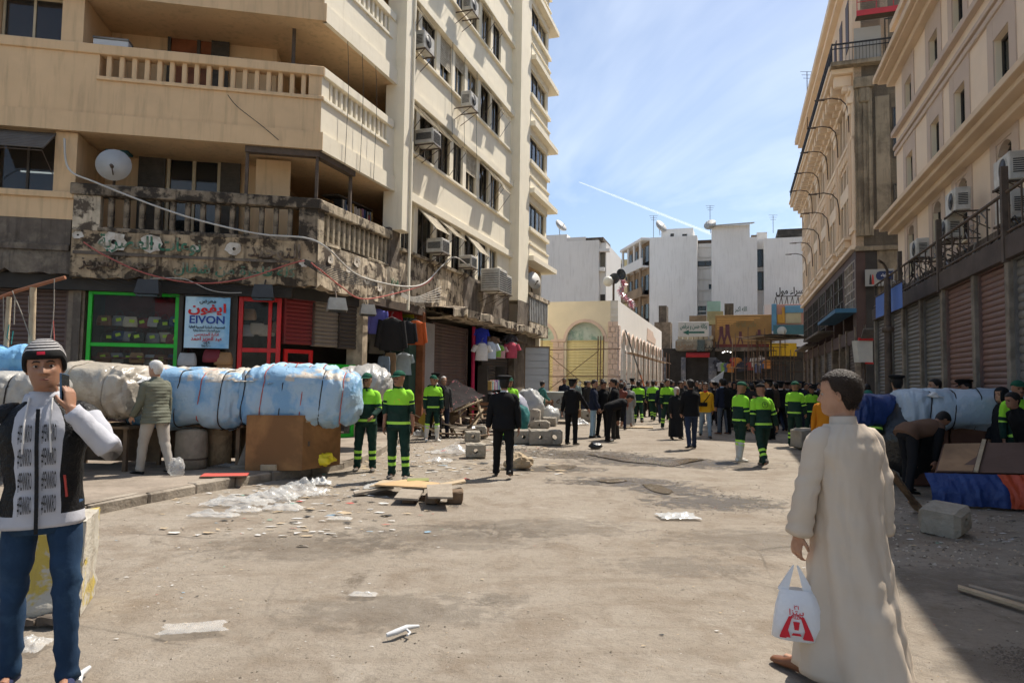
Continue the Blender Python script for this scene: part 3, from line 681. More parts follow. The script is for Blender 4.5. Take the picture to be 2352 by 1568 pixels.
def frame_window(fr, a0, a1, z0, z1, d, bars_z, bars_a, t, mt, name, parent):
 m = MB()
 m.box(fr,a0,a0+t,d,d+0.07,z0,z1,0,0.006); m.box(fr,a1-t,a1,d,d+0.07,z0,z1,0,0.006); m.box(fr,a0+t,a1-t,d,d+0.068,z1-t,z1,0,0.006); m.box(fr,a0+t,a1-t,d,d+0.068,z0,z0+t,0,0.006)
 for zb in bars_z: m.box(fr,a0+t,a1-t,d,d+0.064,zb-t*0.5,zb+t*0.5,0,0.006)
 for ab in bars_a: m.box(fr,ab-t*0.4,ab+t*0.4,d,d+0.060,z0+t,z1-t,0,0.006)
 w = m.build(name, mt, parent)
 p = MB(); p.box(fr,a0+t,a1-t,d+0.02,d+0.026,z0+t,z1-t); p.build('pane', mGlassC, w)
 return w
ga0, ga1 = FX(205), FX(414)
frame_window(FRONT,ga0,ga1,0.35,3.50,GF,[2.30],[],0.085,mGreen,'green_display_window',bld)
m = MB(); m.box(FRONT,ga0,ga1,-1.35,-1.30,0.2,3.5); m.box(FRONT,ga0,ga1,-1.30,-0.42,2.0,2.03); m.build('display_backing', mat('wine_curtain',(0.10,0.03,0.03),0.9,0.3,3,bump=0.2), bld)
m = MB(); m.box(FRONT,FX(330),FX(408),-1.25,-1.2,2.9,3.45); m.build('curtain_swag', mat('dark_red_cloth',(0.20,0.015,0.02),0.9,0.2,3,bump=0.2), bld)
ra0, ra1 = FX(550), FX(648)
frame_window(FRONT,ra0,ra1,PAVE_Z,3.48,GF,[2.25],[FX(622)],0.10,mRed,'red_shop_door',bld)
_p0 = FRONT.P(FX(655),GF,0); _p1 = SIDE.P(2.15,-0.05,0)
_cx = (_p1-_p0).normalized(); CH = Frame(_p0,_cx,(_cx.y,-_cx.x,0)); CHL = (_p1-_p0).length
m = MB(); m.box(CH,0,CHL,-0.4,0.02,3.50,3.80); m.build('shop_fascia', mDark, bld)
roller(CH,0.02,CHL*0.36,2.42,3.48,-0.04,mSteelR,bld); roller(CH,CHL*0.36,CHL*0.70,2.40,3.48,-0.04,mSteelP,bld); roller(CH,CHL*0.70,CHL*0.985,2.38,3.48,-0.04,mSteelD,bld)
frame_window(CH,0.05,CHL*0.37,PAVE_Z,2.30,-0.10,[1.95],[],0.09,mRed,'red_counter_window',bld)
frame_window(CH,CHL*0.42,CHL*0.95,PAVE_Z,1.98,-0.10,[1.70],[CHL*0.66],0.09,mGreen,'green_counter_window',bld)
m = MB(); m.box(SIDE,2.05,2.30,-0.4,0.06,PAVE_Z,3.75); m.build('shop_pier', mat('pale_post',(0.42,0.34,0.24),0.8,0.3,4,(0.15,0.12,0.09),0.6,bump=0.2), bld)
m = MB(); m.box(SIDE,2.3,5.9,-0.4,0.02,3.62,3.84); m.build('shop_lintel', mIron, bld)
m = MB(); m.box(SIDE,5.15,5.62,-0.8,-0.15,PAVE_Z,3.5); m.build('green_tiled_pier', mat('dark_green_tile',(0.04,0.085,0.065),0.5,0.2,2,bump=0.1), bld)
m = MB(); m.box(SIDE,5.68,5.86,-0.4,0.05,PAVE_Z,3.72,0,0.01); m.build('shop_pier', mat('orange_brown_post',(0.25,0.10,0.045),0.7,0.3,4,bump=0.2), bld)
m = MB(); m.box(SIDE,5.92,6.68,-0.08,-0.02,PAVE_Z,3.42); m.build('grey_panel', mat('grey_board',(0.33,0.31,0.30),0.7,0.1,2,bump=0.1), bld)
roller(SIDE,6.75,9.75,PAVE_Z,3.45,-0.15,mSteel,bld,0.11)
m = MB(); m.tube([SIDE.P(9.95,0.05,PAVE_Z),SIDE.P(9.95,0.05,3.6)],0.07,10); m.build('crimson_pole', mat('crimson_paint',(0.48,0.02,0.08),0.5,0.15,4,bump=0.1), bld)
roller(SIDE,12.2,15.6,PAVE_Z,3.4,-0.5,mSteelD,bld,0.12)
m = MB(); m.box(SIDE,15.6,19.0,-0.6,-0.2,PAVE_Z,3.75); m.build('shop_pier', mSoot, bld)
mLampBox = mat('lamp_housing', (0.05,0.05,0.05), 0.5, 0.2, 4, bump=0.1)
mLampDust = mat('dusty_lamp_housing', (0.36,0.34,0.30), 0.6, 0.2, 4, bump=0.1)
def flood(P, axis, mt, label, sc=1.0):
 t = thing('flood_lamp', label, 'lamp', P, 'flood lamps over the shops')
 fr = Frame((0,0,0), axis, (axis[1],-axis[0],0)); m = MB()
 w = 0.24*sc
 m.hexa([fr.P(-w,0.30*sc,-0.14*sc),fr.P(w,0.30*sc,-0.14*sc),fr.P(w,0.06*sc,-0.18*sc),fr.P(-w,0.06*sc,-0.18*sc),fr.P(-w*0.8,0.22*sc,0.16*sc),fr.P(w*0.8,0.22*sc,0.16*sc),fr.P(w*0.8,0.0,0.12*sc),fr.P(-w*0.8,0.0,0.12*sc)])
 local('housing', m, mt, t)
 m = MB(); m.box(fr,-w*0.85,w*0.85,0.08*sc,0.27*sc,-0.20*sc,-0.16*sc); local('lens', m, mGlass, t)
 m = MB(); m.tube([fr.P(0,0.1,0.12*sc),fr.P(0,-0.12,0.34*sc)],0.018,6); local('bracket', m, mIron, t)
a,zz = FRONT.px(347,662,0.1); flood(FRONT.P(a,0.1,zz), FRONT.ax, mLampBox, 'black flood lamp over the green framed shop window', 1.05)
a,zz = FRONT.px(608,672,0.1); flood(FRONT.P(a,0.1,zz), FRONT.ax, mLampBox, 'black flood lamp over the red framed shop door')
a,zz = SIDE.px(780,700,0.5); flood(SIDE.P(a,0.4,zz), N_*-1 if False else Vector((0.9,0.4,0)).normalized(), mLampDust, 'dusty grey flood lamp over the half-lowered corner shutters', 0.95)
a,zz = SIDE.px(850,712,0.4); flood(SIDE.P(a,0.3,zz), Vector((0.9,0.4,0)).normalized(), mLampDust, 'dusty flood lamp at the doorway hung with clothes', 0.85)
ba0, bz1 = FRONT.px(424,678,0.0); ba1, bz0 = FRONT.px(523,800,0.0)
def M_banner():
 m = mat('blue_white_banner', (0.55,0.75,0.85), 0.6, 0.0, 1, (0.05,0.32,0.62), 0.9, (0.42,0.68), bump=0.05)
 return m
ban = thing('shop_banner', 'blue and white hanging shop banner with red Arabic lettering', 'banner', FRONT.P((ba0+ba1)/2,-0.1,bz0))
m = MB()
m.grid(lambda i,j: FRONT.P(ba0+(ba1-ba0)*i/10, -0.10+0.012*math.sin(i*0.9), bz0+(bz1-bz0)*j/8), 10, 8); m.build('banner_cloth', M_banner(), ban)
m = MB(); m.box(FRONT,ba0-0.02,ba1+0.02,-0.12,-0.08,bz1-0.01,bz1+0.02); m.build('top_bar', mFrameD, ban)
mRedInk = mat('red_ink',(0.60,0.03,0.03),0.7,0,1,bump=0); mBlueInk = mat('navy_ink',(0.03,0.07,0.30),0.7,0,1,bump=0); mBlk = mat('black_ink',(0.015,0.015,0.015),0.7,0,1,bump=0); mWht = mat('white_ink',(0.8,0.8,0.78),0.7,0,1,bump=0)
bc = (ba0+ba1)/2; bh = bz1-bz0
lettering('banner_lettering','معرض',FRONT,bc,bz1-0.09*bh,-0.078,0.13,mBlk,ban,0.015)
lettering('banner_lettering','ايفون',FRONT,bc,bz1-0.235*bh,-0.078,0.27,mRedInk,ban,0.03,width=0.80)
lettering('banner_lettering','EIVON',FRONT,bc,bz1-0.46*bh,-0.078,0.24,mBlueInk,ban,0.02,ar=False,width=0.74)
lettering('banner_lettering','للمصنوعات الجلدية المصرية العالية',FRONT,bc,bz1-0.595*bh,-0.078,0.08,mBlk,ban,0.012,width=0.76)
lettering('banner_lettering','جميع المنتجات صناعة محلية',FRONT,bc,bz1-0.66*bh,-0.078,0.07,mBlk,ban,0.012,width=0.58)
lettering('banner_lettering','ادارة المهندس',FRONT,bc,bz1-0.735*bh,-0.078,0.09,mRedInk,ban,0.014)
lettering('banner_lettering','عبد العزيز احمد',FRONT,bc,bz1-0.82*bh,-0.078,0.12,mRedInk,ban,0.016,width=0.66)
lettering('banner_lettering','٠٥٤٩',FRONT,bc,bz1-0.90*bh,-0.078,0.08,mBlk,ban,0.014)
lettering('banner_lettering','١١٥٦٠٠٠',FRONT,bc,bz1-0.96*bh,-0.078,0.08,mBlk,ban,0.014)
mBag = mat('bag_leather',(0.3,0.2,0.1),0.55,0.15,6,bump=0.15,objcol=True)
mTag = mat('lime_price_tag',(0.55,0.80,0.05),0.7,0.05,9,bump=0)
mStrap = mat('bag_strap',(0.05,0.04,0.035),0.6,0.1,4,bump=0)
def bag_mesh():
 m = MB(); n = 14
 def sec(w, dp, z): return [(w*math.copysign(abs(math.cos(a))**0.55,math.cos(a)), dp*math.copysign(abs(math.sin(a))**0.7,math.sin(a)), z) for a in [2*math.pi*k/n for k in range(n)]]
 R = [sec(0.145,0.045,0.0),sec(0.165,0.06,0.02),sec(0.165,0.058,0.10),sec(0.145,0.035,0.19),sec(0.125,0.012,0.235)]
 vs = [p for r in R for p in r]
 m.add(vs,[(i*n+k,i*n+(k+1)%n,(i+1)*n+(k+1)%n,(i+1)*n+k) for i in range(len(R)-1) for k in range(n)],0,True); m.add(R[0],[tuple(range(n-1,-1,-1))]); m.add(R[-1],[tuple(range(n))])
 h = MB(); h.tube([(0.08*math.cos(t)*1.0, 0, 0.22+0.13*math.sin(t)) for t in [math.pi*i/8 for i in range(9)]],0.008,5)
 f = MB(); f.box(WORLD,-0.012,0.095,-0.085,-0.080,0.10,0.17); 
 return m.mesh('bag_body',mBag), h.mesh('strap',mStrap), f.mesh('price_tag',mTag)
_bag = bag_mesh()
def bag(P, rz, col, label, group, tag=True, sc=1.0):
 t = thing('handbag', label, 'handbag', P, group, rz); t.scale = (sc,)*3
 o = local('bag_body', _bag[0], None, t); o.color = (*col,1)
 local('strap', _bag[1], None, t)
 if tag:
  o = local('price_tag', _bag[2], None, t); o.rotation_euler = (0, R_(random.uniform(-18,18)), 0)
rb = random.Random(21); fang = math.atan2(FRONT.ax.y, FRONT.ax.x)
names = {'grey':(0.22,0.22,0.23),'black':(0.02,0.02,0.02),'brown':(0.20,0.09,0.045),'cream':(0.55,0.48,0.36),'tan':(0.36,0.20,0.09),'wine':(0.20,0.03,0.04),'navy':(0.03,0.05,0.12),'silver':(0.40,0.40,0.40)}
ordn = ['first','second','third','fourth','fifth','sixth','seventh']
rows = [('top row',2.74,['brown','grey','cream','wine','silver','black','navy']),('second row',2.38,['black','navy','grey','black','grey','cream','wine']),('third row',1.88,['brown','grey','black','tan','silver','brown','navy']),('bottom row',1.42,['black','silver','tan','cream','black','grey','brown'])]
for rname, zz, cols in rows:
 for i, cn in enumerate(cols):
  a = ga0+0.20+(ga1-ga0-0.40)*i/6+rb.uniform(-0.03,0.03)
  bag(FRONT.P(a,-0.85+rb.uniform(-0.15,0.15),zz+rb.uniform(-0.04,0.04)), fang, names[cn], f'{cn} handbag with lime tag in green framed window, {rname}, {ordn[i]} from left', 'handbags in the green framed window')
for i, (x, y, cn) in enumerate([(570,735,'tan'),(590,768,'cream'),(612,772,'cream'),(565,772,'silver'),(632,765,'brown')]):
 a, zz = FRONT.px(x,y,-0.8); bag(FRONT.P(a,-0.8,zz), fang, names[cn], f'{cn} handbag behind the red framed door, {["upper left","lower middle","lower right","lower left","far right"][i]} one', 'handbags behind the red framed door', False, 1.15)
for i, (x, y, cn, lab) in enumerate([(430,830,'silver','pale grey bag hanging below the banner on the left'),(487,822,'wine','dark red rucksack hanging below the banner'),(513,828,'tan','brown paper-like bag hanging below the banner beside the red door'),(515,858,'tan','tan bag low down under the brown bag beside the red door')]):
 a, zz = FRONT.px(x,y,-0.3); bag(FRONT.P(a,-0.3,zz-0.1), fang, names[cn], lab, 'bags below the banner', False, 1.25)
# garments on hangers
mCloth = mat('hanging_cloth',(0.5,0.5,0.5),0.9,0.12,6,bump=0.25,bscale=25,objcol=True)
mHanger = mat('wire_hanger',(0.25,0.25,0.25),0.4,0,1,bump=0,metal=0.8)
def garment_mesh(kind, seed=0):
 V = Vector; m = MB(); rn = random.Random(seed)
 if kind == 'trousers':
  loft(m,[(V((0,0,z)),V((w,0,0)),V((0,0.05,0))) for z,w in ((0,0.17),(-0.12,0.20),(-0.28,0.21))])
  for s in (-1,1): loft(m,[(V((s*(0.10+0.02*q),0,-0.2-q*0.8)),V((0.105-0.02*q,0,0)),V((0,0.045,0))) for q in (0,0.3,0.6,1.0)])
 else:
  L = {'jacket':0.72,'shirt':0.66,'small':0.42}[kind]; W = {'jacket':0.27,'shirt':0.25,'small':0.16}[kind]
  loft(m,[(V((0.01*math.sin(z*9+seed),0,-z)),V((w,0,0)),V((0,dp,0))) for z,w,dp in ((0,0.07,0.04),(0.05,W*0.75,0.055),(0.12*L/0.7,W*0.98,0.075),(0.3*L,W*0.96,0.08),(0.6*L,W*0.95,0.075),(L,W,0.07))])
  sl = {'jacket':0.60,'shirt':0.24,'small':0.15}[kind]
  for s in (-1,1):
   loft(m,[(V((s*(W*0.80+0.10*q),0.0,-0.06-sl*q)),V((0.075-0.02*q,0,0.02*s)),V((0,0.06,0))) for q in (0,0.25,0.6,1.0)])
 for i,(x,y,z) in enumerate(m.v): m.v[i] = (x,y+0.022*noise.noise(Vector((x*9,seed,z*7))),z)
 hg = MB(); hg.tube([(-0.16,0,-0.04),(0,0,0.03),(0.16,0,-0.04)],0.006,5); hg.tube([(0,0,0.03),(0,0,0.10),(0.03,0,0.13),(0.03,0,0.10)],0.005,5)
 return m.mesh(kind, mCloth), hg.mesh('hanger', mHanger)
_gm = {k: [garment_mesh(k, s) for s in range(2)] for k in ('trousers','jacket','shirt','small')}
def garment(P, rz, kind, col, label, group, i=0, sc=1.0):
 t = thing({'small':'child_shirt'}.get(kind,kind), label, {'small':'shirt'}.get(kind,kind), P, group, rz); t.scale = (sc,)*3
 o = local('cloth', _gm[kind][i%2][0], None, t); o.color = (*col,1)
 local('hanger', _gm[kind][i%2][1], None, t)
sang = math.atan2(S_.y,S_.x)
def SX(x,y,d): 
 a,zz = SIDE.px(x,y,d); return SIDE.P(a,d,zz)
for i,(x,y,d,kind,col,lab,sc,rz) in enumerate([
 (868,722,-0.15,'jacket',(0.13,0.13,0.42),'purple blue jacket hanging highest at the open clothes shop doorway',0.95,-0.6),
 (900,742,0.25,'jacket',(0.015,0.014,0.014),'long black jacket hanging in front of the open clothes shop',1.25,-0.5),
 (905,722,-0.3,'jacket',(0.40,0.02,0.03),'red jacket half hidden behind the black jackets',0.8,-0.5),
 (935,750,0.15,'jacket',(0.02,0.02,0.022),'black padded jacket beside the orange jacket',0.9,-0.5),
 (955,748,0.25,'jacket',(0.50,0.10,0.025),'orange jacket at the right of the clothes shop doorway',1.0,-0.7),
 (933,725,-0.4,'jacket',(0.40,0.42,0.03),'yellow green top behind the orange jacket',0.8,-0.5),
 (866,775,-0.2,'shirt',(0.10,0.09,0.075),'dark olive shirt below the purple blue jacket',0.9,-0.6),
 (882,830,-0.1,'trousers',(0.16,0.21,0.28),'faded blue jeans hanging low in the clothes shop doorway',0.85,-0.5),
 (897,822,-0.3,'trousers',(0.30,0.20,0.12),'brown trousers beside the hanging jeans',0.8,-0.5),
 (927,822,-0.2,'shirt',(0.40,0.47,0.50),'pale blue dress shirt hanging low beside the green tiles',1.0,-0.5),
 (1106,765,0.3,'shirt',(0.03,0.05,0.48),'bright blue shorts-like shirt hanging under the broken canopy',0.95,-0.5),
 (1107,800,0.5,'small',(0.70,0.68,0.66),'white sleeveless child top under the broken canopy',1.5,-0.4),
 (1126,797,0.5,'small',(0.55,0.62,0.72),'pale blue child shirt under the broken canopy',1.5,-0.4),
 (1141,802,0.4,'small',(0.25,0.50,0.10),'small green shirt between the pale child shirts',1.2,-0.4),
 (1150,805,0.4,'small',(0.62,0.35,0.38),'small pink shirt right of the green one',1.2,-0.4),
 (1133,785,0.2,'small',(0.30,0.20,0.15),'brown child top behind the pale blue shirt',1.1,-0.4),
 (1175,798,0.7,'small',(0.50,0.08,0.12),'red striped child shirt at the right end of the stall',1.5,-0.4),
 (1172,780,0.6,'small',(0.05,0.05,0.06),'black child top above the red striped one',1.2,-0.4)]):
 P = SX(x,y-12,d); garment(P, rz if False else math.atan2(0.30,0.95), kind, col, lab, 'clothes hung outside the street shops', i, sc)
t = thing('scarf_rack','rack of many coloured folded scarves on shelves beside the brown shutter','rack',SIDE.P(11.2,0.3,PAVE_Z))
m = MB()
for zz in (0.75,1.2,1.65,2.0): m.box(SIDE,10.3,12.3,0.1,0.5,PAVE_Z+zz-0.52,PAVE_Z+zz-0.5)
for a in (10.3,12.28): m.box(SIDE,a,a+0.03,0.1,0.5,PAVE_Z,2.2)
m.build('rack_frame', mFrameD, t)
rs = random.Random(4)
pal = [(0.35,0.05,0.06),(0.05,0.08,0.2),(0.5,0.45,0.4),(0.1,0.3,0.25),(0.45,0.3,0.1),(0.02,0.02,0.02),(0.4,0.2,0.3),(0.2,0.25,0.3)]
mScarf = mat('scarf_cloth',(0.4,0.4,0.4),0.95,0.15,9,bump=0.2,objcol=True)
sm_ = MB(); sm_.box(WORLD,-0.035,0.035,-0.16,0.0,0,0.38,0,0.012); sm_ = sm_.mesh('scarf', mScarf)
for zz in (0.25,0.70,1.15):
 for i in range(25):
  o = link('scarf', sm_, t); o.location = SIDE.P(10.38+i*0.077,0.48,PAVE_Z+zz); o.rotation_euler = (0,R_(rs.uniform(-4,4)),sang); o.color = (*rs.choice(pal),1)
  o.scale = (1,1,rs.uniform(0.8,1.0))
m = MB(); fr = Frame(SIDE.P(16.6,1.35,0), Vector((1,0.05,0)), (0.05,-1,0))
st = thing('slatwall_stand','white slatted display board standing at the end of the corner block','stand',fr.P(0.6,0,PAVE_Z))
mSW = mat('white_slatwall',(0.50,0.51,0.52),0.6,0.05,2,bump=0.05)
a0,z1 = fr.px(1207,797,0); a1,z0 = fr.px(1260,870,0)
m.box(fr,a0,a1,-0.06,-0.02,0.05,z1); m.build('back_board', mSW, st)
n = 10
for i in range(n):
 zz = 0.1+(z1-0.1)*i/n; m = MB(); m.box(fr,a0,a1,-0.02,0.012,zz,zz+(z1-0.1)/n-0.03); m.build('slat', mSW, st)
m = MB(); m.box(fr,a0-0.04,a0,-0.08,0.03,0.02,z1+0.04); m.box(fr,a1,a1+0.04,-0.08,0.03,0.02,z1+0.04); m.box(fr,a0,a1,-0.08,0.03,z1,z1+0.05); m.build('edge_frame', mat('brown_edge',(0.25,0.17,0.10),0.7,0.2,3,bump=0.1), st)
# new arcade across the side street
mStucco = mat('cream_stucco', (0.80, 0.71, 0.53), 0.9, 0.05, 1.2, (0.72, 0.64, 0.47), 0.4, bump=0.08, bscale=12)
mStuccoW = mat('white_stucco', (0.82, 0.79, 0.74), 0.9, 0.04, 1.2, bump=0.08, bscale=12)
mPinkSt = mat('pink_stone', (0.70, 0.54, 0.44), 0.9, 0.08, 2.5, (0.60, 0.45, 0.37), 0.4, bump=0.15, bscale=14)
K = D(1420,690,37); K.z = 0
ASIDE = Frame(K, S_, N_); AFRONT = Frame(K, N_, -S_)
arc = thing('arcade_building', 'new single storey arcade with pink pillars and cream upper wall', 'building', K)
H_A = AFRONT.px(1420,690,0)[1]
def arch_wall(fr, a0, a1, z0, z1, arches, d0, d1, mt, seg=12):
 """wall from a0 to a1 pierced by round arches (centre, half width, spring z)"""
 m = MB(); x = a0
 def pane(p, q, za, zb):
  m.quad(fr.P(p,d1,za),fr.P(q,d1,za),fr.P(q,d1,zb),fr.P(p,d1,zb)); m.quad(fr.P(q,d0,za),fr.P(p,d0,za),fr.P(p,d0,zb),fr.P(q,d0,zb))
 for c, h, sp in arches:
  if c-h > x+1e-4: pane(x, c-h, z0, z1)
  for q in (c-h, c+h): m.quad(fr.P(q,d0,z0),fr.P(q,d1,z0),fr.P(q,d1,sp),fr.P(q,d0,sp))
  pts = [(c-h*math.cos(math.pi*i/seg), sp+h*math.sin(math.pi*i/seg)) for i in range(seg+1)]
  for (p, zp), (q, zq) in zip(pts, pts[1:]):
   m.quad(fr.P(p,d1,zp),fr.P(q,d1,zq),fr.P(q,d1,z1),fr.P(p,d1,z1)); m.quad(fr.P(q,d0,zq),fr.P(p,d0,zp),fr.P(p,d0,z1),fr.P(q,d0,z1)); m.quad(fr.P(p,d0,zp),fr.P(q,d0,zq),fr.P(q,d1,zq),fr.P(p,d1,zp))
  x = c+h
 if a1 > x+1e-4: pane(x, a1, z0, z1)
 m.quad(fr.P(a0,d0,z1),fr.P(a1,d0,z1),fr.P(a1,d1,z1),fr.P(a0,d1,z1))
 for q in (a0, a1): m.quad(fr.P(q,d0,z0),fr.P(q,d1,z0),fr.P(q,d1,z1),fr.P(q,d0,z1))
 return m
def arch_band(fr, c, h, sp, t, d0, d1, seg=14):
 m = MB()
 for i in range(seg):
  q = []
  for ang in (math.pi*i/seg, math.pi*(i+1)/seg):
   for r in (h, h+t): q.append((c-r*math.cos(ang), sp+r*math.sin(ang)))
  (a,b,c2,d2) = q
  m.quad(fr.P(a[0],d1,a[1]),fr.P(c2[0],d1,c2[1]),fr.P(d2[0],d1,d2[1]),fr.P(b[0],d1,b[1])); m.quad(fr.P(b[0],d1,b[1]),fr.P(d2[0],d1,d2[1]),fr.P(d2[0],d0,d2[1]),fr.P(b[0],d0,b[1]))
 return m
c1 = AFRONT.px(1343,800,0)[0]; h1 = (AFRONT.px(1386,800,0)[0]-AFRONT.px(1300,800,0)[0])/2; sp1 = AFRONT.px(1343,783,0)[1]
pitch = c1-AFRONT.px(1232,800,0)[0]
archesF = [(c1-2*pitch,h1,sp1),(c1-pitch,h1,sp1),(c1,h1,sp1)]
arch_wall(AFRONT,-9.5,-0.02,0,H_A,archesF,-0.45,0.0,mStucco).build('upper_wall', mStucco, arc)
for c,h,sp in archesF:
 arch_band(AFRONT,c,h,sp,0.17,0.0,0.05).build('arch_moulding', mPinkSt, arc)
 roller(AFRONT,c-h,c+h,0.02,sp,-0.16,mSteelY,arc,0.16)
 m = MB(); m.box(AFRONT,c-h,c+h,-0.30,-0.26,sp+0.05,sp+h*0.98); m.build('fanlight_board', mat('printed_fanlight',(0.50,0.58,0.52),0.7,0.15,2,(0.12,0.30,0.22),0.6,(0.5,0.6),bump=0), arc)
def quoin(fr, a0, a1, z0, z1, d, parent, rows, cols=2, seed=0):
 rn = random.Random(seed); h = (z1-z0)/rows
 for r in range(rows):
  n = cols; off = 0.5 if r % 2 else 0.0; x = a0
  cuts = [a0+(a1-a0)*min(1,max(0,(i+off)/n)) for i in range(n+1)]
  cuts = sorted(set([a0]+cuts+[a1]))
  for p, q in zip(cuts, cuts[1:]):
   if q-p < 0.03: continue
   m = MB(); m.box(fr,p+0.01,q-0.01,d-0.03,d+0.035+rn.uniform(-0.003,0.003),z0+r*h+0.01,z0+(r+1)*h-0.01,0,0.012); m.build('stone_block', mPinkSt, parent)
quoin(AFRONT, AFRONT.px(1396,800,0)[0], 0.0, 0.0, AFRONT.px(1410,738,0)[1], 0.03, arc, 17, 2)
pa0, pa1 = AFRONT.px(1270,800,0)[0], AFRONT.px(1296,800,0)[0]
quoin(AFRONT, pa0, pa1, 0.0, sp1-0.05, 0.03, arc, 12, 1)
m = MB(); m.box(AFRONT,pa0-0.1,pa1+0.1,0.0,0.10,sp1-0.05,sp1+0.10,0,0.02); m.box(AFRONT,AFRONT.px(1388,800,0)[0]-0.05,AFRONT.px(1396,800,0)[0]+0.02,0,0.08,sp1-0.05,sp1+0.10,0,0.02); m.build('pillar_capital', mPinkSt, arc)
L_A = 23.0; nA = 12; pit = (L_A-1.0)/nA
archesS = [(0.95+pit*(i+0.5), pit*0.37, 3.80) for i in range(nA)]
zt = H_A
arch_wall(ASIDE,0.0,L_A,0,zt,archesS,-0.42,0.0,mStuccoW,10).build('upper_wall', mStuccoW, arc)
for i,(c,h,sp) in enumerate(archesS):
 arch_band(ASIDE,c,h,sp,0.12,0.0,0.05,10).build('arch_moulding', mPinkSt, arc)
 m = MB(); m.box(ASIDE,c+h+0.04,c+pit-h-0.04,0.0,0.05,0.0,3.5); m.build('pillar_face', mPinkSt, arc)
 for q in (c-h-0.03, c+h-0.03):
  for r in range(10):
   m2 = MB(); m2.box(ASIDE,q,q+0.07,0.0,0.075,0.02+r*0.352,0.02+r*0.352+0.31,0,0.008); m2.build('edge_block', mStuccoW, arc)
 m = MB(); m.box(ASIDE,c-h-0.2,c+h+0.2,-1.3,-1.2,0.0,sp+h+0.3); m.build('arch_infill', mPinkSt, arc)
quoin(ASIDE,0.0,0.55,0.0,4.75,0.03,arc,17,1,3)
m = MB(); m.plate(ASIDE,[(12.6,4.75),(17.9,4.7),(18.4,5.1),(16.9,5.25),(16.2,5.55),(12.8,5.6)],0.0,0.03); m.build('bare_render_patch', mPinkSt, arc)
m = MB(); m.prism([(p.x,p.y) for p in (AFRONT.P(-9.4,-0.5,0),AFRONT.P(-0.5,-0.5,0),ASIDE.P(L_A-0.1,-0.45,0),ASIDE.P(L_A-0.1,-9,0),AFRONT.P(-9.4,-L_A,0))],0.0,H_A-0.35); m.build('roof_mass', mInside, arc)
mScaf = mat('rusty_scaffold_pole',(0.17,0.105,0.07),0.8,0.25,5,bump=0.2); mPlank = mat('scaffold_plank',(0.34,0.25,0.16),0.85,0.25,4,bump=0.3)
sc = thing('scaffold','thin pole scaffold standing against the arcade arches','scaffold',ASIDE.P(8,0.9,0))
for i in range(9):
 a = 0.6+i*2.3; m = MB(); m.tube([ASIDE.P(a,1.0,0),ASIDE.P(a+0.05,1.0,4.0)],0.028,6); m.build('upright', mScaf, sc)
for zz,d in ((3.2,1.0),(3.25,0.35),(1.7,1.0)):
 m = MB(); m.tube([ASIDE.P(0.3,d,zz),ASIDE.P(20.5,d,zz+0.05)],0.026,6); m.build('ledger', mScaf, sc)
for i in range(7):
 m = MB(); m.box(ASIDE,0.8+i*2.8,3.5+i*2.8,0.4,0.7,3.27,3.31); m.build('plank', mPlank, sc)
sc2 = thing('scaffold','rusty pole scaffold with cross braces before the straw coloured arcade shutters','scaffold',AFRONT.P(-3,0.8,0))
px_ = lambda x: AFRONT.px(x,850,0.9)[0]
for x in (1243,1378,1385,1372): m = MB(); m.tube([AFRONT.P(px_(x),0.9,0),AFRONT.P(px_(x)+0.03,0.9,4.1)],0.03,6); m.build('upright', mScaf, sc2)
for zz in (3.35,1.9): m = MB(); m.tube([AFRONT.P(px_(1235),0.9,zz),AFRONT.P(px_(1425),0.9,zz+0.06)],0.028,6); m.build('ledger', mScaf, sc2)
for (xa,za,xb,zb) in ((1245,3.4,1370,1.0),(1262,1.2,1375,3.3)): m = MB(); m.tube([AFRONT.P(px_(xa),0.95,za),AFRONT.P(px_(xb),0.95,zb)],0.02,6); m.build('brace', mScaf, sc2)
mp_ = thing('prop_pole','red and white leaning prop pole against the arcade','pole',ASIDE.P(3.2,1.5,0))
b0 = ASIDE.P(2.4,1.6,0); b1 = ASIDE.P(1.6,0.15,4.6)
for i,mm in enumerate((mat('orange_paint',(0.55,0.16,0.05),0.6,0.2,4,bump=0.1),mSteelG)): 
 m = MB(); m.tube([b0.lerp(b1,i*0.45),b0.lerp(b1,0.45+i*0.55)],0.04,8); m.build('pole_section', mm, mp_)
# right side: shuttered row, beige office block above it
mBeige = mat('beige_render', (0.83, 0.68, 0.53), 0.9, 0.05, 0.8, (0.75, 0.61, 0.47), 0.4, bump=0.08, bscale=10)
mTaupe = mat('taupe_render', (0.56, 0.45, 0.37), 0.9, 0.06, 1.0, bump=0.08, bscale=10)
mCornice = mat('tan_cornice', (0.70, 0.55, 0.40), 0.9, 0.08, 1.0, bump=0.08)
mReveal = mat('pale_reveal', (0.80, 0.70, 0.52), 0.9, 0.06, 1.0, bump=0.05)
rb_ = thing('office_building', 'beige rendered office block with taupe window surrounds above the shutters', 'building', RIGHT.P(0,-0.8,0))
A0, A1, HR = -15.0, 9.03, 13.7
cols = [7.25, 4.42, 2.30, -0.40, -3.1, -5.9, -8.7, -11.5]
hw = 0.42
rows_ = [(5.05, 6.20, True), (7.70, 8.80, False), (10.25, 11.15, False), (12.5, 13.4, False)]
dW = -0.8
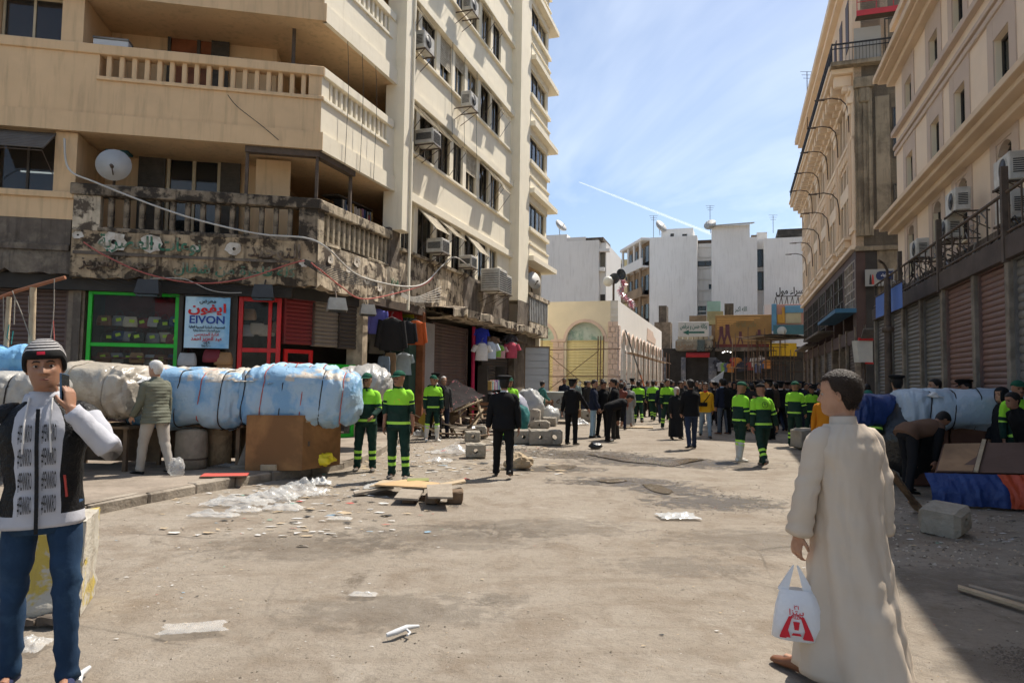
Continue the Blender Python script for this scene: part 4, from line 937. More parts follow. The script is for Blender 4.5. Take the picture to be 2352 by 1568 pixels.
for zi, (z0, z1, arched) in enumerate(rows_):
 zlo = 0.0 if zi == 0 else (rows_[zi-1][1]+z0)/2-0.2
 zhi = HR if zi == len(rows_)-1 else (z1+rows_[zi+1][0])/2-0.2
 m = MB(); m.box(RIGHT,A0,A1,dW-0.35,dW,zlo,z0); m.box(RIGHT,A0,A1,dW-0.35,dW,z1+(hw*0.9 if arched else 0),zhi)
 ed = sorted([c-hw for c in cols]+[c+hw for c in cols]); ed = [A0]+ed+[A1]
 for p, q in zip(ed[::2], ed[1::2]): m.box(RIGHT,p,q,dW-0.35,dW,z0,z1+(hw*0.9 if arched else 0))
 m.build('wall', mBeige, rb_)
 for c in cols:
  if c < -6: continue
  zt = z1+(hw*0.9 if arched else 0)
  if arched:
   m = MB(); seg = 8
   for i in range(seg):
    x0, x1 = c-hw*math.cos(math.pi*i/seg), c-hw*math.cos(math.pi*(i+1)/seg)
    q0, q1 = z1+hw*0.88*math.sin(math.pi*i/seg), z1+hw*0.88*math.sin(math.pi*(i+1)/seg)
    m.add([RIGHT.P(x0,dW+0.0,q0),RIGHT.P(x1,dW+0.0,q1),RIGHT.P(x1,dW+0.0,zt+0.01),RIGHT.P(x0,dW+0.0,zt+0.01),RIGHT.P(x0,dW-0.34,q0),RIGHT.P(x1,dW-0.34,q1)],[(0,1,2,3),(0,4,5,1)])
   m.build('arch_head', mTaupe, rb_)
  m = MB(); m.box(RIGHT,c-hw-0.34,c-hw+0.0,dW,dW+0.025,z0-0.25,z1+0.75); m.box(RIGHT,c+hw,c+hw+0.34,dW,dW+0.025,z0-0.25,z1+0.75); m.box(RIGHT,c-hw,c+hw,dW,dW+0.025,z0-0.25,z0-0.02)
  m.box(RIGHT,c-hw,c+hw,dW,dW+0.022,(zt+0.005),z1+0.75); m.build('window_surround', mTaupe, rb_)
  m = MB()
  for q in (c-hw+0.02,c+hw-0.03): m.box(RIGHT,q,q+0.01,dW-0.19,dW-0.01,z0,zt)
  m.box(RIGHT,c-hw,c+hw,dW-0.19,dW+0.06,z0-0.04,z0+0.005); m.build('window_reveal', mReveal, rb_)
  window(RIGHT,c-hw,c+hw,z0+0.01,zt-0.01,dW-0.15,rb_, mFrameD)
def course(fr, a0, a1, prof, mt, nm, parent):
 for z0, z1, d0, d1 in prof:
  m = MB(); m.box(fr,a0,a1+(d1-dW if fr is RIGHT else 0),d0,d1,z0,z1,0,0.012); m.build(nm, mt, parent)
course(RIGHT,A0,A1,[(6.86,6.98,dW-0.1,dW+0.48),(6.98,7.12,dW-0.1,dW+0.62),(6.70,6.86,dW-0.1,dW+0.25)],mCornice,'cornice',rb_)
course(RIGHT,A0,A1,[(7.12,7.42,dW-0.1,dW+0.07)],mBeige,'plinth_course',rb_)
course(RIGHT,A0,A1,[(9.95,10.12,dW-0.1,dW+0.14),(9.50,9.62,dW-0.1,dW+0.09),(9.30,9.44,dW-0.1,dW+0.06)],mTaupe,'string_course',rb_)
course(RIGHT,A0,A1,[(11.95,12.05,dW-0.1,dW+0.45),(12.05,12.22,dW-0.1,dW+0.58),(11.75,11.95,dW-0.1,dW+0.22)],mCornice,'cornice',rb_)
course(RIGHT,A0,A1,[(13.6,13.85,dW-0.4,dW+0.12)],mCornice,'parapet_cornice',rb_)
m = MB(); m.box(RIGHT,A0,A1-0.3,-9,dW-0.36,0,13.6); m.build('inner_mass', mInside, rb_)
m = MB(); m.box(RIGHT,A1-0.3,A1-0.002,-9,dW-0.002,0,13.62); m.build('end_wall', mBeige, rb_)
sr = thing('shuttered_shop_row', 'row of closed roller shutter shops with a rusty railing on their roof', 'building', RIGHT.P(2,0,0))
mPostR = mat('shop_row_post', (0.22, 0.19, 0.15), 0.8, 0.25, 3, (0.10,0.08,0.06), 0.6, bump=0.3)
bays = [(8.28,6.32,mSteelG,'grey'),(6.10,4.65,mSteelG,'grey'),(4.42,2.78,mSteelG,'grey'),(2.60,0.98,mSteelG,'grey'),(0.72,-1.14,mSteelPk,'faded pink'),(-1.34,-2.85,mSteelPk,'faded pink'),(-3.05,-5.2,mSteelG,'grey'),(-5.4,-8.2,mSteelG,'grey')]
for i, (a, b, mt_, nm) in enumerate(bays):
 roller(RIGHT,b,a,0.10,3.72,-0.06,mt_,sr,0.105 if i < 6 else 0.14)
for a in (8.35,6.21,4.53,2.69,0.85,-1.24,-2.95,-5.3,-8.3):
 m = MB(); m.box(RIGHT,a-0.09,a+0.09,-0.2,0.06,0.0,3.75,0,0.01); m.build('post', mPostR, sr)
m = MB(); m.box(RIGHT,-9.5,8.45,-0.25,0.10,3.74,4.12,0,0.01); m.build('header_beam', mat('dark_header',(0.085,0.065,0.055),0.85,0.3,2,bump=0.3), sr)
m = MB(); m.box(RIGHT,-9.5,8.4,-0.79,-0.26,3.9,4.02); m.build('roof_slab', mSoot, sr)
m = MB(); m.tube([RIGHT.P(8.4,0.05,4.86),RIGHT.P(-9.5,0.05,4.86)],0.03,6); m.tube([RIGHT.P(8.4,0.05,4.2),RIGHT.P(-9.5,0.05,4.2)],0.022,6); m.build('railing_rail', mIron, sr)
for i in range(34):
 a = 8.3-i*0.52; m = MB(); m.box(RIGHT,a-0.012,a+0.012,0.038,0.062,4.1,4.86); m.build('railing_bar', mIron, sr)
for a in (4.6,0.85,-3.0):
 m = MB(); m.box(RIGHT,a-0.05,a+0.05,0.02,0.12,3.7,5.3); m.build('railing_post', mIron, sr)
rn = random.Random(8); jm = MB()
for i in range(150):
 a = rn.uniform(-7,8); zz = rn.uniform(4.1,4.85); P = RIGHT.P(a,rn.uniform(-0.5,-0.05),zz); pts = [P]
 for k in range(4): P = P+S_*rn.uniform(-0.4,0.4)+Vector((0,0,rn.uniform(-0.2,0.2))); P.z = min(max(P.z,4.08),5.0); pts.append(P)
 jm.tube(pts,rn.choice((0.008,0.012,0.02)),4,rn.randint(0,2))
jm.build('cable_tangle', [mIron,mDark,mat('grey_cable',(0.25,0.24,0.23),0.6,0.1,3,bump=0)], None, kind='stuff', label='tangle of old cables and scrap behind the rusty railing')
m = MB(); m.box(RIGHT,-8,8.2,-0.76,-0.62,4.03,4.75).jitter(0.0,1); m.build('scrap_boards', mSoot, sr)
t = thing('blue_cloth_screen','sheet of blue cloth stretched at the far end of the shuttered row','cloth',RIGHT.P(4.0,0.5,3.6))
m = MB(); mBlue = mat('blue_cloth',(0.10,0.19,0.52),0.8,0.08,2,bump=0.15)
b0 = D(2011,684,18.2); b1 = D(2071,648,15.6); 
zt0, zb0 = D(2011,684,18.2).z, D(2011,731,18.2).z; zt1, zb1 = D(2071,648,15.6).z, D(2071,706,15.6).z
m.grid(lambda i,j: Vector((b0.x+(b1.x-b0.x)*i/16, b0.y+(b1.y-b0.y)*i/16+0.02*math.sin(i*1.1), (zb0+(zb1-zb0)*i/16)*(1-j/6)+(zt0+(zt1-zt0)*i/16)*j/6)),16,6); m.build('cloth',mBlue,t)
m = MB(); m.tube([b0+Vector((0,0.02,0.02)),Vector((b1.x,b1.y+0.02,zt1+0.02))],0.02,6); m.build('top_rod',mIron,t)
t = thing('lamp_post','old iron lamp post with a bent arm in front of the blue cloth','lamp post',Vector((D(2040,800,16.2).x,16.2,0)))
px0 = D(2040,800,16.2).x; m = MB(); m.tube([(px0,16.2,0),(px0,16.2,3.0),(px0+0.01,16.2,4.2)],[0.09,0.08,0.07],10); m.build('pole',mIron,t)
m = MB(); m.tube([(px0+0.01,16.2,4.15),(px0-0.02,16.15,4.4),(px0-0.14,16.1,4.55),(px0-0.3,16.0,4.6)],0.03,8); m.build('bent_arm',mIron,t)
m = MB(); m.lathe((px0,16.2,2.9),[(0.085,0),(0.13,0.03),(0.13,0.12),(0.085,0.16)],10); m.build('collar',mIron,t)
# air conditioners
mACw = mat('ac_casing', (0.55,0.53,0.48), 0.5, 0.1, 5, (0.36,0.31,0.24), 0.5, bump=0.05); mACg = mat('ac_grille', (0.05,0.05,0.05), 0.6, 0.1, 3, bump=0)
def ac_unit(fr, a, z, label, group, kind='split', w=0.82, h=0.56, dp=0.32, d0=0.12, yaw=0):
 t = thing('air_conditioner', label, 'air conditioner', fr.P(a,d0,z), group)
 m = MB(); m.box(fr,a-w/2,a+w/2,d0,d0+dp,z,z+h,0,0.018); m.build('casing', mACw, t)
 c = fr.P(a-w*0.12,d0+dp+0.002,z+h/2)
 if kind == 'split':
  m = MB(); r = h*0.40
  m.lathe(c,[(r*1.02,0.0),(r,0.012),(r*0.93,0.012),(r*0.93,0.004)],20,axis=fr.nx); m.build('fan_ring', mACw, t)
  m = MB(); m.lathe(c+fr.nx*0.001,[(r*0.92,0.0),(r*0.92,0.004)],20,axis=fr.nx); m.lathe(c+fr.nx*0.004,[(r*0.25,0.0),(r*0.2,0.02)],12,axis=fr.nx); m.build('fan_grille', mACg, t)
 else:
  m = MB()
  for i in range(9): zz = z+0.06+(h-0.12)*i/9; m.box(fr,a-w/2+0.05,a+w/2-0.05,d0+dp,d0+dp+0.008,zz,zz+(h-0.12)/9*0.5)
  m.build('louvre_grille', mACg, t)
 s_ = a-w/2 if fr.ax.y > 0 else a+w/2
 m = MB()
 for i in range(7): zz = z+0.12+(h-0.24)*i/7; m.box(fr,a-w/2-0.006,a-w/2,d0+0.06,d0+dp-0.06,zz,zz+0.02)
 m.build('side_vents', mACg, t)
 m = MB()
 for q in (a-w/2+0.06, a+w/2-0.06):
  m.box(fr,q-0.015,q+0.015,0.0 if fr is SIDE else dW,d0+dp+0.04,z-0.035,z-0.005); m.tube([fr.P(q,d0+dp,z-0.03),fr.P(q,(0.0 if fr is SIDE else dW),z-0.42)],0.013,5)
 m.box(fr,a-w/2,a+w/2,d0+dp,d0+dp+0.03,z-0.04,z-0.01); m.build('bracket', mIron, t)
gL = 'air conditioners on the cream street front'
ac_unit(SIDE,8.1,14.45,'grey white air conditioner high up near the top of the photograph on the cream front',gL,dp=0.36,d0=0.25,h=0.52,w=0.7)
ac_unit(SIDE,4.85,11.55,'air conditioner with large round fan beside the cream corner pier',gL,h=0.54,d0=0.12,w=0.72)
ac_unit(SIDE,8.15,11.05,'air conditioner on an iron cradle above the broken plaster patch',gL,dp=0.38,d0=0.25,h=0.54,w=0.7)
ac_unit(SIDE,5.15,8.75,'box shaped window air conditioner beside the corner pier, third storey',gL,'box',0.6,0.45,0.62,0.0)
ac_unit(SIDE,6.15,5.62,'window air conditioner under the lifted beige shutters, left one',gL,'box',0.6,0.45,0.55,0.0)
ac_unit(SIDE,8.75,5.58,'window air conditioner under the lifted beige shutters, right one',gL,'box',0.55,0.42,0.5,0.0)
ac_unit(SIDE,10.9,5.0,'large dusty air conditioner low on the scorched wall',gL,'box',0.9,0.85,0.75,0.1)
ac_unit(SIDE,12.35,5.1,'smaller white air conditioner right of the large dusty one',gL,'box',0.7,0.75,0.5,0.1)
ac_unit(SIDE,8.0,17.6,'topmost air conditioner on the cream street front',gL,dp=0.45,d0=0.35)
gR = 'air conditioners on the beige office block'
for x_,y_,lab in ((2322,392,'air conditioner on brackets under the large arched window at the right edge'),(2200,465,'upper air conditioner of the pair on long brackets on the beige wall'),(2182,528,'lower air conditioner with round fan on the beige wall'),(2112,574,'far air conditioner by the end of the beige block'),(2325,478,'dark air conditioner behind the railing near the right edge')):
 a,z = RIGHT.px(x_,y_,-0.3); ac_unit(RIGHT,a,z-0.25,lab,gR,'split',0.74,0.5,0.3,-0.45)
# old hotel further along
HC = Vector((16,31.6,0)); HST = Frame(HC,S_,-N_); HEN = Frame(HC,N_,-S_)
mHot = mat('peach_stucco_hotel', (0.74,0.56,0.39), 0.9, 0.06, 0.7, (0.64,0.47,0.32), 0.4, bump=0.1)
mHotL = mat('pale_stucco_trim', (0.80,0.64,0.47), 0.9, 0.06, 0.7, bump=0.1)
mStone = mat('sooty_stone', (0.30,0.245,0.17), 0.92, 0.15, 0.8, (0.11,0.088,0.062), 0.8, (0.45,0.62), streak=(0.07,0.055,0.04), streak_amt=0.6, bump=0.3)
mBrownP = mat('dark_brown_panel',(0.075,0.045,0.038),0.6,0.2,1.2,bump=0.1)
ho = thing('hotel_building','tall old peach stucco building with ornate cornice, sooty stone end and balcony','building',HC)
LH = 26.0
m = MB(); m.box(HST,0.0,LH,-12,-0.35,8.0,25.5); m.build('inner_mass', mInside, ho)
m = MB(); m.box(HST,0.0,LH,-0.35,0.0,15.6,16.7); m.box(HST,0,LH,-0.35,0,8.0,8.9); m.box(HST,0,LH,-0.35,0,12.6,13.4); m.build('wall', mHot, ho)
pb = 4.36
for i in range(6):
 a = 0.0+i*pb
 m = MB(); m.box(HST,a,a+1.15,-0.35,0.10,8.9,15.6); m.build('pilaster', mHotL, ho)
 for q in (a+0.18,a+0.48,a+0.78): m = MB(); m.box(HST,q,q+0.16,0.10,0.15,9.2,15.0); m.build('pilaster_flute', mHot, ho)
 m = MB(); m.box(HST,a-0.05,a+1.2,0,0.28,15.0,15.3,0,0.02); m.box(HST,a+0.1,a+1.05,0,0.22,14.5,15.0,0,0.03); m.build('capital', mHotL, ho)
 if i < 6 and a+1.15 < LH:
  b0_, b1_ = a+1.15, min(a+pb, LH)
  for z0,z1 in ((8.9,12.6),(13.4,15.6)):
   w3 = (b1_-b0_)/3
   for q in range(4): m = MB(); x = b0_+w3*q; m.box(HST,x-0.09,x+0.09,-0.3,0.03,z0,z1); m.build('window_mullion', mHotL, ho)
   for q in range(3): window(HST,b0_+w3*q+0.09,b0_+w3*(q+1)-0.09,z0+0.02,z1-0.02,-0.22,ho,mWoodRed)
  m = MB(); m.box(HST,b0_,b1_,-0.1,0.04,10.9,11.6); m.build('window_apron', mHotL, ho)
  for q in range(5): m = MB(); x = b0_+(b1_-b0_)*(q+0.5)/5; m.box(HST,x-0.12,x+0.12,0,0.30,8.35,8.7,0,0.03); m.build('console', mHotL, ho)
  m = MB(); m.box(HST,b0_,b1_,0,0.34,8.7,8.85,0,0.015); m.build('sill', mHotL, ho)
  for q in range(6): m = MB(); x = b0_+(b1_-b0_)*(q+0.5)/6; m.box(HST,x-0.10,x+0.10,0.0,0.12,12.75,13.2,0,0.03); m.build('rosette', mHotL, ho)
for z0,z1,d1,mm in ((8.0,8.2,0.22,mHotL),(13.25,13.45,0.14,mHotL),(15.6,15.85,0.2,mHotL),(16.5,16.75,0.95,mHotL),(16.75,16.9,1.05,mHotL)):
 m = MB(); m.box(HST,0,LH,-0.05,d1,z0,z1,0,0.02); m.build('cornice', mm, ho)
for i in range(24):
 a = 0.25+i*(LH-0.5)/24; m = MB(); m.box(HST,a,a+0.32,0.0,0.80,15.95,16.5,0,0.04); m.box(HST,a,a+0.32,0.0,0.45,15.7,15.95,0,0.04); m.build('modillion', mHotL, ho)
 if i < 23: m = MB(); x = a+0.5; m.box(HST,x,x+0.42,0.15,0.75,16.42,16.499,0,0.01); m.build('soffit_coffer', mHot, ho)
m = MB(); m.box(HST,-0.4,LH,0.92,0.97,17.75,17.82); m.box(HST,-0.4,LH,0.93,0.96,17.55,17.59); m.box(HST,-0.4,LH,0.93,0.96,16.95,16.99)
for i in range(150): a = -0.38+i*0.175; m.box(HST,a,a+0.02,0.935,0.955,16.9,17.76)
m.box(HEN,-0.95,4.0,0.30,0.35,17.75,17.82); m.box(HEN,-0.95,4.0,0.31,0.34,17.55,17.59)
for i in range(34): a = -0.94+i*0.145; m.box(HEN,a,a+0.016,0.315,0.335,16.95,17.76)
m.build('balcony_railing', mat('dark_iron_rail',(0.035,0.033,0.035),0.6,0.1,3,bump=0.05), ho)
m = MB(); m.box(HEN,-1.0,4.5,-0.2,0.42,16.72,16.93,0,0.015); m.build('balcony_slab', mStone, ho)
m = MB(); m.box(HST,0.0,LH,-1.5,0.0,16.9,22.0); m.build('attic_wall', mHot, ho)
m = MB(); m.box(HST,0.0,LH,-1.5,0.55,21.8,22.2,0,0.03); m.box(HST,0,LH,-1.5,0.3,21.5,21.8,0,0.02); m.build('roof_cornice', mHotL, ho)
for i in range(12):
 a = 1.0+i*2.1; m = MB(); m.box(HST,a,a+0.9,0.0,0.03,18.2,20.6); m.build('attic_shutter', mBrownP, ho)
m = MB(); m.box(HEN,0.02,7,-1.2,0.0,8.0,16.72); m.build('end_wall', mStone, ho)
m = MB(); m.box(HEN,0.05,0.75,0.0,0.16,8.6,15.6); m.box(HEN,0.12,0.22,0.16,0.21,8.6,15.0); m.box(HEN,0.35,0.45,0.16,0.21,8.6,15.0); m.box(HEN,0.58,0.68,0.16,0.21,8.6,15.0); m.build('corner_pilaster', mStone, ho)
m = MB(); m.box(HEN,0.0,0.85,0.0,0.32,15.6,16.1,0,0.03); m.box(HEN,0.2,0.65,0.0,0.30,14.9,15.6,0,0.06); m.build('corner_capital', mStone, ho)
m = MB(); m.box(HEN,0.85,7,0.0,0.08,15.9,16.2,0,0.01); m.box(HEN,-0.02,7,0.0,0.14,7.9,8.12,0,0.02); m.box(HEN,0.9,1.5,0.0,0.05,9.2,15.2,0,0.02); m.build('end_moulding', mStone, ho)
window(HEN,1.62,2.6,9.0,11.0,0.02,ho); window(HEN,1.62,2.6,12.2,14.6,0.02,ho)
m = MB(); m.box(HEN,0.02,7,-1.2,-0.02,16.93,22.0); m.build('attic_end_wall', mStone, ho)
m = MB(); m.box(HEN,0.05,1.2,-0.02,0.02,17.0,18.6); m.build('grey_render', mat('grey_render',(0.42,0.40,0.36),0.9,0.1,1,bump=0.1), ho)
window(HEN,1.35,2.3,17.0,18.9,0.0,ho)
m = MB(); m.box(HST,0.0,LH,-0.4,-0.02,7.55,8.0); m.box(HEN,0.0,7,-1.0,-0.02,4.2,8.0); m.build('mezzanine_panel', mBrownP, ho)
m = MB(); m.box(HEN,0.9,7,-0.02,0.02,5.0,7.9); m.build('end_stone_panel', mStone, ho)
mGr = mat('pale_mezzanine_glass',(0.42,0.44,0.42),0.25,0.12,1.5,(0.2,0.2,0.19),0.5,bump=0,spec=0.6)
for i in range(7):
 a = 0.25+i*3.7
 if i > 0: m = MB(); m.box(HST,a-0.3,a,-0.4,0.03,4.3,7.55); m.build('mezzanine_post', mBrownP, ho)
 nx_, nz2 = (5,5) if i == 0 else (4,3)
 m = MB(); w = 3.2
 for q in range(nx_+1): x = a+w*q/nx_; m.box(HST,x-0.03,x+0.03,-0.12,0.02,5.3,7.55)
 for q in range(nz2+1): zz = 5.3+2.25*q/nz2; m.box(HST,a,a+w,-0.11,0.015,zz-0.03,zz+0.03)
 fr_ = m.build('mezzanine_frame', mWood if i else mat('rust_white_frame',(0.40,0.34,0.28),0.7,0.3,4,bump=0.1), ho)
 rr = random.Random(i)
 for q in range(nx_):
  for k in range(nz2):
   if rr.random() < (0.0 if i == 0 else 0.35): continue
   m = MB(); x = a+w*q/nx_; zz = 5.3+2.25*k/nz2; m.box(HST,x+0.03,x+w/nx_-0.03,-0.06,-0.05,zz+0.03,zz+2.25/nz2-0.03); m.build('pane', mGr if rr.random() < 0.75 else mGlass, fr_)
m = MB(); m.box(HST,0,LH,-6,-0.4,0,8.0); m.build('shop_mass', mDark, ho)
m = MB(); m.plate(Frame(HST.P(0,0,0),S_,-N_),[(0.0,5.25),(7.2,5.2),(7.2,5.05),(0.0,5.05)],0.0,0.9); m.build('blue_awning', mat('blue_awning',(0.04,0.13,0.22),0.6,0.15,2,bump=0.1), ho)
m = MB(); m.box(HST,7.4,16,0.0,0.9,4.6,4.75,0,0.02); m.box(HST,16.5,LH,0,0.7,4.4,4.55,0,0.02); m.build('awning', mSoot, ho)
for i,(a0_,a1_,mm) in enumerate(((0.6,2.9,mSteelD),(3.2,5.2,mDark),(5.6,8.2,mDark),(8.6,11.6,mSteelG),(12,15,mSteelG),(15.6,18.6,mSteelD),(19,22,mSteelG),(22.4,25.4,mSteelD))):
 if mm is mDark: continue
 roller(HST,a0_,a1_,0.02,3.6,-0.12,mm,ho,0.16)
for a in (0.3,3.05,5.4,8.4,11.8,15.3,18.8,22.2,25.6): m = MB(); m.box(HST,a-0.14,a+0.14,-0.4,0.05,0,4.4,0,0.02); m.build('shop_pier', mTile, ho)
m = MB(); m.box(HST,0,LH,-0.4,0.0,3.65,4.3); m.build('shop_fascia', mBrownP, ho)
t = thing('wall_sign','white shop sign with a blue oval on the sooty end wall','sign',HEN.P(0.9,0.25,6.2))
m = MB(); m.box(HEN,0.34,1.52,0.2,0.3,6.22,7.0,0,0.01); m.build('board', mat('sign_white',(0.30,0.30,0.28),0.6,0.05,2,bump=0), t)
m = MB(); m.plate(HEN,[(0.78+0.0,6.62),(0.84,6.52),(0.95,6.48),(1.48,6.48),(1.48,6.90),(0.95,6.90),(0.84,6.86),(0.78,6.74)],0.30,0.306); m.build('blue_panel', mat('sign_blue',(0.02,0.035,0.10),0.6,0.1,2,bump=0), t)
for i,(x,c) in enumerate(((0.55,(0.03,0.03,0.03)),(0.65,(0.45,0.06,0.05)))):
 m = MB(); m.plate(HEN,[(x-0.05,6.3),(x+0.06,6.3),(x+0.04,6.6),(x+0.025,6.72),(x,6.78),(x-0.025,6.72),(x-0.04,6.58)],0.30,0.305); m.build('printed_figure', mat('ink_%d'%i,c,0.7,0,1,bump=0), t)
lettering('sign_lettering','للازياء',HEN,1.16,6.72,0.31,0.16,mWht,t,0.012)
la_ = MB(); la_.tube([(0,0,-0.9),(0,0.03,0.0),(0,0.10,0.45),(0,0.35,0.75),(0,0.75,0.85),(0,1.15,0.83)],[0.03]*5+[0.022],8); la_ = la_.mesh('arm', mIron)
lh_ = MB(); lh_.hexa([(-0.07,1.05,0.78),(0.07,1.05,0.78),(0.05,1.5,0.80),(-0.05,1.5,0.80),(-0.05,1.05,0.86),(0.05,1.05,0.86),(0.03,1.5,0.84),(-0.03,1.5,0.84)]); lh_ = lh_.mesh('lamp_head', mIron)
hang_ = math.atan2(-N_.x, -N_.y)*-1
for row,z,lst in (('upper',14.6,[-0.0+0.3,4.1,8.2,12.4,16.7]),('lower',10.9,[3.75,8.0,12.45,16.9,21.3])):
 for i,a in enumerate(lst):
  t = thing('arm_lamp',f'curved arm lamp on the peach hotel front, {row} row, {ordn[i]} from the near corner','lamp',HST.P(a,0.16,z),'arm lamps on the hotel front',hang_)
  local('arm',la_,None,t); local('lamp_head',lh_,None,t)
t = thing('work_cradle','red suspended work cradle hanging near the top of the sooty end wall','cradle',HEN.P(1.2,0.6,18.7))
mCr = mat('red_cradle',(0.50,0.05,0.06),0.5,0.15,4,bump=0.05)
m = MB(); m.box(HEN,0.05,2.4,0.4,1.0,18.75,18.8); m.build('platform', mIron, t)
m = MB(); m.box(HEN,0.02,2.42,0.98,1.02,18.7,18.95); m.build('toe_board', mCr, t)
m = MB()
for x in (0.05,0.85,1.55,2.38): m.tube([HEN.P(x,1.0,18.9),HEN.P(x,1.0,19.75)],0.02,6)
for zz in (19.35,19.75): m.tube([HEN.P(0.05,1.0,zz),HEN.P(2.38,1.0,zz)],0.02,6)
m.build('guard_rail', mCr, t)
m = MB(); m.tube([HEN.P(0.2,0.9,19.7),HEN.P(0.2,0.9,22)],0.012,5); m.tube([HEN.P(2.2,0.9,19.7),HEN.P(2.2,0.9,22)],0.012,5); m.build('cable', mIron, t)
P0 = D(1985,800,24)
fr = Frame((P0.x,P0.y,0),(1,0.1,0),(0.1,-1,0))
t = thing('kiosk_light_box','tall white light box with red trim at the far end of the shuttered row','sign box',(P0.x,P0.y,1.9))
a0,z1 = fr.px(1968,782,0); a1,z0 = fr.px(2005,832,0)
m = MB(); m.hexa([fr.P(a0+0.08,0,z0),fr.P(a1,0,z0),fr.P(a1,-0.3,z0),fr.P(a0+0.08,-0.3,z0),fr.P(a0,0,z1),fr.P(a1,0,z1),fr.P(a1,-0.3,z1),fr.P(a0,-0.3,z1)]); m.build('box', mat('light_box_white',(0.62,0.60,0.54),0.6,0.1,2,bump=0), t)
m = MB(); m.box(fr,a0+0.05,a1,-0.02,0.04,z1,z1+0.1); m.box(fr,a0+0.3,a1,-0.02,0.04,z0-0.06,z0); m.build('red_trim', mRed, t)
m = MB(); m.tube([fr.P((a0+a1)/2,-0.15,0),fr.P((a0+a1)/2,-0.15,z0)],0.05,8); m.build('post', mIron, t)
t = thing('canopy_frame','grey panelled canopy tilted above the white light box','canopy',fr.P(0.2,-0.2,3.5))
q = [(1963,756,0.5),(2005,755,0.5),(2006,782,-0.2),(1983,783,-0.2)]
pts = [fr.P(fr.px(x,y,0)[0],d,fr.px(x,y,0)[1]) for x,y,d in q]
m = MB(); m.add(pts+[p+Vector((0,0,-0.06)) for p in pts],[(0,1,2,3),(7,6,5,4),(0,4,5,1),(1,5,6,2),(2,6,7,3),(3,7,4,0)]); m.build('panel', mSteelG, t)
m = MB(); m.tube([fr.P(a1-0.1,-0.3,0),fr.P(a1-0.1,-0.3,z1+0.6)],0.04,6); m.build('post', mIron, t)
# far end of the street
mWhiteW = mat('white_washed_wall',(0.80,0.78,0.75),0.92,0.04,0.3,(0.72,0.70,0.66),0.5,bump=0.05,streak=(0.40,0.37,0.34),streak_amt=0.25)
mWhiteG = mat('grey_washed_wall',(0.68,0.66,0.63),0.92,0.06,0.4,bump=0.05)
mSepia = mat('sepia_stone',(0.30,0.215,0.14),0.92,0.15,0.6,(0.18,0.13,0.085),0.7,bump=0.2)
def far_frame(x, Y): p = D(x,850,Y); return Frame((p.x,p.y,0), N_, -S_)
def rect(fr, x0, y0, x1, y1, d=0.0):
 a0,z1 = fr.px(x0,y0,d); a1,z0 = fr.px(x1,y1,d); return a0,a1,z0,z1
FB = far_frame(1316,64)
w1 = thing('white_building','plain white washed block behind the arcade with a dark roof shelter','building',FB.o)
a0,a1,z0,z1 = rect(FB,1246,541,1375,690); m = MB(); m.box(FB,a0,a1,-9,0,0,z1-0.7); m.box(FB,a0,rect(FB,1246,541,1302,560)[1],-9,0.004,z1-0.7,z1); m.build('wall', mWhiteW, w1)
b0,b1,c0,c1 = rect(FB,1302,546,1345,562); m = MB(); m.box(FB,b0,b1,-5,-0.02,z1-0.75,c1); m.build('roof_room', mWhiteG, w1)
b0,b1,c0,c1 = rect(FB,1344,546,1385,562); m = MB(); m.box(FB,b0,b1,-4,-0.1,z1-0.75,c1); m.build('roof_shelter', mSoot, w1)
e0,e1,_,_ = rect(FB,1375,560,1390,690)
m = MB(); m.box(FB,a1,e1,-9,-0.4,0,z1-0.9); m.build('side_wing', mWhiteG, w1)
for ya,yb,nm,mm in ((578,614,'loggia',mGlass),(614,622,'balustrade',mWhiteW),(572,578,'cornice',mWhiteW),(675,690,'dark_opening',mDark)):
 b0,b1,c0,c1 = rect(FB,1377,ya,1388,yb); m = MB(); m.box(FB,b0,b1+(0.5 if nm == 'cornice' else 0),-0.39,-0.36 if mm is mGlass or mm is mDark else 0.1,c0,c1); m.build(nm, mm, w1)
b0,_,c0,c1 = rect(FB,1240,545,1246,700); m = MB(); m.box(FB,b0-8,a0-0.05,-9,-0.6,0,c1-3); m.build('left_wing', mWhiteG, w1)
FC = far_frame(1640,76)
w2 = thing('white_building','long white washed end block with black windows, lift tower and roof rooms','building',FC.o)
def blk(x0,y0,x1,d0,d1,nm,mt,par=w2,fr=FC,ybot=None):
 a0,z1 = fr.px(x0,y0,d1); a1,_ = fr.px(x1,y0,d1); zb = 0 if ybot is None else fr.px(x0,ybot,d1)[1]
 m = MB(); m.box(fr,a0,a1,d0,d1,zb,z1); return m.build(nm, mt, par)
blk(1492,546,1601,-10,0,'wall',mWhiteW); blk(1519,527,1592,-6,-1.2,'roof_room',mWhiteW); blk(1601,560,1642,-10,-1.6,'recess_wall',mWhiteW)
blk(1634,520,1722,-7,0.3,'lift_tower',mWhiteW); blk(1722,545,1739,-9,0.28,'wall',mWhiteW); blk(1739,550,1772,-10,-1.0,'recess_wall',mWhiteW); blk(1754,548,1900,-10,0,'wall',mWhiteW)
a0,z1 = FC.px(1634,520,0.3); a1,_ = FC.px(1724,520,0.3)
m = MB(); m.add([FC.P(a0-0.3,0.9,z1),FC.P(a1+0.4,0.9,z1+0.1),FC.P(a1+0.2,-3,z1+0.9),FC.P(a0+0.2,-3,z1+0.85),FC.P(a0-0.3,0.9,z1-0.12),FC.P(a1+0.4,0.9,z1-0.02),FC.P(a1+0.2,-3,z1+0.78),FC.P(a0+0.2,-3,z1+0.73)],[(0,1,2,3),(7,6,5,4),(0,4,5,1),(1,5,6,2),(3,2,6,7),(0,3,7,4)]); m.build('tiled_roof', mat('pale_roof_tile',(0.40,0.38,0.34),0.8,0.15,3,bump=0.3), w2)
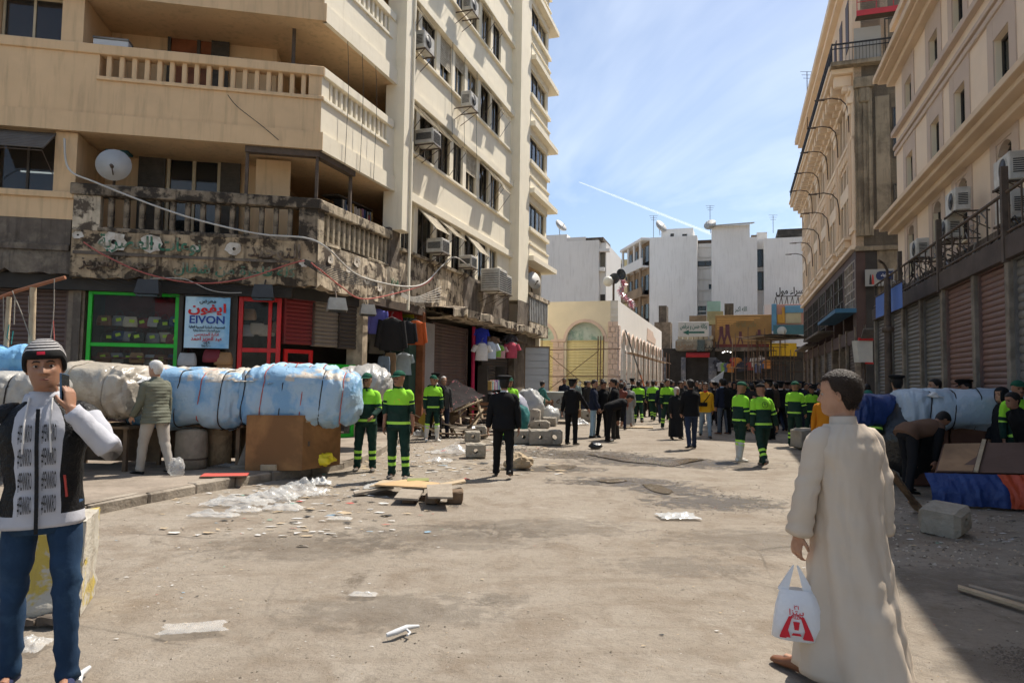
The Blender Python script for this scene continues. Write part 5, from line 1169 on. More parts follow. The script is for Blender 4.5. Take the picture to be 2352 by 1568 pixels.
for x0,y0,x1,y1,d,nm in ((1602,600,1639,611,-1.6,'dark_opening'),(1738.5,573,1762,613,-1.0,'black_window'),(1738.5,624,1763,666,-1.0,'black_window'),(1628,653,1640,664,-1.6,'window'),(1602,703,1622,722,-1.6,'dark_opening'),(1567,538,1578,545,-1.2,'window'),(1540,537,1548,544,-1.2,'window')):
 a0,a1,z0,z1 = rect(FC,x0,y0,x1,y1,d); m = MB(); m.box(FC,a0,a1,d+0.001,d+0.06,z0,z1); w = m.build(nm, mFrameD, w2)
 m = MB(); c = (a0+a1)/2; m.box(FC,a0+0.06,c-0.04,d+0.061,d+0.07,z0+0.06,z1-0.06); m.build('pane', mGlass, w); m = MB(); m.box(FC,c+0.04,a1-0.06,d+0.061,d+0.07,z0+0.06,z1-0.06); m.build('pane', mGlass, w)
for y in (567,590,615,640,665,690,714):
 a0,a1,z0,z1 = rect(FC,1602,y,1641,y+1.5,-1.6); m = MB(); m.box(FC,a0,a1,-1.6,-1.5,z0,z1); m.build('ledge', mWhiteG, w2)
blk(1602,552,1640,-3,-1.55,'roof_railing',mIron,ybot=559)
blk(1738,534,1762,-6,-2.0,'roof_room',mWhiteG); blk(1725,540,1742,-5,-2.2,'roof_room',mSoot)
a0,a1,z0,z1 = rect(FC,1786,527,1850,536,-1.5); m = MB(); m.box(FC,a0,a1,-6,-1.5,z0,z1); m.build('black_pergola', mDark, w2)
for x in (1787,1800,1815,1830,1842): a0,a1,z0,z1 = rect(FC,x,536,x+1.2,549,-1.6); m = MB(); m.box(FC,a0,a1,-1.7,-1.6,z0,z1); m.build('pergola_post', mDark, w2)
pA = FC.P(FC.px(1492,600,0)[0]-0.02,-0.05,0); pB = D(1440,850,86); pB.z = 0
ax = (pA-pB).normalized(); OLD = Frame(pB,ax,(ax.y,-ax.x,0)); LO = (pA-pB).length
old = thing('old_corner_house','sepia stone balcony house leaning back beside the white end block','building',pB)
zt = OLD.px(1490,548,0)[1]
m = MB(); m.box(OLD,0,LO,-6,0,0,zt); m.build('wall', mSepia, old)
for i in range(5):
 zf = zt-3.4*(i+1)
 if zf < 1: break
 m = MB(); m.box(OLD,0.2,LO-0.2,0,0.9,zf,zf+0.25,0,0.03); m.box(OLD,0.2,LO-0.2,0.75,0.9,zf+0.25,zf+1.1); m.build('balcony', mSepia if i else mWhiteG, old)
 for k in range(4): m = MB(); a = 0.6+k*(LO-1.4)/3.4; m.box(OLD,a,a+1.4,0.001,0.05,zf+0.3,zf+2.6); m.build('window', mGlass, old)
 for k in range(4): m = MB(); a = 0.3+k*(LO-1.0)/3.2; m.tube([OLD.P(a,0.7,zf+1.1),OLD.P(a,0.7,zf+3.4)],0.16,8); m.build('column', mSepia if i else mWhiteG, old)
m = MB(); m.box(OLD,-0.1,LO+0.05,-0.5,1.0,zt-0.3,zt+0.05,0,0.04); m.build('cornice', mWhiteG, old)
FD = far_frame(1420,98)
yh = thing('yellow_house','pale yellow house seen in the gap behind the loudspeakers','building',FD.o)
a0,a1,z0,z1 = rect(FD,1408,597,1442,700); m = MB(); m.box(FD,a0,a1+3,-8,0,0,z1); m.build('wall', mat('yellow_wash',(0.55,0.46,0.26),0.9,0.1,0.5,bump=0.1), yh)
a0,a1,z0,z1 = rect(FD,1380,618,1410,700); m = MB(); m.box(FD,a0-3,a1,-8,0.3,0,z1); m.build('wing', mat('dull_stone',(0.33,0.29,0.22),0.9,0.15,0.5,bump=0.1), yh)
for x0,y0,x1,y1 in ((1416,606,1428,618),(1431,613,1440,620),(1412,640,1420,655),(1424,640,1432,655),(1437,628,1442,645),(1412,670,1422,684)):
 a0,a1,z0,z1 = rect(FD,x0,y0,x1,y1); m = MB(); m.box(FD,a0,a1,0.001,0.05,z0,z1); w = m.build('window', mFrameD, yh); m = MB(); m.box(FD,a0+0.1,a1-0.1,0.05,0.06,z0+0.1,z1-0.1); m.build('pane', mGlass, w)
mDish = mat('dish_grey',(0.42,0.41,0.39),0.6,0.1,3,bump=0.05)
def dish(P, r, az, el, label, group='satellite dishes'):
 t = thing('satellite_dish', label, 'satellite dish', P, group)
 ax = Vector((math.sin(az)*math.cos(el), math.cos(az)*math.cos(el), math.sin(el)))
 c = Vector((0,0,r*1.25)); m = MB(); pr = [(r*math.sin(t_), r*0.55*(1-math.cos(t_))) for t_ in [0.02,0.3,0.6,0.9,1.2,1.5]]
 m.lathe(c-ax*r*0.2, pr, 22, axis=ax); local('dish', m, mDish, t)
 m = MB(); f = c+ax*r*0.85; m.tube([c-Vector((0,0,r*0.75))+ax*0.15*r,f-Vector((0,0,r*0.25))],0.014,6); m.lathe(f-Vector((0,0,r*0.25)),[(0.035,-0.05),(0.04,0.05)],8,axis=-ax); local('feed_arm', m, mIron, t)
 m = MB(); m.tube([(0,0,0),c-ax*r*0.2],0.03,8); local('mast', m, mIron, t)
def aerial(P, h, label):
 t = thing('aerial', label, 'aerial', P, 'roof aerials'); m = MB(); m.tube([(0,0,0),(0,0,h)],0.03,5); local('mast', m, mIron, t)
 m = MB()
 for k in range(3): m.tube([(-0.5+0.1*k,0,h-0.25*k),(0.5-0.1*k,0,h-0.25*k)],0.02,4)
 local('crossbars', m, mIron, t)
def on(fr,x,y,d): a,z = fr.px(x,y,d); return fr.P(a,d,z)
dish(on(FB,1286,541,-1.5),0.7,2.3,0.6,'satellite dish on the roof of the white block behind the arcade')
dish(on(FB,1243,552,-0.8),0.6,3.6,0.4,'small dish at the left roof edge of the white block behind the arcade')
dish(on(FC,1516,541,-1.0),0.8,2.5,0.5,'satellite dish beside the roof room of the white end block')
dish(on(FC,1632,536,0.0),0.7,3.8,0.5,'satellite dish at the left edge of the lift tower')
for x,y,h,l in ((1501,546,2.6,'thin roof mast near the left end of the white end block'),(1631,528,2.8,'thin mast left of the tiled lift tower'),(1776,535,2.0,'branched aerial on the roof right of the lift tower'),(1855,290,7.5,'tall thin aerial on the hotel roof line')):
 if y > 300: aerial(on(FC,x,y,-1),h,l)
aerial(HST.P(19,0.2,17.0),8.0,'tall thin aerial standing above the hotel balcony')
t = thing('rooftop_lettering','dark Arabic letters on thin struts before the white wall','sign',on(FC,1812,700,1.5))
a0,a1,z0,z1 = rect(FC,1782,661,1846,676,1.5)
lettering('letters','سراء مول',FC,(a0+a1)/2,(z0+z1)/2,1.5,0.95,mDark,t,0.03,width=(a1-a0),depth=0.05)
m = MB()
for i in range(6): a = a0+(a1-a0)*i/5; m.tube([FC.P(a,1.45,z0-0.2),FC.P(a-0.8,1.4,z0-3.4)],0.04,4); m.tube([FC.P(a,1.45,z0-0.2),FC.P(a+0.5,0.6,z0-3.4)],0.04,4)
m.tube([FC.P(a0,1.45,z0-0.15),FC.P(a1,1.45,z0-0.15)],0.05,4); m.build('struts', mIron, t)
t = thing('wall_writing','dark green painted Arabic words on the white wall above the yellow signboard','writing',on(FC,1702,716,0.32))
a,z = FC.px(1702,710,0.3); lettering('letters','الله اكبر',FC,a,z,0.305,0.7,mat('dark_green_ink',(0.05,0.12,0.09),0.8,0.1,3,bump=0),t,0.012,width=1.25)
# shops closing the view
FE = far_frame(1640,66)
eb = thing('street_end_shops','low dark shops closing the end of the street below the signboards','building',FE.o)
blk(1522,800,1642,-8,0,'dark_shopfront',mDark,eb,FE); blk(1642,796,1850,-8,-0.4,'dark_shopfront',mDark,eb,FE)
a0,a1,z0,z1 = rect(FE,1552,780,1637,806); m = MB(); m.box(FE,a0,a1,-3,0.5,z0,z1,0,0.15); m.build('rounded_fascia', mat('grimy_cream',(0.30,0.27,0.215),0.9,0.2,1.0,(0.14,0.12,0.09),0.6,bump=0.2), eb)
for i in range(7): x = 1557+i*12; a0,a1,z0,z1 = rect(FE,x,771,x+9,779,0.3); m = MB(); m.box(FE,a0,a1,-1,0.3,z0,z1); m.build('parapet_panel', mat('cream_panel',(0.42,0.38,0.30),0.9,0.15,1,bump=0.1), eb)
a,z = FE.px(1610,792,0.5); m = MB(); m.box(FE,a-0.35,a+0.35,0.5,0.53,z-0.6,z+0.5); m.build('fascia_window', mGlass, eb)
lettering('fascia_lettering','البيتى',FE,FE.px(1626,794,0.5)[0],FE.px(1626,794,0.5)[1],0.52,0.9,mDark,eb,0.02)
lettering('fascia_lettering','سونيا',FE,FE.px(1572,792,0.5)[0],FE.px(1572,792,0.5)[1],0.52,0.8,mSepia,eb,0.03)
a0,a1,z0,z1 = rect(FE,1576,808,1630,815,0.8); m = MB(); m.add([FE.P(a0,0.1,z1),FE.P(a1,0.1,z1),FE.P(a1,1.2,z0),FE.P(a0,1.2,z0),FE.P(a0,1.2,z0-0.25),FE.P(a1,1.2,z0-0.25)],[(0,1,2,3),(3,2,5,4)]); m.build('red_awning', mat('red_awning',(0.38,0.03,0.03),0.8,0.1,2,bump=0.1), eb)
for x in (1526,1570,1633,1640): a,z = FE.px(x,840,0.1); m = MB(); m.box(FE,a-0.22,a+0.22,-0.2,0.3,0,4.2); m.build('shop_pier', mat('poster_pier',(0.25,0.24,0.24),0.8,0.5,1.8,(0.10,0.12,0.16),0.7,(0.45,0.5),bump=0.1), eb)
for x0,y0,x1,d,mm,nm in ((1513,702,1531,-1.5,mSoot,'stub_pillar'),(1664,697,1685,-2.5,mSoot,'stub_pillar'),(1583,725,1622,-2,mSepia,'roof_shed'),(1503,740,1540,-1,mTile,'rubble_wall'),(1755,700,1772,-3,mWhiteG,'roof_box')):
 blk(x0,y0,x1,d-2,d,nm,mm,eb,FE,800)
blk(1624,692,1655,-2.2,-0.9,'turquoise_tank',mat('faded_turquoise',(0.30,0.45,0.38),0.8,0.15,1,bump=0.1),eb,FE,716); blk(1624,715,1661,-2.4,-0.85,'straw_tank',mat('faded_straw',(0.40,0.36,0.19),0.8,0.2,1,(0.2,0.18,0.1),0.5,bump=0.1),eb,FE,745); blk(1634,744,1650,-2.2,-1.0,'tank_base',mSepia,eb,FE,800)
def board(name,label,x0,y0,x1,y1,fr,d,mt,th=0.15,cat='sign'):
 a0,a1,z0,z1 = rect(fr,x0,y0,x1,y1,d); t = thing(name,label,cat,fr.P((a0+a1)/2,d,z0)); m = MB(); m.box(fr,a0,a1,d-th,d,z0,z1,0,0.03); m.build('board',mt,t)
 m = MB()
 for a in (a0+0.3,a1-0.3): m.tube([fr.P(a,d-th-0.05,z0+0.1),fr.P(a,d-th-0.9,z0+0.1)],0.04,5)
 m.build('bracket', mIron, t)
 return t,(a0,a1,z0,z1)
t,(a0,a1,z0,z1) = board('arrow_sign','white signboard with green Arabic lettering and an arrow pointing left',1558,739,1628,773,FE,1.0,mat('sign_ivory',(0.55,0.53,0.49),0.7,0.04,1,bump=0))
mSG = mat('sign_dark_green',(0.03,0.13,0.10),0.7,0.05,2,bump=0)
lettering('sign_lettering','وكالة حسن و مرقص',FE,(a0+a1)/2,z1-0.45,1.01,0.62,mSG,t,0.022,width=(a1-a0)*0.88)
ca,cz,u = (a0+a1)/2, z0+0.42, (a1-a0)
m = MB(); m.plate(FE,[(ca-0.36*u,cz),(ca-0.14*u,cz-0.26),(ca-0.16*u,cz-0.09),(ca+0.36*u,cz-0.09),(ca+0.36*u,cz+0.09),(ca-0.16*u,cz+0.09),(ca-0.14*u,cz+0.26)],1.0,1.012); m.build('arrow', mSG, t)
t,(a0,a1,z0,z1) = board('large_signboard','large ochre signboard with faint striding figures over the dark shop',1643,724,1773,797,FE,0.2,mat('ochre_board',(0.34,0.20,0.075),0.8,0.15,0.5,(0.26,0.15,0.06),0.6,bump=0.1))
mPur = mat('faded_purple',(0.12,0.05,0.06),0.8,0.2,2,bump=0); mOlv = mat('faded_olive',(0.20,0.17,0.08),0.8,0.2,2,bump=0); mLitO = mat('pale_orange_slats',(0.60,0.33,0.11),0.7,0.1,2,bump=0)
U = a1-a0; Hh = z1-z0
for i in range(7): m = MB(); zz = z1-Hh*(0.10+0.055*i); m.box(FE,a0+0.03*U,a0+U*(0.80-0.11*i),0.2,0.215,zz-0.05,zz+0.03); m.build('orange_slat', mLitO, t)
m = MB(); arc_ = [(a0+U*(0.52-0.32*math.cos(q)), z1-Hh*(0.55-0.36*math.sin(q))) for q in [math.pi*i/12 for i in range(13)]]; m.plate(FE,arc_+[(a0+U*0.80,z1-Hh*0.70),(a0+U*0.24,z1-Hh*0.70)],0.2,0.222); m.build('printed_dome', mat('ochre_board_dark',(0.29,0.17,0.065),0.8,0.12,0.7,bump=0), t)
for cx_,s in ((0.11,1.0),(0.22,1.1),(0.45,0.7),(0.78,0.8)):
 x = a0+U*cx_; b = z0+0.3; q = s*0.9
 m = MB(); m.plate(FE,[(x-0.45*q,b),(x-0.28*q,b),(x,b+0.9*q),(x+0.25*q,b),(x+0.42*q,b),(x+0.2*q,b+1.1*q),(x+0.18*q,b+1.9*q),(x-0.2*q,b+1.9*q),(x-0.2*q,b+1.0*q)],0.222,0.228); m.build('printed_figure', mPur, t)
m = MB(); m.box(FE,a0,a1,0.2,0.23,z0,z0+0.28); m.build('printed_base_line', mat('dark_red_line',(0.18,0.05,0.04),0.8,0.1,2,bump=0), t)
lettering('sign_lettering','ملابس العائلة',FE,a0+U*0.55,z1-Hh*0.30,0.232,0.7,mOlv,t,0.02,width=U*0.35)
blk(1642,797,1772,-0.3,0.5,'grey_awning',mSoot,eb,FE,806)
t,(a0,a1,z0,z1) = board('painted_facade','blue, orange and pink painted shop facade beside the hotel',1773,699,1850,748,FE,0.0,mat('faded_pink_wash',(0.48,0.27,0.22),0.85,0.1,0.8,bump=0.1),1.0,'facade')
mBl = mat('faded_blue',(0.12,0.28,0.42),0.8,0.12,1,bump=0.1); mOr = mat('faded_orange',(0.55,0.30,0.06),0.8,0.12,1,bump=0.1); mCr2 = mat('faded_cream',(0.45,0.40,0.26),0.8,0.12,1,bump=0.1)
for x0,y0,x1,y1,mm,nm in ((1772,698,1784,760,mBl,'blue_pylon'),(1785,722,1796,742,mOr,'orange_panel'),(1796,706,1803,742,mOr,'orange_pilaster'),(1803,702,1845,718,mBl,'blue_fascia'),(1804,718,1840,742,mCr2,'cream_wall')):
 q0,q1,r0,r1 = rect(FE,x0,y0,x1,y1,0.1); m = MB(); m.box(FE,q0,q1,0.0,0.12 if mm is not mBl else 0.2,r0,r1,0,0.02); m.build(nm, mm, t)
t,(a0,a1,z0,z1) = board('teal_signboard','teal signboard with a pale round portrait patch right of the ochre board',1776,746,1850,768,FE,0.6,mat('teal_board',(0.06,0.15,0.18),0.7,0.1,1,bump=0))
m = MB(); m.lathe(FE.P(a0+(a1-a0)*0.27,0.6,(z0+z1)/2-0.1),[(0.42,0.0),(0.42,0.012)],18,axis=FE.nx); m.build('pale_disc', mat('pale_disc',(0.45,0.47,0.45),0.8,0.1,2,bump=0), t)
t,(a0,a1,z0,z1) = board('yellow_signboard','yellow shop sign half hidden by the stall poles',1767,788,1830,818,FE,0.9,mat('yellow_board',(0.55,0.33,0.02),0.7,0.1,1,bump=0))
mLit = mat('lit_lamp',(1.0,0.98,0.92),0.5,0,1,bump=0,emit=2)
for i,(x,y) in enumerate(((1664,809),(1671,808),(1678,810),(1660,811))):
 t = thing('shop_lamp',f'small lit lamp under the ochre signboard, {ordn[i]} of the lamp row','lamp',on(FE,x,y,0.3),'lit lamps under the ochre signboard'); m = MB(); m.lathe((0,0,0),[(0.03,0),(0.07,0.04),(0.07,0.08),(0.03,0.12)],10); local('bulb',m,mLit,t); m = MB(); m.tube([(0,0,0.18),(0,0,0.5)],0.01,4); local('flex',m,mIron,t)
rn = random.Random(33)
pal2 = [(0.35,0.05,0.05),(0.5,0.45,0.4),(0.1,0.12,0.2),(0.5,0.2,0.05),(0.3,0.3,0.32),(0.25,0.4,0.1),(0.05,0.05,0.06)]
for i in range(16):
 x = 1648+i*7.6; y = rn.uniform(815,835); P = on(FE,x,y,0.5); garment(P,rn.uniform(-0.3,0.3),'shirt',rn.choice(pal2),f'shirt hanging in the dark shop below the ochre signboard, {(ordn+["eighth","ninth","tenth","eleventh","twelfth","thirteenth","fourteenth","fifteenth","sixteenth"])[i]} from left','shirts hanging in the dark shop',i,1.3)
# stall skeleton of rusty poles on the right
FS = Frame((D(1790,850,47).x,47,0),(1,0.15,0),(0.15,-1,0))
t = thing('stall_skeleton','dense skeleton of rusty stall poles and shelves in front of the hotel shops','stall frame',FS.o)
X0,_ = FS.px(1716,850,0); X1,_ = FS.px(1850,850,0); rn = random.Random(12)
Zt = FS.px(1716,768,0)[1]
for i in range(26):
 a = X0+(X1-X0)*rn.random(); m = MB(); d = rn.uniform(-2.5,0.6); h = Zt*rn.uniform(0.75,1.12); m.tube([FS.P(a,d,0),FS.P(a+rn.uniform(-0.1,0.1),d,h)],0.028,5); m.build('upright', mScaf if rn.random() < 0.75 else mPlank, t)
for i in range(30):
 a = X0+(X1-X0)*rn.uniform(-0.1,0.75); L_ = rn.uniform(0.8,3.2); zz = rn.uniform(0.8,Zt*1.05); d = rn.uniform(-2.5,0.6); m = MB(); m.tube([FS.P(a,d,zz),FS.P(min(a+L_,X1),d,zz+rn.uniform(-0.05,0.05))],0.024,5); m.build('crossbar', mScaf if rn.random() < 0.7 else mPlank, t)
for i in range(9):
 a = X0+(X1-X0)*rn.uniform(0.1,0.7); m = MB(); zz = Zt*rn.uniform(0.93,1.0); m.box(FS,a,a+rn.uniform(1,2),-2.4,0.5,zz,zz+0.03); m.build('slatted_roof', mPlank if i % 2 else mSoot, t)
bs = thing('goods_heap','heap of wrapped pale goods stacked inside the stall skeleton','goods',FS.P((X0+X1)/2,-1,0)); m = MB()
for i in range(60):
 a = X0+(X1-X0)*rn.uniform(0.12,0.9); zz = rn.uniform(0.3,1.9); m.box(FS,a,a+rn.uniform(0.2,0.5),-1.6,-0.9+rn.uniform(-0.3,0.3),zz,zz+rn.uniform(0.1,0.28),rn.randint(0,2),0.02)
m.jitter(0.03,2).build('packets',[mSW,mat('pink_packet',(0.4,0.2,0.2),0.8,0.2,3,bump=0),mSoot],bs)
# lamp with loudspeakers and tinsel
pL = D(1409,700,43); 
t = thing('speaker_lamp_post','post with a white globe lamp and two horn loudspeakers above the arcade','lamp post',(pL.x,43,0))
zg = D(1397,646,43).z; m = MB(); m.tube([(0,0,0),(0,0,zg+0.1)],0.07,8); local('pole',m,mIron,t)
xg = D(1397,646,43).x-pL.x; m = MB(); m.lathe((xg,0,zg-0.33),[(0.02,0)]+[(0.33*math.sin(q),0.33-0.33*math.cos(q)) for q in [math.pi*i/10 for i in range(1,10)]]+[(0.02,0.66)],18); local('globe',m,mat('milky_globe',(0.62,0.60,0.52),0.4,0,1,bump=0),t)
m = MB(); m.tube([(0,0,zg),(xg,0,zg-0.3)],0.03,6); m.tube([(0,0,zg),(0.45,0,zg+0.35)],0.03,6); local('arm',m,mIron,t)
mHorn = mat('horn_grey',(0.07,0.075,0.08),0.5,0.1,3,bump=0)
for x,y,az in ((1411,640,-0.5),(1426,630,0.5)):
 q = D(x,y,43)-Vector((pL.x,43,0)); ax = Vector((az,-1,0.05)); m = MB(); m.lathe(Vector(q)-ax.normalized()*0.5,[(0.05,0),(0.07,0.2),(0.14,0.38),(0.24,0.48),(0.36,0.54),(0.33,0.52),(0.1,0.36),(0.02,0.3)],18,axis=ax); local('horn_speaker',m,mHorn,t)
t = MB(); rn = random.Random(2)
P0, P1 = D(1420,635,43.2), D(1446,705,43.2)
for i in range(420):
 q = i/420; c = P0.lerp(P1,q)+Vector((0.25*math.sin(q*9),0.1*math.cos(q*7),0)); L_ = 0.24
 d = Vector((rn.uniform(-1,1),rn.uniform(-1,1),rn.uniform(-1,0.6))).normalized()*L_; w = d.orthogonal().normalized()*0.022
 t.add([c-w,c+w,c+d+w*0.3,c+d-w*0.3],[(0,1,2,3)],rn.randint(0,1))
t.build('tinsel_garland',[mat('silver_tinsel',(0.7,0.65,0.66),0.25,0,1,bump=0,metal=0.6),mat('pink_tinsel',(0.55,0.10,0.18),0.3,0,1,bump=0)],None,label='pink and silver tinsel garland hanging from the horn loudspeakers',category='garland')
def vapour():
 m = bpy.data.materials.new('vapour'); m.use_nodes = True; t = m.node_tree; t.nodes.clear(); a = t.nodes.new('ShaderNodeBsdfTransparent'); b = t.nodes.new('ShaderNodeBsdfTranslucent'); b.inputs[0].default_value = (1,1,1,1); x = t.nodes.new('ShaderNodeMixShader'); x.inputs[0].default_value = 0.12; o = t.nodes.new('ShaderNodeOutputMaterial'); t.links.new(a.outputs[0],x.inputs[1]); t.links.new(b.outputs[0],x.inputs[2]); t.links.new(x.outputs[0],o.inputs[0]); return m
c0, c1 = D(1330,418,3000), D(1655,545,3000); m = MB(); n = 60; rn = random.Random(6)
pts = [c0.lerp(c1,i/n) for i in range(n+1)]
m.tube(pts,[2.5+2.5*abs(noise.noise(Vector((i*0.23,1,2))))+4.5*i/n for i in range(n+1)],10)
m.build('vapour_trail', vapour(), None, label='thin white vapour trail slanting down across the blue sky', category='vapour trail')
# market stalls, bales, blocks
def spow(c, e): return math.copysign(abs(c)**e, c)
mRope = mat('black_rope',(0.035,0.03,0.028),0.9,0.2,9,bump=0.3); mRopeR = mat('red_rope',(0.42,0.12,0.10),0.9,0.2,9,bump=0.3); mRopeG = mat('grey_strap',(0.28,0.25,0.21),0.9,0.2,9,bump=0.2)
def tarp(nm, c, c2, amt=0.8, edge=(0.55,0.60), rough=0.5): return mat('tarp_'+nm, c, rough, 0.10, 1.6, c2, amt, edge, bump=0.9, bscale=11, spec=0.45)
tBlue = tarp('sky_blue',(0.17,0.34,0.54),(0.36,0.48,0.58),0.8,(0.46,0.56)); tBlueM = tarp('blue_beige',(0.22,0.38,0.55),(0.50,0.44,0.36),0.95,(0.45,0.50)); tBeige = tarp('beige_film',(0.40,0.36,0.30),(0.27,0.235,0.19),0.7,rough=0.3); tPale = tarp('pale_blue',(0.34,0.42,0.50),(0.44,0.48,0.53),0.7); tGreyW = tarp('grey_white',(0.36,0.35,0.325),(0.25,0.235,0.21),0.6); tDeep = tarp('deep_blue',(0.014,0.04,0.16),(0.02,0.06,0.21),0.6); tBlackP = mat('black_plastic',(0.010,0.010,0.011),0.3,0.2,3,bump=0.6,bscale=12,spec=0.5)
def bale(label, c, L, W, H, rz, mt, rope_x=(), diag=(), seed=0, e1=0.42, e2=0.55, lump=0.10, ropem=None, nu=96, nv=60, wr=0.028, top=None, cat='bale', name='tarp_bale'):
 t = thing(name, label, cat, (c[0],c[1],c[2]-H/2), None, rz)
 def P(et, om, out=0.0):
  ce, se = spow(math.cos(et), e1), spow(max(1e-4,math.sin(et)), e1)
  p = V_((L/2*ce, W/2*se*spow(math.cos(om), e2), H/2*se*spow(math.sin(om), e2)))
  d = 0.6*lump*noise.fractal(p*1.6+V_((seed,0,0)),1,2,2)+1.1*wr*(1-2*abs(noise.noise(V_((p.x*7+seed+p.z*2,p.y*1.6,p.z*1.4)))))+0.7*wr*(1-2*abs(noise.noise(V_((p.x*13-p.z*4,p.y*3+seed,p.z*2.6)))))-1.2*wr*(1-min(1.0,abs(noise.noise(V_((p.x*2.2+seed,p.y*2.3,p.z*3.1))))*8))+0.3*wr*noise.noise(p*21)
  for x0 in rope_x: d -= 0.032*math.exp(-((p.x-x0-0.10*p.z)/0.035)**2)
  n_ = V_((p.x/(L*L),p.y/(W*W),p.z/(H*H))).normalized()
  return p+n_*(d+out)+V_((0,0,H/2))
 m = MB(); m.grid(lambda i,j: P(math.pi*(0.001+0.998*i/nu), 2*math.pi*j/nv), nu, nv)
 if top is not None:
  for q, f in enumerate(m.f):
   cz = sum(m.v[i][2] for i in f)/4; cx_ = sum(m.v[i][0] for i in f)/4
   if cz > H*0.80+0.10*noise.noise(V_((cx_*3,seed,0))): m.mi[q] = 1
 local('tarp', m, [mt]+([top] if top else []), t)
 def eta_for(x): 
  q = max(-0.999,min(0.999,2*x/L)); return math.acos(spow(q,1/e1))
 rm = ropem or mRope
 for i, x0 in enumerate(rope_x):
  r = MB(); r.tube([P(eta_for(max(-L/2*0.98,min(L/2*0.98,x0+0.10*(H/2*spow(math.sin(w),e2))))), w, 0.012) for w in [2*math.pi*q/36 for q in range(37)]],0.009,5,caps=False); local('rope', r, rm if not isinstance(rm,(list,tuple)) else rm[i%len(rm)], t)
 for (xa, wa, xb, wb) in diag:
  r = MB(); r.tube([P(eta_for(xa+(xb-xa)*q/24), wa+(wb-wa)*q/24, 0.014) for q in range(25)],0.010,5); local('rope', r, rm if not isinstance(rm,(list,tuple)) else rm[0], t)
 return t
V_ = Vector
def at3(x, y, Y): p = D(x, y, Y); return p
pb1 = at3(448,912,11.6); bale('sky blue tarp bale with red ropes beside the man in the olive jacket', pb1, 2.05, 1.3, 0.95, R_(4), tBlue, (-0.85,-0.45,-0.05,0.3,0.62), ((-0.9,4.0,-0.1,5.9),(0.1,5.0,0.95,4.2)), 3, top=tBlueM, ropem=[mRope,mRopeR])
pb2 = at3(692,910,11.9); bale('large sky blue tarp bale on the wooden chest', pb2, 2.0, 1.5, 0.98, R_(8), tBlue, (-0.8,-0.5,-0.2,0.12,0.42,0.75), ((-0.3,5.6,0.35,4.2),(-0.2,3.9,0.9,5.4)), 7, top=tBlueM, ropem=[mRope,mRopeR])
pt = at3(690,862,12.0); bale('pale blue rolled quilt tied on top of the blue bales', (pt.x,pt.y,pt.z+0.03), 1.25, 0.9, 0.30, R_(6), tarp('quilt',(0.30,0.47,0.58),(0.36,0.52,0.60),0.5,rough=0.8), (-0.45,-0.22,0.0,0.22,0.45), (), 12, lump=0.03, ropem=[mRopeR], cat='quilt', name='rolled_quilt')
pt = at3(480,868,12.0); bale('beige and blue film sheet bundle on top of the first blue bale', (pt.x,pt.y,pt.z), 1.6, 1.0, 0.30, R_(3), tBlueM, (-0.3,0.2,0.5), (), 15, lump=0.06, ropem=[mRopeG])
pt = at3(247,895,11.0); bale('wrinkled beige plastic bale behind the man in the striped beanie', pt, 1.45, 1.3, 0.80, R_(-4), tBeige, (-0.2,0.35), ((-0.5,5.2,0.5,4.3),), 21, wr=0.035, lump=0.10, ropem=[mRopeG])
pt = at3(25,908,9.6); bale('grey white tarp bale at the left edge of the photograph', pt, 1.2, 1.1, 0.62, R_(5), tGreyW, (-0.2,0.25), ((-0.4,5.2,0.5,4.6),), 25, ropem=[mRope])
pt = at3(20,845,9.9); bale('bundle of crumpled blue cloth heaped on the grey white bale', (pt.x,pt.y,pt.z), 0.75, 0.7, 0.45, R_(20), tarp('blue_rag',(0.16,0.37,0.60),(0.36,0.45,0.58),0.7,rough=0.8), (), (), 29, lump=0.16, wr=0.06)
pt = at3(775,905,12.6); bale('mixed white and blue sack bundle at the right end of the blue bales', pt, 0.8, 1.0, 0.72, R_(20), tBlueM, (-0.15,0.15), (), 33, ropem=[mRope], lump=0.09)
pt = at3(833,880,15.0); bale('grey plastic sheet thrown over a heap behind the two workers', pt, 1.25, 1.1, 0.75, R_(6), tarp('dull_film',(0.38,0.37,0.35),(0.26,0.25,0.23),0.6,rough=0.3), (), ((-0.3,5.6,0.4,4.4),), 37, e1=0.75, e2=0.8, lump=0.14, wr=0.03, ropem=[mRopeG])
filmC = glassy('clear_film',(0.70,0.70,0.68),0.18,0.34,0.7); filmW = glassy('milky_film',(0.52,0.52,0.50),0.25,0.72,0.6); filmY = mat('yellow_bag',(0.82,0.68,0.03),0.35,0.08,5,bump=0.2,spec=0.5); filmG = mat('grey_bag',(0.42,0.42,0.41),0.4,0.1,5,bump=0.3)
def crumple(name,label,p,rx,ry,h,mt,seed,cat='plastic sheet',rz=0.0,n=22,group=None,sharp=7.0):
 t = MB(); rn = random.Random(seed)
 def pt(i,j):
  u,w = 2*i/n-1, 2*j/n-1; r = max(abs(u),abs(w)); ed = 1+0.22*noise.noise(V_((u*2.3,w*2.3,seed)))
  z = h*(1-r**2.0)*(0.55+0.9*noise.noise(V_((u*2.2+seed,w*2.2,1))))+0.35*h*abs(noise.noise(V_((u*sharp,w*sharp,seed))))+0.012
  return V_((rx*u*ed+0.05*rx*noise.noise(V_((u*5,w*5,seed+3))), ry*w*ed, max(0.008,z)))
 t.grid(pt,n,n,0,sm=True); o = t.build(name,mt,None); o.location = p; o.rotation_euler = (0,0,rz); o['label'] = label; o['category'] = cat
 if group: o['group'] = group
 return o
tPlain = tarp('white_film',(0.52,0.52,0.50),(0.40,0.42,0.44),0.7,rough=0.3)
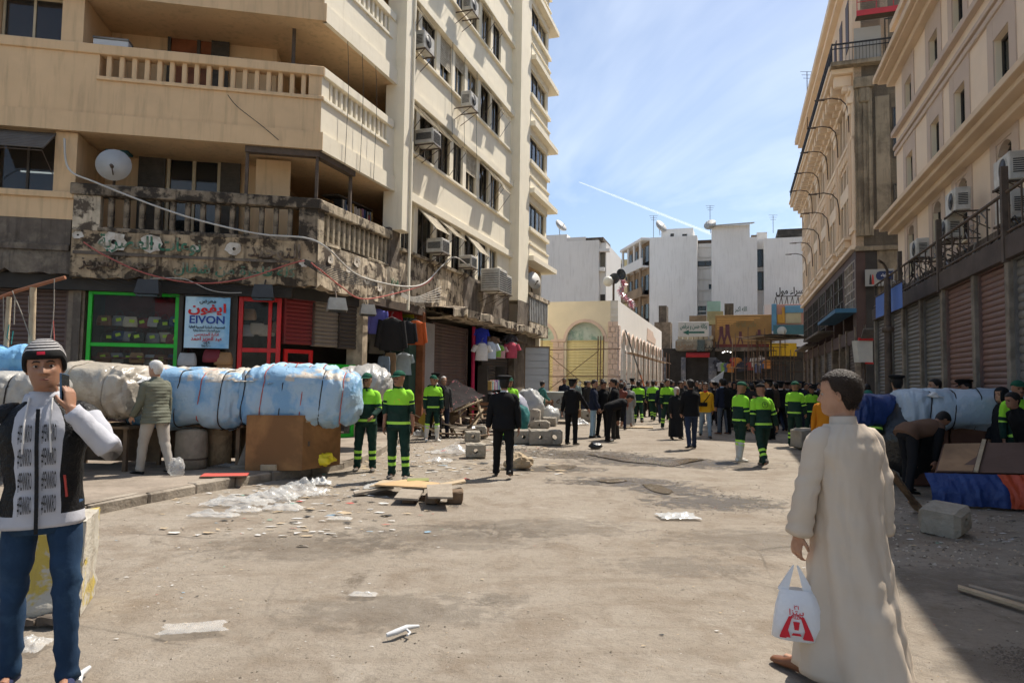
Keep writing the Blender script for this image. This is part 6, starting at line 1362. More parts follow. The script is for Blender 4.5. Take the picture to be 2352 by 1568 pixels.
for i,(x,y,Y_,rx,ry,h_,mm,rz_,lab) in enumerate(((400,864,11.4,0.42,0.40,0.16,tBeige,0.3,'crumpled beige sheet on top of the first blue bale, left'),(520,862,11.6,0.40,0.42,0.15,tBlueM,-0.4,'crumpled blue and beige sheet on top of the first blue bale, right'),(600,866,11.6,0.45,0.5,0.14,tBeige,0.2,'crumpled beige sheet where the two blue bales meet'),(655,872,11.5,0.35,0.3,0.12,tPlain,0.6,'white plastic flap on the front of the second blue bale'),(755,868,11.9,0.40,0.45,0.20,tBlue,0.1,'crumpled sky blue sheet at the right end of the second blue bale'),(300,868,10.9,0.45,0.4,0.16,tPlain,0.5,'crinkled white film on the beige plastic bale'),(205,858,11.0,0.40,0.4,0.16,tBeige,0.1,'crinkled beige film heaped on the left of the beige plastic bale'),(2150,902,11.6,0.4,0.4,0.14,tPlain,0.2,'crumpled white film on the left of the pale blue bale'),(2310,900,11.4,0.45,0.4,0.13,tPale,0.3,'crumpled pale sheet on the right of the pale blue bale'))):
 p = D(x,y+12,Y_); crumple('loose_sheet',lab,p,rx,ry,h_,mm,130+i,'sheet',rz_,26,sharp=4.5)
mStallWood = mat('old_stall_wood',(0.17,0.115,0.07),0.85,0.3,3,(0.08,0.055,0.04),0.6,bump=0.4); mPly = mat('orange_plywood',(0.30,0.155,0.06),0.7,0.2,1.4,(0.17,0.085,0.035),0.8,bump=0.15); mGreyW = mat('grey_weathered_wood',(0.30,0.255,0.20),0.9,0.25,4,(0.18,0.15,0.115),0.6,bump=0.5); mPaleW = mat('pale_timber',(0.42,0.33,0.22),0.85,0.2,5,(0.28,0.21,0.14),0.5,bump=0.4)
def trestle(label, c, L, W, h, rz, mt):
 t = thing('stall_table', label, 'table', (c[0],c[1],PAVE_Z), None, rz); m = MB(); m.box(WORLD,-L/2,L/2,-W/2,W/2,h-0.04,h); local('table_top', m, mt, t)
 for sx in (-1,1):
  for sy in (-1,1): m = MB(); m.box(WORLD,sx*(L/2-0.1)-0.03,sx*(L/2-0.1)+0.03,sy*(W/2-0.1)-0.03,sy*(W/2-0.1)+0.03,0,h-0.04); local('leg', m, mt, t)
 m = MB(); m.box(WORLD,-L/2+0.1,L/2-0.1,W/2-0.12,W/2-0.09,0.05,h-0.05); local('back_board', m, mt, t)
for lab,(x,Yy),L,rz in (('dark wooden stall table carrying the first blue bale',(448,11.8),2.0,4),('dark wooden stall table under the beige plastic bale',(247,11.2),1.5,-4),('dark wooden stall table under the grey white bale at the left edge',(25,9.8),1.3,5)):
 p = D(x,900,Yy); trestle(lab,(p.x,p.y),L,1.1,0.70 if x > 100 else 0.95,R_(rz),mStallWood)
cor = G(693,1080,PAVE_Z); CFr = Frame((cor.x,cor.y,PAVE_Z),(0.985,0.16,0),(0.16,-0.985,0))
t = thing('plywood_chest','orange plywood chest standing on the pavement under the blue bale','chest',cor)
hC = 0.86
m = MB(); m.box(CFr,-0.88,0.0,-0.03,0.0,0.0,hC,0,0.004); m.build('front_panel', mPly, t)
m = MB(); CFs = Frame((cor.x,cor.y,PAVE_Z),(0.45,0.893,0),(0.893,-0.45,0)); m.box(CFs,0.0,0.92,-0.03,0.0,0.0,hC,0,0.004); m.build('side_panel', mPly, t)
m = MB(); m.box(CFs,0.06,0.84,0.0,0.012,hC-0.09,hC-0.05); m.build('side_batten', mPaleW, t)
m = MB(); q = [CFr.P(-0.88,0,0),CFr.P(0,0,0),CFs.P(0.92,0,0),CFs.P(0.92,0,0)+(CFr.P(-0.88,0,0)-CFr.P(0,0,0))]; m.prism([(p.x,p.y) for p in q],PAVE_Z+hC,PAVE_Z+hC+0.025); m.build('lid', mPly, t)
m = MB(); m.box(CFs,0.12,0.15,0.0,0.02,0.38,0.46); m.build('lock', mIron, t)
def at_g(x, y, z=PAVE_Z): p = G(x,y,z); return V_((p.x,p.y,z))
p = at_g(438,1075); t = thing('stone_stump','squat weathered stone stump under the first blue bale','stump',p); m = MB(); m.lathe((0,0,0),[(0.20,0),(0.245,0.02),(0.25,0.3),(0.235,0.60),(0.20,0.63),(0.01,0.64)],12).jitter(0.012,1); local('stump', m, mGreyW, t); m = MB(); m.lathe((0,0,0.15),[(0.256,0),(0.256,0.03)],12); local('band', m, mIron, t)
p = at_g(501,1068); t = thing('rusty_drum','tall rusty drum with stencilled marks under the first blue bale','drum',p); m = MB(); m.lathe((0,0,0),[(0.19,0),(0.205,0.01),(0.20,0.25),(0.208,0.27),(0.20,0.29),(0.20,0.5),(0.208,0.52),(0.20,0.54),(0.20,0.70),(0.19,0.71)],20); local('drum_shell', m, mat('rusty_drum',(0.27,0.19,0.11),0.8,0.25,4,(0.13,0.085,0.05),0.8,(0.45,0.6),bump=0.3), t)
m = MB()
p = at_g(594,1072); fr = Frame((p.x,p.y,PAVE_Z),(0.97,0.24,0),(0.24,-0.97,0)); t = thing('leaning_board','weathered grey board leaning against the plywood chest','board',p)
m = MB(); m.add([fr.P(-0.33,0.12,0.02),fr.P(0.28,0.12,0.0),fr.P(0.34,-0.14,0.60),fr.P(-0.17,-0.14,0.60),fr.P(-0.33,0.09,0.0),fr.P(0.28,0.09,0.0),fr.P(0.34,-0.18,0.59),fr.P(-0.17,-0.18,0.59)],[(0,1,2,3),(7,6,5,4),(0,4,5,1),(1,5,6,2),(2,6,7,3),(3,7,4,0)]); m.build('board', mGreyW, t)
m = MB(); m.box(fr,-0.17,0.34,-0.14,-0.06,0.46,0.66,0,0.02).jitter(0.012,4); m.build('top_slab', mGreyW, t); m = MB(); m.box(fr,-0.42,0.26,0.10,0.20,0.0,0.06,0,0.012).jitter(0.008,5); m.build('foot_plank', mGreyW, t)
def brick_thing(name,label,p,a,b,c,rz,mt,cat='block'):
 t = thing(name,label,cat,p,None,rz); m = MB(); m.box(WORLD,-a/2,a/2,-b/2,b/2,0,c,0,min(a,b,c)*0.12).jitter(min(a,b,c)*0.05,int(a*1000)); local('stone', m, mt, t); return t
brick_thing('broken_brick','small pale broken brick on the pavement before the leaning board',at_g(618,1080),0.25,0.14,0.10,R_(8),mPaleW,'brick')
p = at_g(517,1092,PAVE_Z+0.012); t = thing('red_board','flat red board lying on the pavement near the kerb','board',p,None,R_(14)); m = MB(); m.box(WORLD,-0.32,0.32,-0.17,0.17,0,0.02); local('sheet', m, mat('red_laminate',(0.52,0.09,0.07),0.6,0.1,3,bump=0.05), t); m = MB(); m.box(WORLD,-0.325,0.325,-0.185,-0.171,-0.002,0.018); local('edge_strip', m, mStallWood, t)
def blob(name,label,p,rx,ry,h,mt,seed,cat='bag',lump=0.25):
 m = MB(); nu,nv = 26,20
 def pt(i,j):
  et,om = math.pi*(0.002+0.996*j/nv), 2*math.pi*i/nu; d = V_((math.sin(et)*math.cos(om),math.sin(et)*math.sin(om),math.cos(et)))
  q = 1+lump*noise.fractal(d*1.7+V_((seed,0,0)),1,2,3)+0.10*abs(noise.noise(d*6+V_((seed,2,0)))); return V_((d.x*rx*q,d.y*ry*q,max(0.004,h*0.45+d.z*h*0.55*q)))
 m.grid(pt,nu,nv); o = m.build(name,mt,None); o.location = p; o['label'] = label; o['category'] = cat; return o
blob('yellow_plastic_bag','bright yellow plastic bag crumpled at the foot of the plywood chest',at_g(724,1071),0.26,0.20,0.27,filmY,4,lump=0.4)
blob('clear_plastic_bag','clear plastic bag standing on the pavement beside the stone stump',at_g(405,1092),0.12,0.10,0.26,filmC,8,lump=0.3)
crumple('plastic_sheet','flat dirty plastic wrapper beside the rusty drum',at_g(535,1070),0.30,0.18,0.06,filmC,31)
gl = 'clear plastic litter by the kerb'
for i,(x,y,rx,ry,h,lab) in enumerate(((548,1158,0.42,0.20,0.13,'large crumpled clear film by the kerb, left of the litter heap'),(625,1148,0.30,0.22,0.18,'puffed clear plastic bag by the kerb, middle of the litter heap'),(690,1135,0.34,0.24,0.20,'puffed clear plastic bag at the right end of the kerb litter heap'),(490,1186,0.28,0.10,0.07,'low strip of clear film below the kerb litter heap'),(560,1175,0.20,0.10,0.08,'small clear film scrap below the kerb litter heap'),(650,1170,0.24,0.12,0.09,'clear plastic wrapper in front of the kerb litter heap'),(735,1112,0.16,0.12,0.12,'white plastic bag near the feet of the left worker'))):
 crumple('clear_plastic_film',lab,V_((*G(x,y)[:2],0.0)),rx,ry,h,filmC if i != 6 else filmW,50+i,group=gl)
crumple('plastic_sheet','large flat clear plastic sheet in the left foreground',V_((*G(445,1445)[:2],0.0)),0.19,0.10,0.022,filmC,71,rz=R_(14))
crumple('plastic_sheet','crinkled white plastic sheet lying in the middle of the road',V_((*G(1555,1187)[:2],0.0)),0.24,0.16,0.05,filmW,72)
crumple('plastic_sheet','small clear plastic scrap on the road right of the kerb litter',V_((*G(780,1193)[:2],0.0)),0.14,0.07,0.03,filmC,73)
crumple('plastic_sheet','thin clear film on the road below the centre of the photograph',V_((*G(835,1368)[:2],0.0)),0.10,0.05,0.02,filmC,74)
crumple('plastic_wrapper','crushed clear wrapper beside the painted block in the left corner',V_((*G(70,1488)[:2],0.0)),0.09,0.10,0.06,filmC,75)
for i,(x,y,rx,ry,h,lab,mt_) in enumerate(((975,1000,0.35,0.25,0.22,'white plastic heap behind the worker with white boots',filmW),(965,985,0.5,0.3,0.30,'torn white sack below the overturned stall',filmG),(1040,1040,0.45,0.35,0.16,'heap of clear film beside the concrete blocks',filmC),(1010,1060,0.25,0.2,0.08,'flat clear film left of the concrete blocks',filmC),(1100,985,0.4,0.3,0.18,'white litter heap under the trestle legs',filmW),(870,1120,0.22,0.16,0.08,'white paper heap at the workers feet',filmW),(1330,975,0.35,0.25,0.25,'white sack beside the man in pale jeans',filmW))):
 crumple('plastic_litter',lab,V_((*G(x,y)[:2],0.0)),rx,ry,h,mt_,90+i,'litter')
blob('black_plastic_bag','small black plastic bag on the road behind the stooping officer',V_((*G(1368,1030)[:2],0)),0.16,0.13,0.15,tBlackP,5)
mFlor = mat('flowered_cloth',(0.014,0.008,0.009),0.85,0.2,9,(0.30,0.09,0.10),0.9,(0.60,0.64),bump=0.3); mYel = mat('dull_yellow_panel',(0.42,0.28,0.03),0.7,0.15,2,bump=0.1)
o_ = V_((*G(1050,1000)[:2],0)); OS = Frame(o_,(0.96,0.28,0),(0.28,-0.96,0))
t = thing('overturned_stall','overturned wooden stall with black flowered cloth and trestle legs','stall',o_)
def opx(x,y,d=0.0): a,z = OS.px(x,y,d); return OS.P(a,d,z)
m = MB()
A,B,C_,Dd = opx(982,932,-0.2),opx(1046,870,-0.8),opx(1116,908,-0.1),opx(1030,945,0.5)
m.grid(lambda i,j: A.lerp(B,i/12).lerp(Dd.lerp(C_,i/12),j/12)+V_((0,0,0.05*noise.noise(V_((i*0.5,j*0.5,1)))-0.10*abs(math.sin(j*0.5))*0.3)),12,12); m.build('flowered_cloth', mFlor, t)
m = MB(); q = [opx(960,965,0.2),opx(1005,905,0.0),opx(1012,945,0.1),opx(975,995,0.3)]; m.add(q+[p+V_((0.03,0.1,0)) for p in q],[(0,1,2,3),(7,6,5,4),(0,4,5,1),(1,5,6,2),(2,6,7,3),(3,7,4,0)]); m.build('yellow_panel', mYel, t)
def plank(m,p,q,w,th,up=V_((0,0,1))):
 d = (q-p).normalized(); s_ = d.cross(up).normalized()*w/2; u_ = s_.cross(d).normalized()*th/2
 m.hexa([p-s_-u_,p+s_-u_,q+s_-u_,q-s_-u_,p-s_+u_,p+s_+u_,q+s_+u_,q-s_+u_])
for i,(a,b,w) in enumerate((((1010,935,0.2),(1052,1005,0.35),0.09),((1060,1000,0.3),(1108,945,0.2),0.09),((1042,945,0.3),(1108,918,0.15),0.10),((1040,955,0.32),(1095,958,0.32),0.09),((1095,915,0.1),(1108,960,0.25),0.08),((1020,925,0.0),(1040,1000,0.2),0.08),((1000,960,0.0),(1080,925,0.1),0.12))):
 m = MB(); plank(m,opx(*a),opx(*b),w,0.045); m.build('timber', mPaleW if i % 2 == 0 else mStallWood, t)
m = MB(); q = [opx(1012,930,0.0),opx(1040,905,-0.4),opx(1055,960,0.1),opx(1030,985,0.25)]; m.add(q+[p+V_((0,0.04,0)) for p in q],[(0,1,2,3),(7,6,5,4),(0,4,5,1),(1,5,6,2),(2,6,7,3),(3,7,4,0)]); m.build('side_board', mStallWood, t)
rn = random.Random(91); t = thing('broken_timber_heap','heap of broken stall timbers and boards around the overturned stall','timber heap',V_((*G(1060,995)[:2],0)))
for i in range(30):
 a = V_((*G(rn.uniform(985,1125),rn.uniform(972,1012))[:2],rn.uniform(0.03,0.35))); an = rn.uniform(0,6.28); L_ = rn.uniform(0.5,1.5); b = a+V_((math.cos(an)*L_,math.sin(an)*L_*0.6,rn.uniform(-0.1,0.9) if i % 3 == 0 else rn.uniform(0,0.12))); b.z = max(0.03,b.z); m = MB(); plank(m,a,b,rn.uniform(0.05,0.16),0.03); m.build('timber',(mPaleW,mStallWood,mGreyW)[i % 3],t)
mConc = mat('rough_concrete',(0.34,0.305,0.25),0.95,0.2,4,(0.20,0.17,0.13),0.6,bump=0.7,bscale=22,dots=(60,0.10,(0.16,0.14,0.11))); mConcT = mat('smooth_concrete',(0.40,0.37,0.32),0.9,0.12,3,bump=0.3)
def holed_block(label,p,w,dp,h,rz,r,tilt=(0,0),cat='concrete block',group='concrete blocks on the road',mt=None,ch=0.03):
 t = thing('concrete_block',label,cat,p,group,rz); t.rotation_euler = (R_(tilt[0]),R_(tilt[1]),rz); n = 16; m = MB()
 cz = h*0.5
 def ring(f):
  out = []
  for k in range(n):
   a = 2*math.pi*(k+0.5)/n; c,s = math.cos(a),math.sin(a); q = 1/max(abs(c)/(w/2-f),abs(s)/(h/2-f)); out.append((c*q, s*q+cz))
  return out
 secs = [(-dp/2,ring(ch)),(-dp/2+ch,ring(0)),(dp/2-ch,ring(0)),(dp/2,ring(ch))]
 cir = [(r*math.cos(2*math.pi*(k+0.5)/n), r*math.sin(2*math.pi*(k+0.5)/n)+cz) for k in range(n)]
 allr = [(-dp/2,cir)]+secs+[(dp/2,cir)]
 vs = [(x,y,z) for y,rg in allr for x,z in rg]; R = len(allr)
 fs = [(i*n+k,i*n+(k+1)%n,((i+1)%R)*n+(k+1)%n,((i+1)%R)*n+k) for i in range(R) for k in range(n)]
 m.add(vs,fs)
 rn = random.Random(int(w*999+h*77)); m.v = [(x+rn.uniform(-0.006,0.006),y+rn.uniform(-0.006,0.006),z+rn.uniform(-0.006,0.006)) for x,y,z in m.v]
 local('concrete', m, mt or mConc, t); return t
def gz(x,y): p = G(x,y); return V_((p.x,p.y,0))
for i,(x,y,w,dp,h,rz,r,lab) in enumerate(((1092,1050,0.42,0.36,0.30,4,0.05,'concrete block standing alone left of the walking officer'),(1085,1014,0.40,0.35,0.28,10,0.05,'concrete block behind the lone block'),(1108,1005,0.30,0.30,0.34,-20,0.05,'tilted concrete block with a hole behind the officer'),(1200,1018,0.62,0.45,0.36,8,0.05,'concrete block at the left end of the front row'),(1240,1020,0.60,0.45,0.38,4,0.05,'wide concrete block in the middle of the front row'),(1274,1020,0.40,0.48,0.38,-6,0.07,'concrete block with a hole at the right end of the front row'),(1240,985,0.70,0.45,0.30,-4,0.05,'long concrete block in the second row'),(1262,978,0.50,0.45,0.32,-8,0.05,'concrete block right of the long one in the second row'),(1265,965,0.60,0.45,0.35,-4,0.05,'concrete block in the third row behind the others'),(1228,984,0.38,0.32,0.68,-10,0.04,'concrete block standing on end beside the boy in teal'),(1347,968,0.45,0.45,0.5,6,0.05,'concrete block behind the man in pale jeans'),(1852,1030,0.62,0.5,0.52,10,0.05,'dark concrete block at the feet of the standing workers on the right'),(2066,1108,0.42,0.4,0.32,-12,0.06,'concrete block beside the stooping man in the brown vest'),(2068,1070,0.36,0.36,0.22,14,0.06,'smaller concrete block behind the one beside the stooping man'))):
 holed_block(lab,gz(x,y),w,dp,h,R_(rz),r)
holed_block('large tilted concrete block with a round hole on the shaded ground at right',gz(2170,1225)+V_((0,0,0.02)),0.40,0.42,0.30,R_(38),0.055,(4,-9),ch=0.05)
p = gz(1190,1075); m = MB(); nu,nv = 18,14
m.grid(lambda i,j: (lambda d: V_((d.x*0.26,d.y*0.22,max(0.0,0.10+d.z*0.15)))*(1+0.35*noise.fractal(d*1.6+V_((4,0,0)),1,2,3)))(V_((math.sin(math.pi*(0.01+0.98*j/nv))*math.cos(2*math.pi*i/nu),math.sin(math.pi*(0.01+0.98*j/nv))*math.sin(2*math.pi*i/nu),math.cos(math.pi*(0.01+0.98*j/nv))))),nu,nv,sm=False)
o = m.build('rock',mPaleW,None); o.location = p; o['label'] = 'pale rough rock on the road right of the walking officer'; o['category'] = 'rock'
PB = gz(960,1135); PF = Frame(PB,(1,0.02,0),(0.02,-1,0))
def pp(x,y,z): p = G(x,y,z); return V_((p.x,p.y,z))
gp = 'broken boards piled on the road'
def board_thing(label,c4,th,mt,cat='board',group=gp,name='wooden_board'):
 c = sum(c4,V_((0,0,0)))/4; o = V_((c.x,c.y,min(p.z for p in c4)-th)); t = thing(name,label,cat,o,group); m = MB(); q = [p-o for p in c4]; m.add(q+[p-V_((0,0,th)) for p in q],[(0,1,2,3),(7,6,5,4),(0,4,5,1),(1,5,6,2),(2,6,7,3),(3,7,4,0)]); local('wood',m,mt,t); return t
mChipB = mat('orange_chipboard',(0.50,0.33,0.17),0.85,0.2,3,(0.34,0.24,0.14),0.6,bump=0.4)
board_thing('orange brown panel lying on top of the board pile',[pp(860,1112,0.14),pp(1000,1120,0.17),pp(1010,1108,0.18),pp(930,1100,0.15)],0.02,mChipB)
board_thing('pale split panel at the left end of the board pile',[pp(848,1116,0.10),pp(905,1112,0.13),pp(940,1106,0.14),pp(880,1101,0.10)],0.02,mPaleW)
board_thing('long dark plank sticking out left of the board pile',[pp(812,1128,0.03),pp(815,1133,0.03),pp(905,1116,0.10),pp(900,1112,0.10)],0.03,mGreyW)
board_thing('long thin plank sticking out right of the board pile',[pp(985,1114,0.12),pp(990,1120,0.12),pp(1070,1104,0.10),pp(1066,1099,0.10)],0.025,mPaleW)
board_thing('greenish batten at the back of the board pile',[pp(935,1098,0.16),pp(935,1104,0.16),pp(985,1103,0.16),pp(985,1097,0.16)],0.03,mat('green_batten',(0.22,0.23,0.08),0.8,0.2,3,bump=0.2))
board_thing('square grey board leaning at the front of the board pile',[pp(983,1140,0.16),pp(1040,1141,0.16),pp(1038,1110,0.22),pp(980,1112,0.21)],0.025,mGreyW)
board_thing('broken grey board low at the front of the board pile',[pp(905,1142,0.08),pp(960,1145,0.08),pp(975,1120,0.14),pp(925,1118,0.13)],0.025,mGreyW)
for i,(x,y,a,c) in enumerate(((992,1158,0.16,0.14),(1045,1156,0.20,0.16),(935,1155,0.16,0.07))):
 brick_thing('timber_offcut',['timber offcut under the left of the square grey board','thick timber offcut under the right of the square grey board','flat timber offcut under the broken grey board'][i],gz(x,y)+V_((0,0.1,0)),a,0.25,c,R_(-6+8*i),mStallWood,'offcut')
def bench(label,p,L,h,rz,mt,back=True,name='bench'):
 t = thing(name,label,'bench',p,None,rz)
 for i in range(3): m = MB(); m.box(WORLD,-L/2,L/2,-0.18+0.13*i,-0.07+0.13*i,h-0.03,h); local('seat_slat',m,mt,t)
 for sx in (-1,1):
  for sy in (-0.15,0.17): m = MB(); m.box(WORLD,sx*(L/2-0.06)-0.03,sx*(L/2-0.06)+0.03,sy-0.03,sy+0.03,0,h-0.03 if sy < 0 or not back else h+0.42); local('leg',m,mt,t)
 if back:
  for zz in (0.16,0.32): m = MB(); m.box(WORLD,-L/2,L/2,0.14,0.17,h+zz-0.05,h+zz+0.05); local('back_rail',m,mt,t)
mBenchW = mat('brown_bench_wood',(0.20,0.10,0.05),0.7,0.25,4,bump=0.2)
bench('brown slatted bench standing behind the upright concrete block',gz(1215,970),1.9,0.5,R_(-8),mBenchW); bench('low brown wooden bench beside the boy in teal',gz(1285,972),1.7,0.55,R_(2),mBenchW,False); bench('brown bench half hidden behind the overturned stall',gz(1130,990),1.5,0.55,R_(5),mBenchW)
blob('plastic_heap','tall heap of white plastic sheeting behind the brown bench',gz(1215,978),0.52,0.45,1.35,mat('crumpled_film',(0.42,0.42,0.40),0.3,0.15,3,bump=0.5,bscale=9,spec=0.5),14,'plastic heap',0.3)
blob('plastic_heap','lilac grey plastic bundle left of the white plastic heap',gz(1180,988),0.5,0.4,1.25,mat('lilac_film',(0.36,0.36,0.42),0.4,0.1,3,bump=0.3),16,'plastic heap',0.2)
blob('sack','teal sack leaning at the foot of the white plastic heap',gz(1190,992),0.36,0.3,0.85,mat('teal_sack',(0.02,0.12,0.12),0.8,0.15,4,bump=0.4),18,'sack',0.25)
blob('plastic_bag','white tied bag beside the grey bin',gz(1262,975),0.38,0.32,0.7,filmW,19,'bag',0.2)
p = gz(1288,968); t = thing('waste_bin','grey wheeled waste bin with stencilled Arabic lettering near the arcade','bin',p); BF = Frame((0,0,0),(1,0.1,0),(0.1,-1,0)); mBin = mat('bin_grey',(0.34,0.36,0.34),0.6,0.1,2,(0.2,0.2,0.18),0.4,bump=0.1)
m = MB(); m.hexa([BF.P(-0.5,0.45,0.12),BF.P(0.5,0.45,0.12),BF.P(0.5,-0.45,0.12),BF.P(-0.5,-0.45,0.12),BF.P(-0.66,0.6,1.15),BF.P(0.66,0.6,1.15),BF.P(0.66,-0.6,1.15),BF.P(-0.66,-0.6,1.15)]); local('tub',m,mBin,t)
m = MB(); m.box(BF,-0.70,0.70,-0.64,0.64,1.15,1.22,0,0.02); local('rim',m,mBin,t)
for sx in (-0.4,0.4): m = MB(); m.lathe((sx-0.03,-0.4,0.08),[(0.08,0),(0.08,0.06)],12,axis=(1,0,0)); local('wheel',m,mIron,t)
BFw = Frame((p.x,p.y,0),(1,0.1,0),(0.1,-1,0)); lt = lettering('stencil','الله',BFw,-0.05,0.85,0.60,0.40,mSoot,t,0.02)
blob('covered_heap','white and pink sheet covered heap behind the grey bin',gz(1320,945)+V_((0,1.5,0)),1.5,0.8,1.35,mat('white_sheet',(0.66,0.66,0.62),0.5,0.08,1.5,(0.55,0.30,0.30),0.5,(0.55,0.6),bump=0.2),23,'heap',0.12)
blob('covered_heap','white sheet covered heap behind the man in the navy jacket',gz(1375,945)+V_((0,1.2,0)),1.1,0.8,1.3,mat('white_sheet2',(0.62,0.63,0.64),0.5,0.08,1.5,bump=0.2),27,'heap',0.12)
mPaint = mat('painted_block',(0.42,0.39,0.33),0.9,0.15,3,(0.45,0.34,0.05),0.9,(0.54,0.58),streak=(0.20,0.15,0.10),streak_amt=0.5,bump=0.6,bscale=18)
p = G(95,1440); PBk = Frame((p.x-0.05,p.y+0.30,0),(0.93,0.37,0),(0.37,-0.93,0))
t = thing('painted_kerb_block','large chipped concrete block with worn yellow and white paint behind the man on the phone','concrete block',PBk.o)
def yb(i,j,n=14,mz=12):
 a = -1.5+1.62*i/n; zz = 0.62*j/mz; dd = 0.16-0.10*zz; q = PBk.P(a,dd,zz); f = 0.06*noise.fractal(q*3.0,1,2,3)*(1.8 if zz < 0.14 else 0.4); return q+PBk.nx*f
m = MB(); m.grid(lambda i,j: yb(i,j),14,12); m.grid(lambda i,j: PBk.P(-1.5+1.62*i/14,0.098-0.5*j/6,0.62+0.02*noise.noise(V_((i*0.6,j*0.7,3)))),14,6); m.grid(lambda i,j: PBk.P(0.12+0.03*noise.noise(V_((i,j*0.8,5))),0.14-0.10*(0.62*j/12)-0.5*i/6,0.62*j/12),6,12); m.build('concrete',mPaint,t)
m = MB()
for i in range(26):
 rn = random.Random(i); q = PBk.P(rn.uniform(-1.4,0.1),0.18+rn.uniform(0,0.07),0.0); r = rn.uniform(0.02,0.06); m.box(Frame(q,(1,0.2*rn.uniform(-1,1),0),(0,-1,0)),-r,r,-r,r,0,r*1.2,0,r*0.25)
m.jitter(0.008,3).build('rubble',mSoot,t,kind='stuff')
t = thing('pole_stall','wooden stall mast with slanting beam, cords and pegs in front of the brown shutter','stall frame',V_((*D(66,900,10.2)[:2],PAVE_Z)))
Q = lambda x,y,Y=10.2: D(x,y,Y)
m = MB(); m.tube([Q(-30,695),Q(40,668),Q(150,637)],0.028,8); m.build('slanting_beam', mat('red_brown_pole',(0.25,0.10,0.05),0.7,0.2,4,bump=0.2), t)
m = MB(); m.tube([V_((Q(74,900).x,10.2,PAVE_Z)),Q(76,660)],[0.05,0.045],9); m.build('mast', mPaleW, t)
m = MB(); m.tube([V_((Q(18,900).x,10.1,PAVE_Z)),Q(21,682)],[0.04,0.036],8); m.build('side_mast', mPaleW, t)
for pts,mm in ((((125,640),(124,700),(122,735)),mRopeG),(((122,735),(116,780)),mRopeG),(((122,735),(125,785)),mRopeR),(((28,668),(50,720),(68,770)),mRopeG),(((66,680),(66,720)),mRopeG),(((8,682),(8,760)),mRopeG),(((34,680),(32,745)),mRopeG),(((21,745),(16,775),(26,790),(30,760)),mat('teal_cord',(0.03,0.22,0.20),0.8,0.1,4,bump=0))):
 m = MB(); m.tube([Q(*q,10.15) for q in pts],0.008,5); m.build('cord', mm, t)
# right hand stalls
pR = at3(2225,940,11.6); bale('pale blue tarp bale tied with black rope on the right hand stall', (pR.x,pR.y,pR.z), 2.3, 1.2, 0.68, R_(-14), tPale, (-0.75,-0.4,-0.05,0.35,0.7), ((-0.9,4.0,0.2,5.6),(-0.5,5.6,0.6,4.1)), 41, ropem=[mRope], lump=0.06)
RS = Frame((pR.x,pR.y,0),(0.97,-0.24,0),(-0.24,-0.97,0))
t = thing('stall_chest','dark red brown wooden stall chest under the pale blue bale','chest',RS.o); mRB = mat('dark_red_brown_wood',(0.115,0.05,0.03),0.7,0.25,2,bump=0.2)
for a0_,a1_ in ((-1.0,-0.45),(-0.42,0.15),(0.18,0.95)): m = MB(); m.box(RS,a0_,a1_,-0.5,0.42,0.0,pR.z-0.30,0,0.01); m.build('panel_box', mRB, t)
def bq(x,y,z): return pp(x,y,z)
t = thing('overturned_table','overturned wooden table top with a batten, lying on blue and orange tarpaulin','table',gz(2240,1120))
q0,q1,q2,q3 = D(2152,1082,9.7),D(2352,1085,9.3),D(2352,1012,10.0),D(2170,1018,10.4)
qq = [q0,q1+V_((0.4,-0.1,0)),q2+V_((0.4,-0.1,0)),q3]; m = MB(); m.add(qq+[p+V_((0.0,0.05,-0.03)) for p in qq],[(0,1,2,3),(7,6,5,4),(0,4,5,1),(1,5,6,2),(2,6,7,3),(3,7,4,0)]); m.build('table_top', mat('two_tone_board',(0.13,0.075,0.055),0.7,0.2,1.2,(0.10,0.06,0.045),0.5,bump=0.2), t)
f = lambda u,w: qq[0].lerp(qq[1],u).lerp(qq[3].lerp(qq[2],u),w)
up_ = (qq[1]-qq[0]).cross(qq[3]-qq[0]).normalized(); up_ = up_ if up_.z > 0 else -up_
m = MB(); a = [f(0.0,0.02)+up_*0.006,f(0.30,0.02)+up_*0.006,f(0.33,0.98)+up_*0.006,f(0.0,0.98)+up_*0.006]; m.add(a,[(0,1,2,3)]); m.build('bare_wood_panel', mat('bare_tan_wood',(0.33,0.20,0.11),0.8,0.2,2,(0.2,0.12,0.07),0.6,bump=0.2), t)
m = MB(); plank(m,f(0.33,-0.02)+up_*0.025,f(0.36,1.05)+up_*0.025,0.05,0.03,up_); m.build('batten', mPaleW, t)
for u in (0.15,0.75): m = MB(); p = f(u,0.85)-V_((0,0,0.03)); m.box(Frame((p.x,p.y,0),(1,0,0),(0,1,0)),-0.03,0.03,-0.03,0.03,0,p.z); m.build('leg', mRB, t)
mTarpO = tarp('orange',(0.50,0.07,0.025),(0.42,0.05,0.02),0.5)
def skirt(name,label,x0,x1,mt,seed):
 m = MB(); n = 26
 def pt(i,j):
  u = x0+(x1-x0)*i/n; top_ = f(u,0.0)+V_((0,-0.03,-0.02)); bot = V_((top_.x+0.03*math.sin(i),top_.y-0.16-0.10*abs(noise.noise(V_((i*0.35,seed,0)))),0.02)); q = j/8; p = top_.lerp(bot,q); return p+V_((0,-0.07*math.sin(q*3.1)+0.05*noise.noise(V_((i*0.5,q*3,seed))),0))
 m.grid(pt,n,8); o = m.build(name,mt,None); o['label'] = label; o['category'] = 'tarpaulin'
skirt('tarpaulin','crumpled deep blue tarpaulin under the overturned table on the right',-0.12,0.52,tDeep,3); skirt('tarpaulin','orange red tarpaulin beside the blue one at the right edge',0.49,1.1,mTarpO,6)
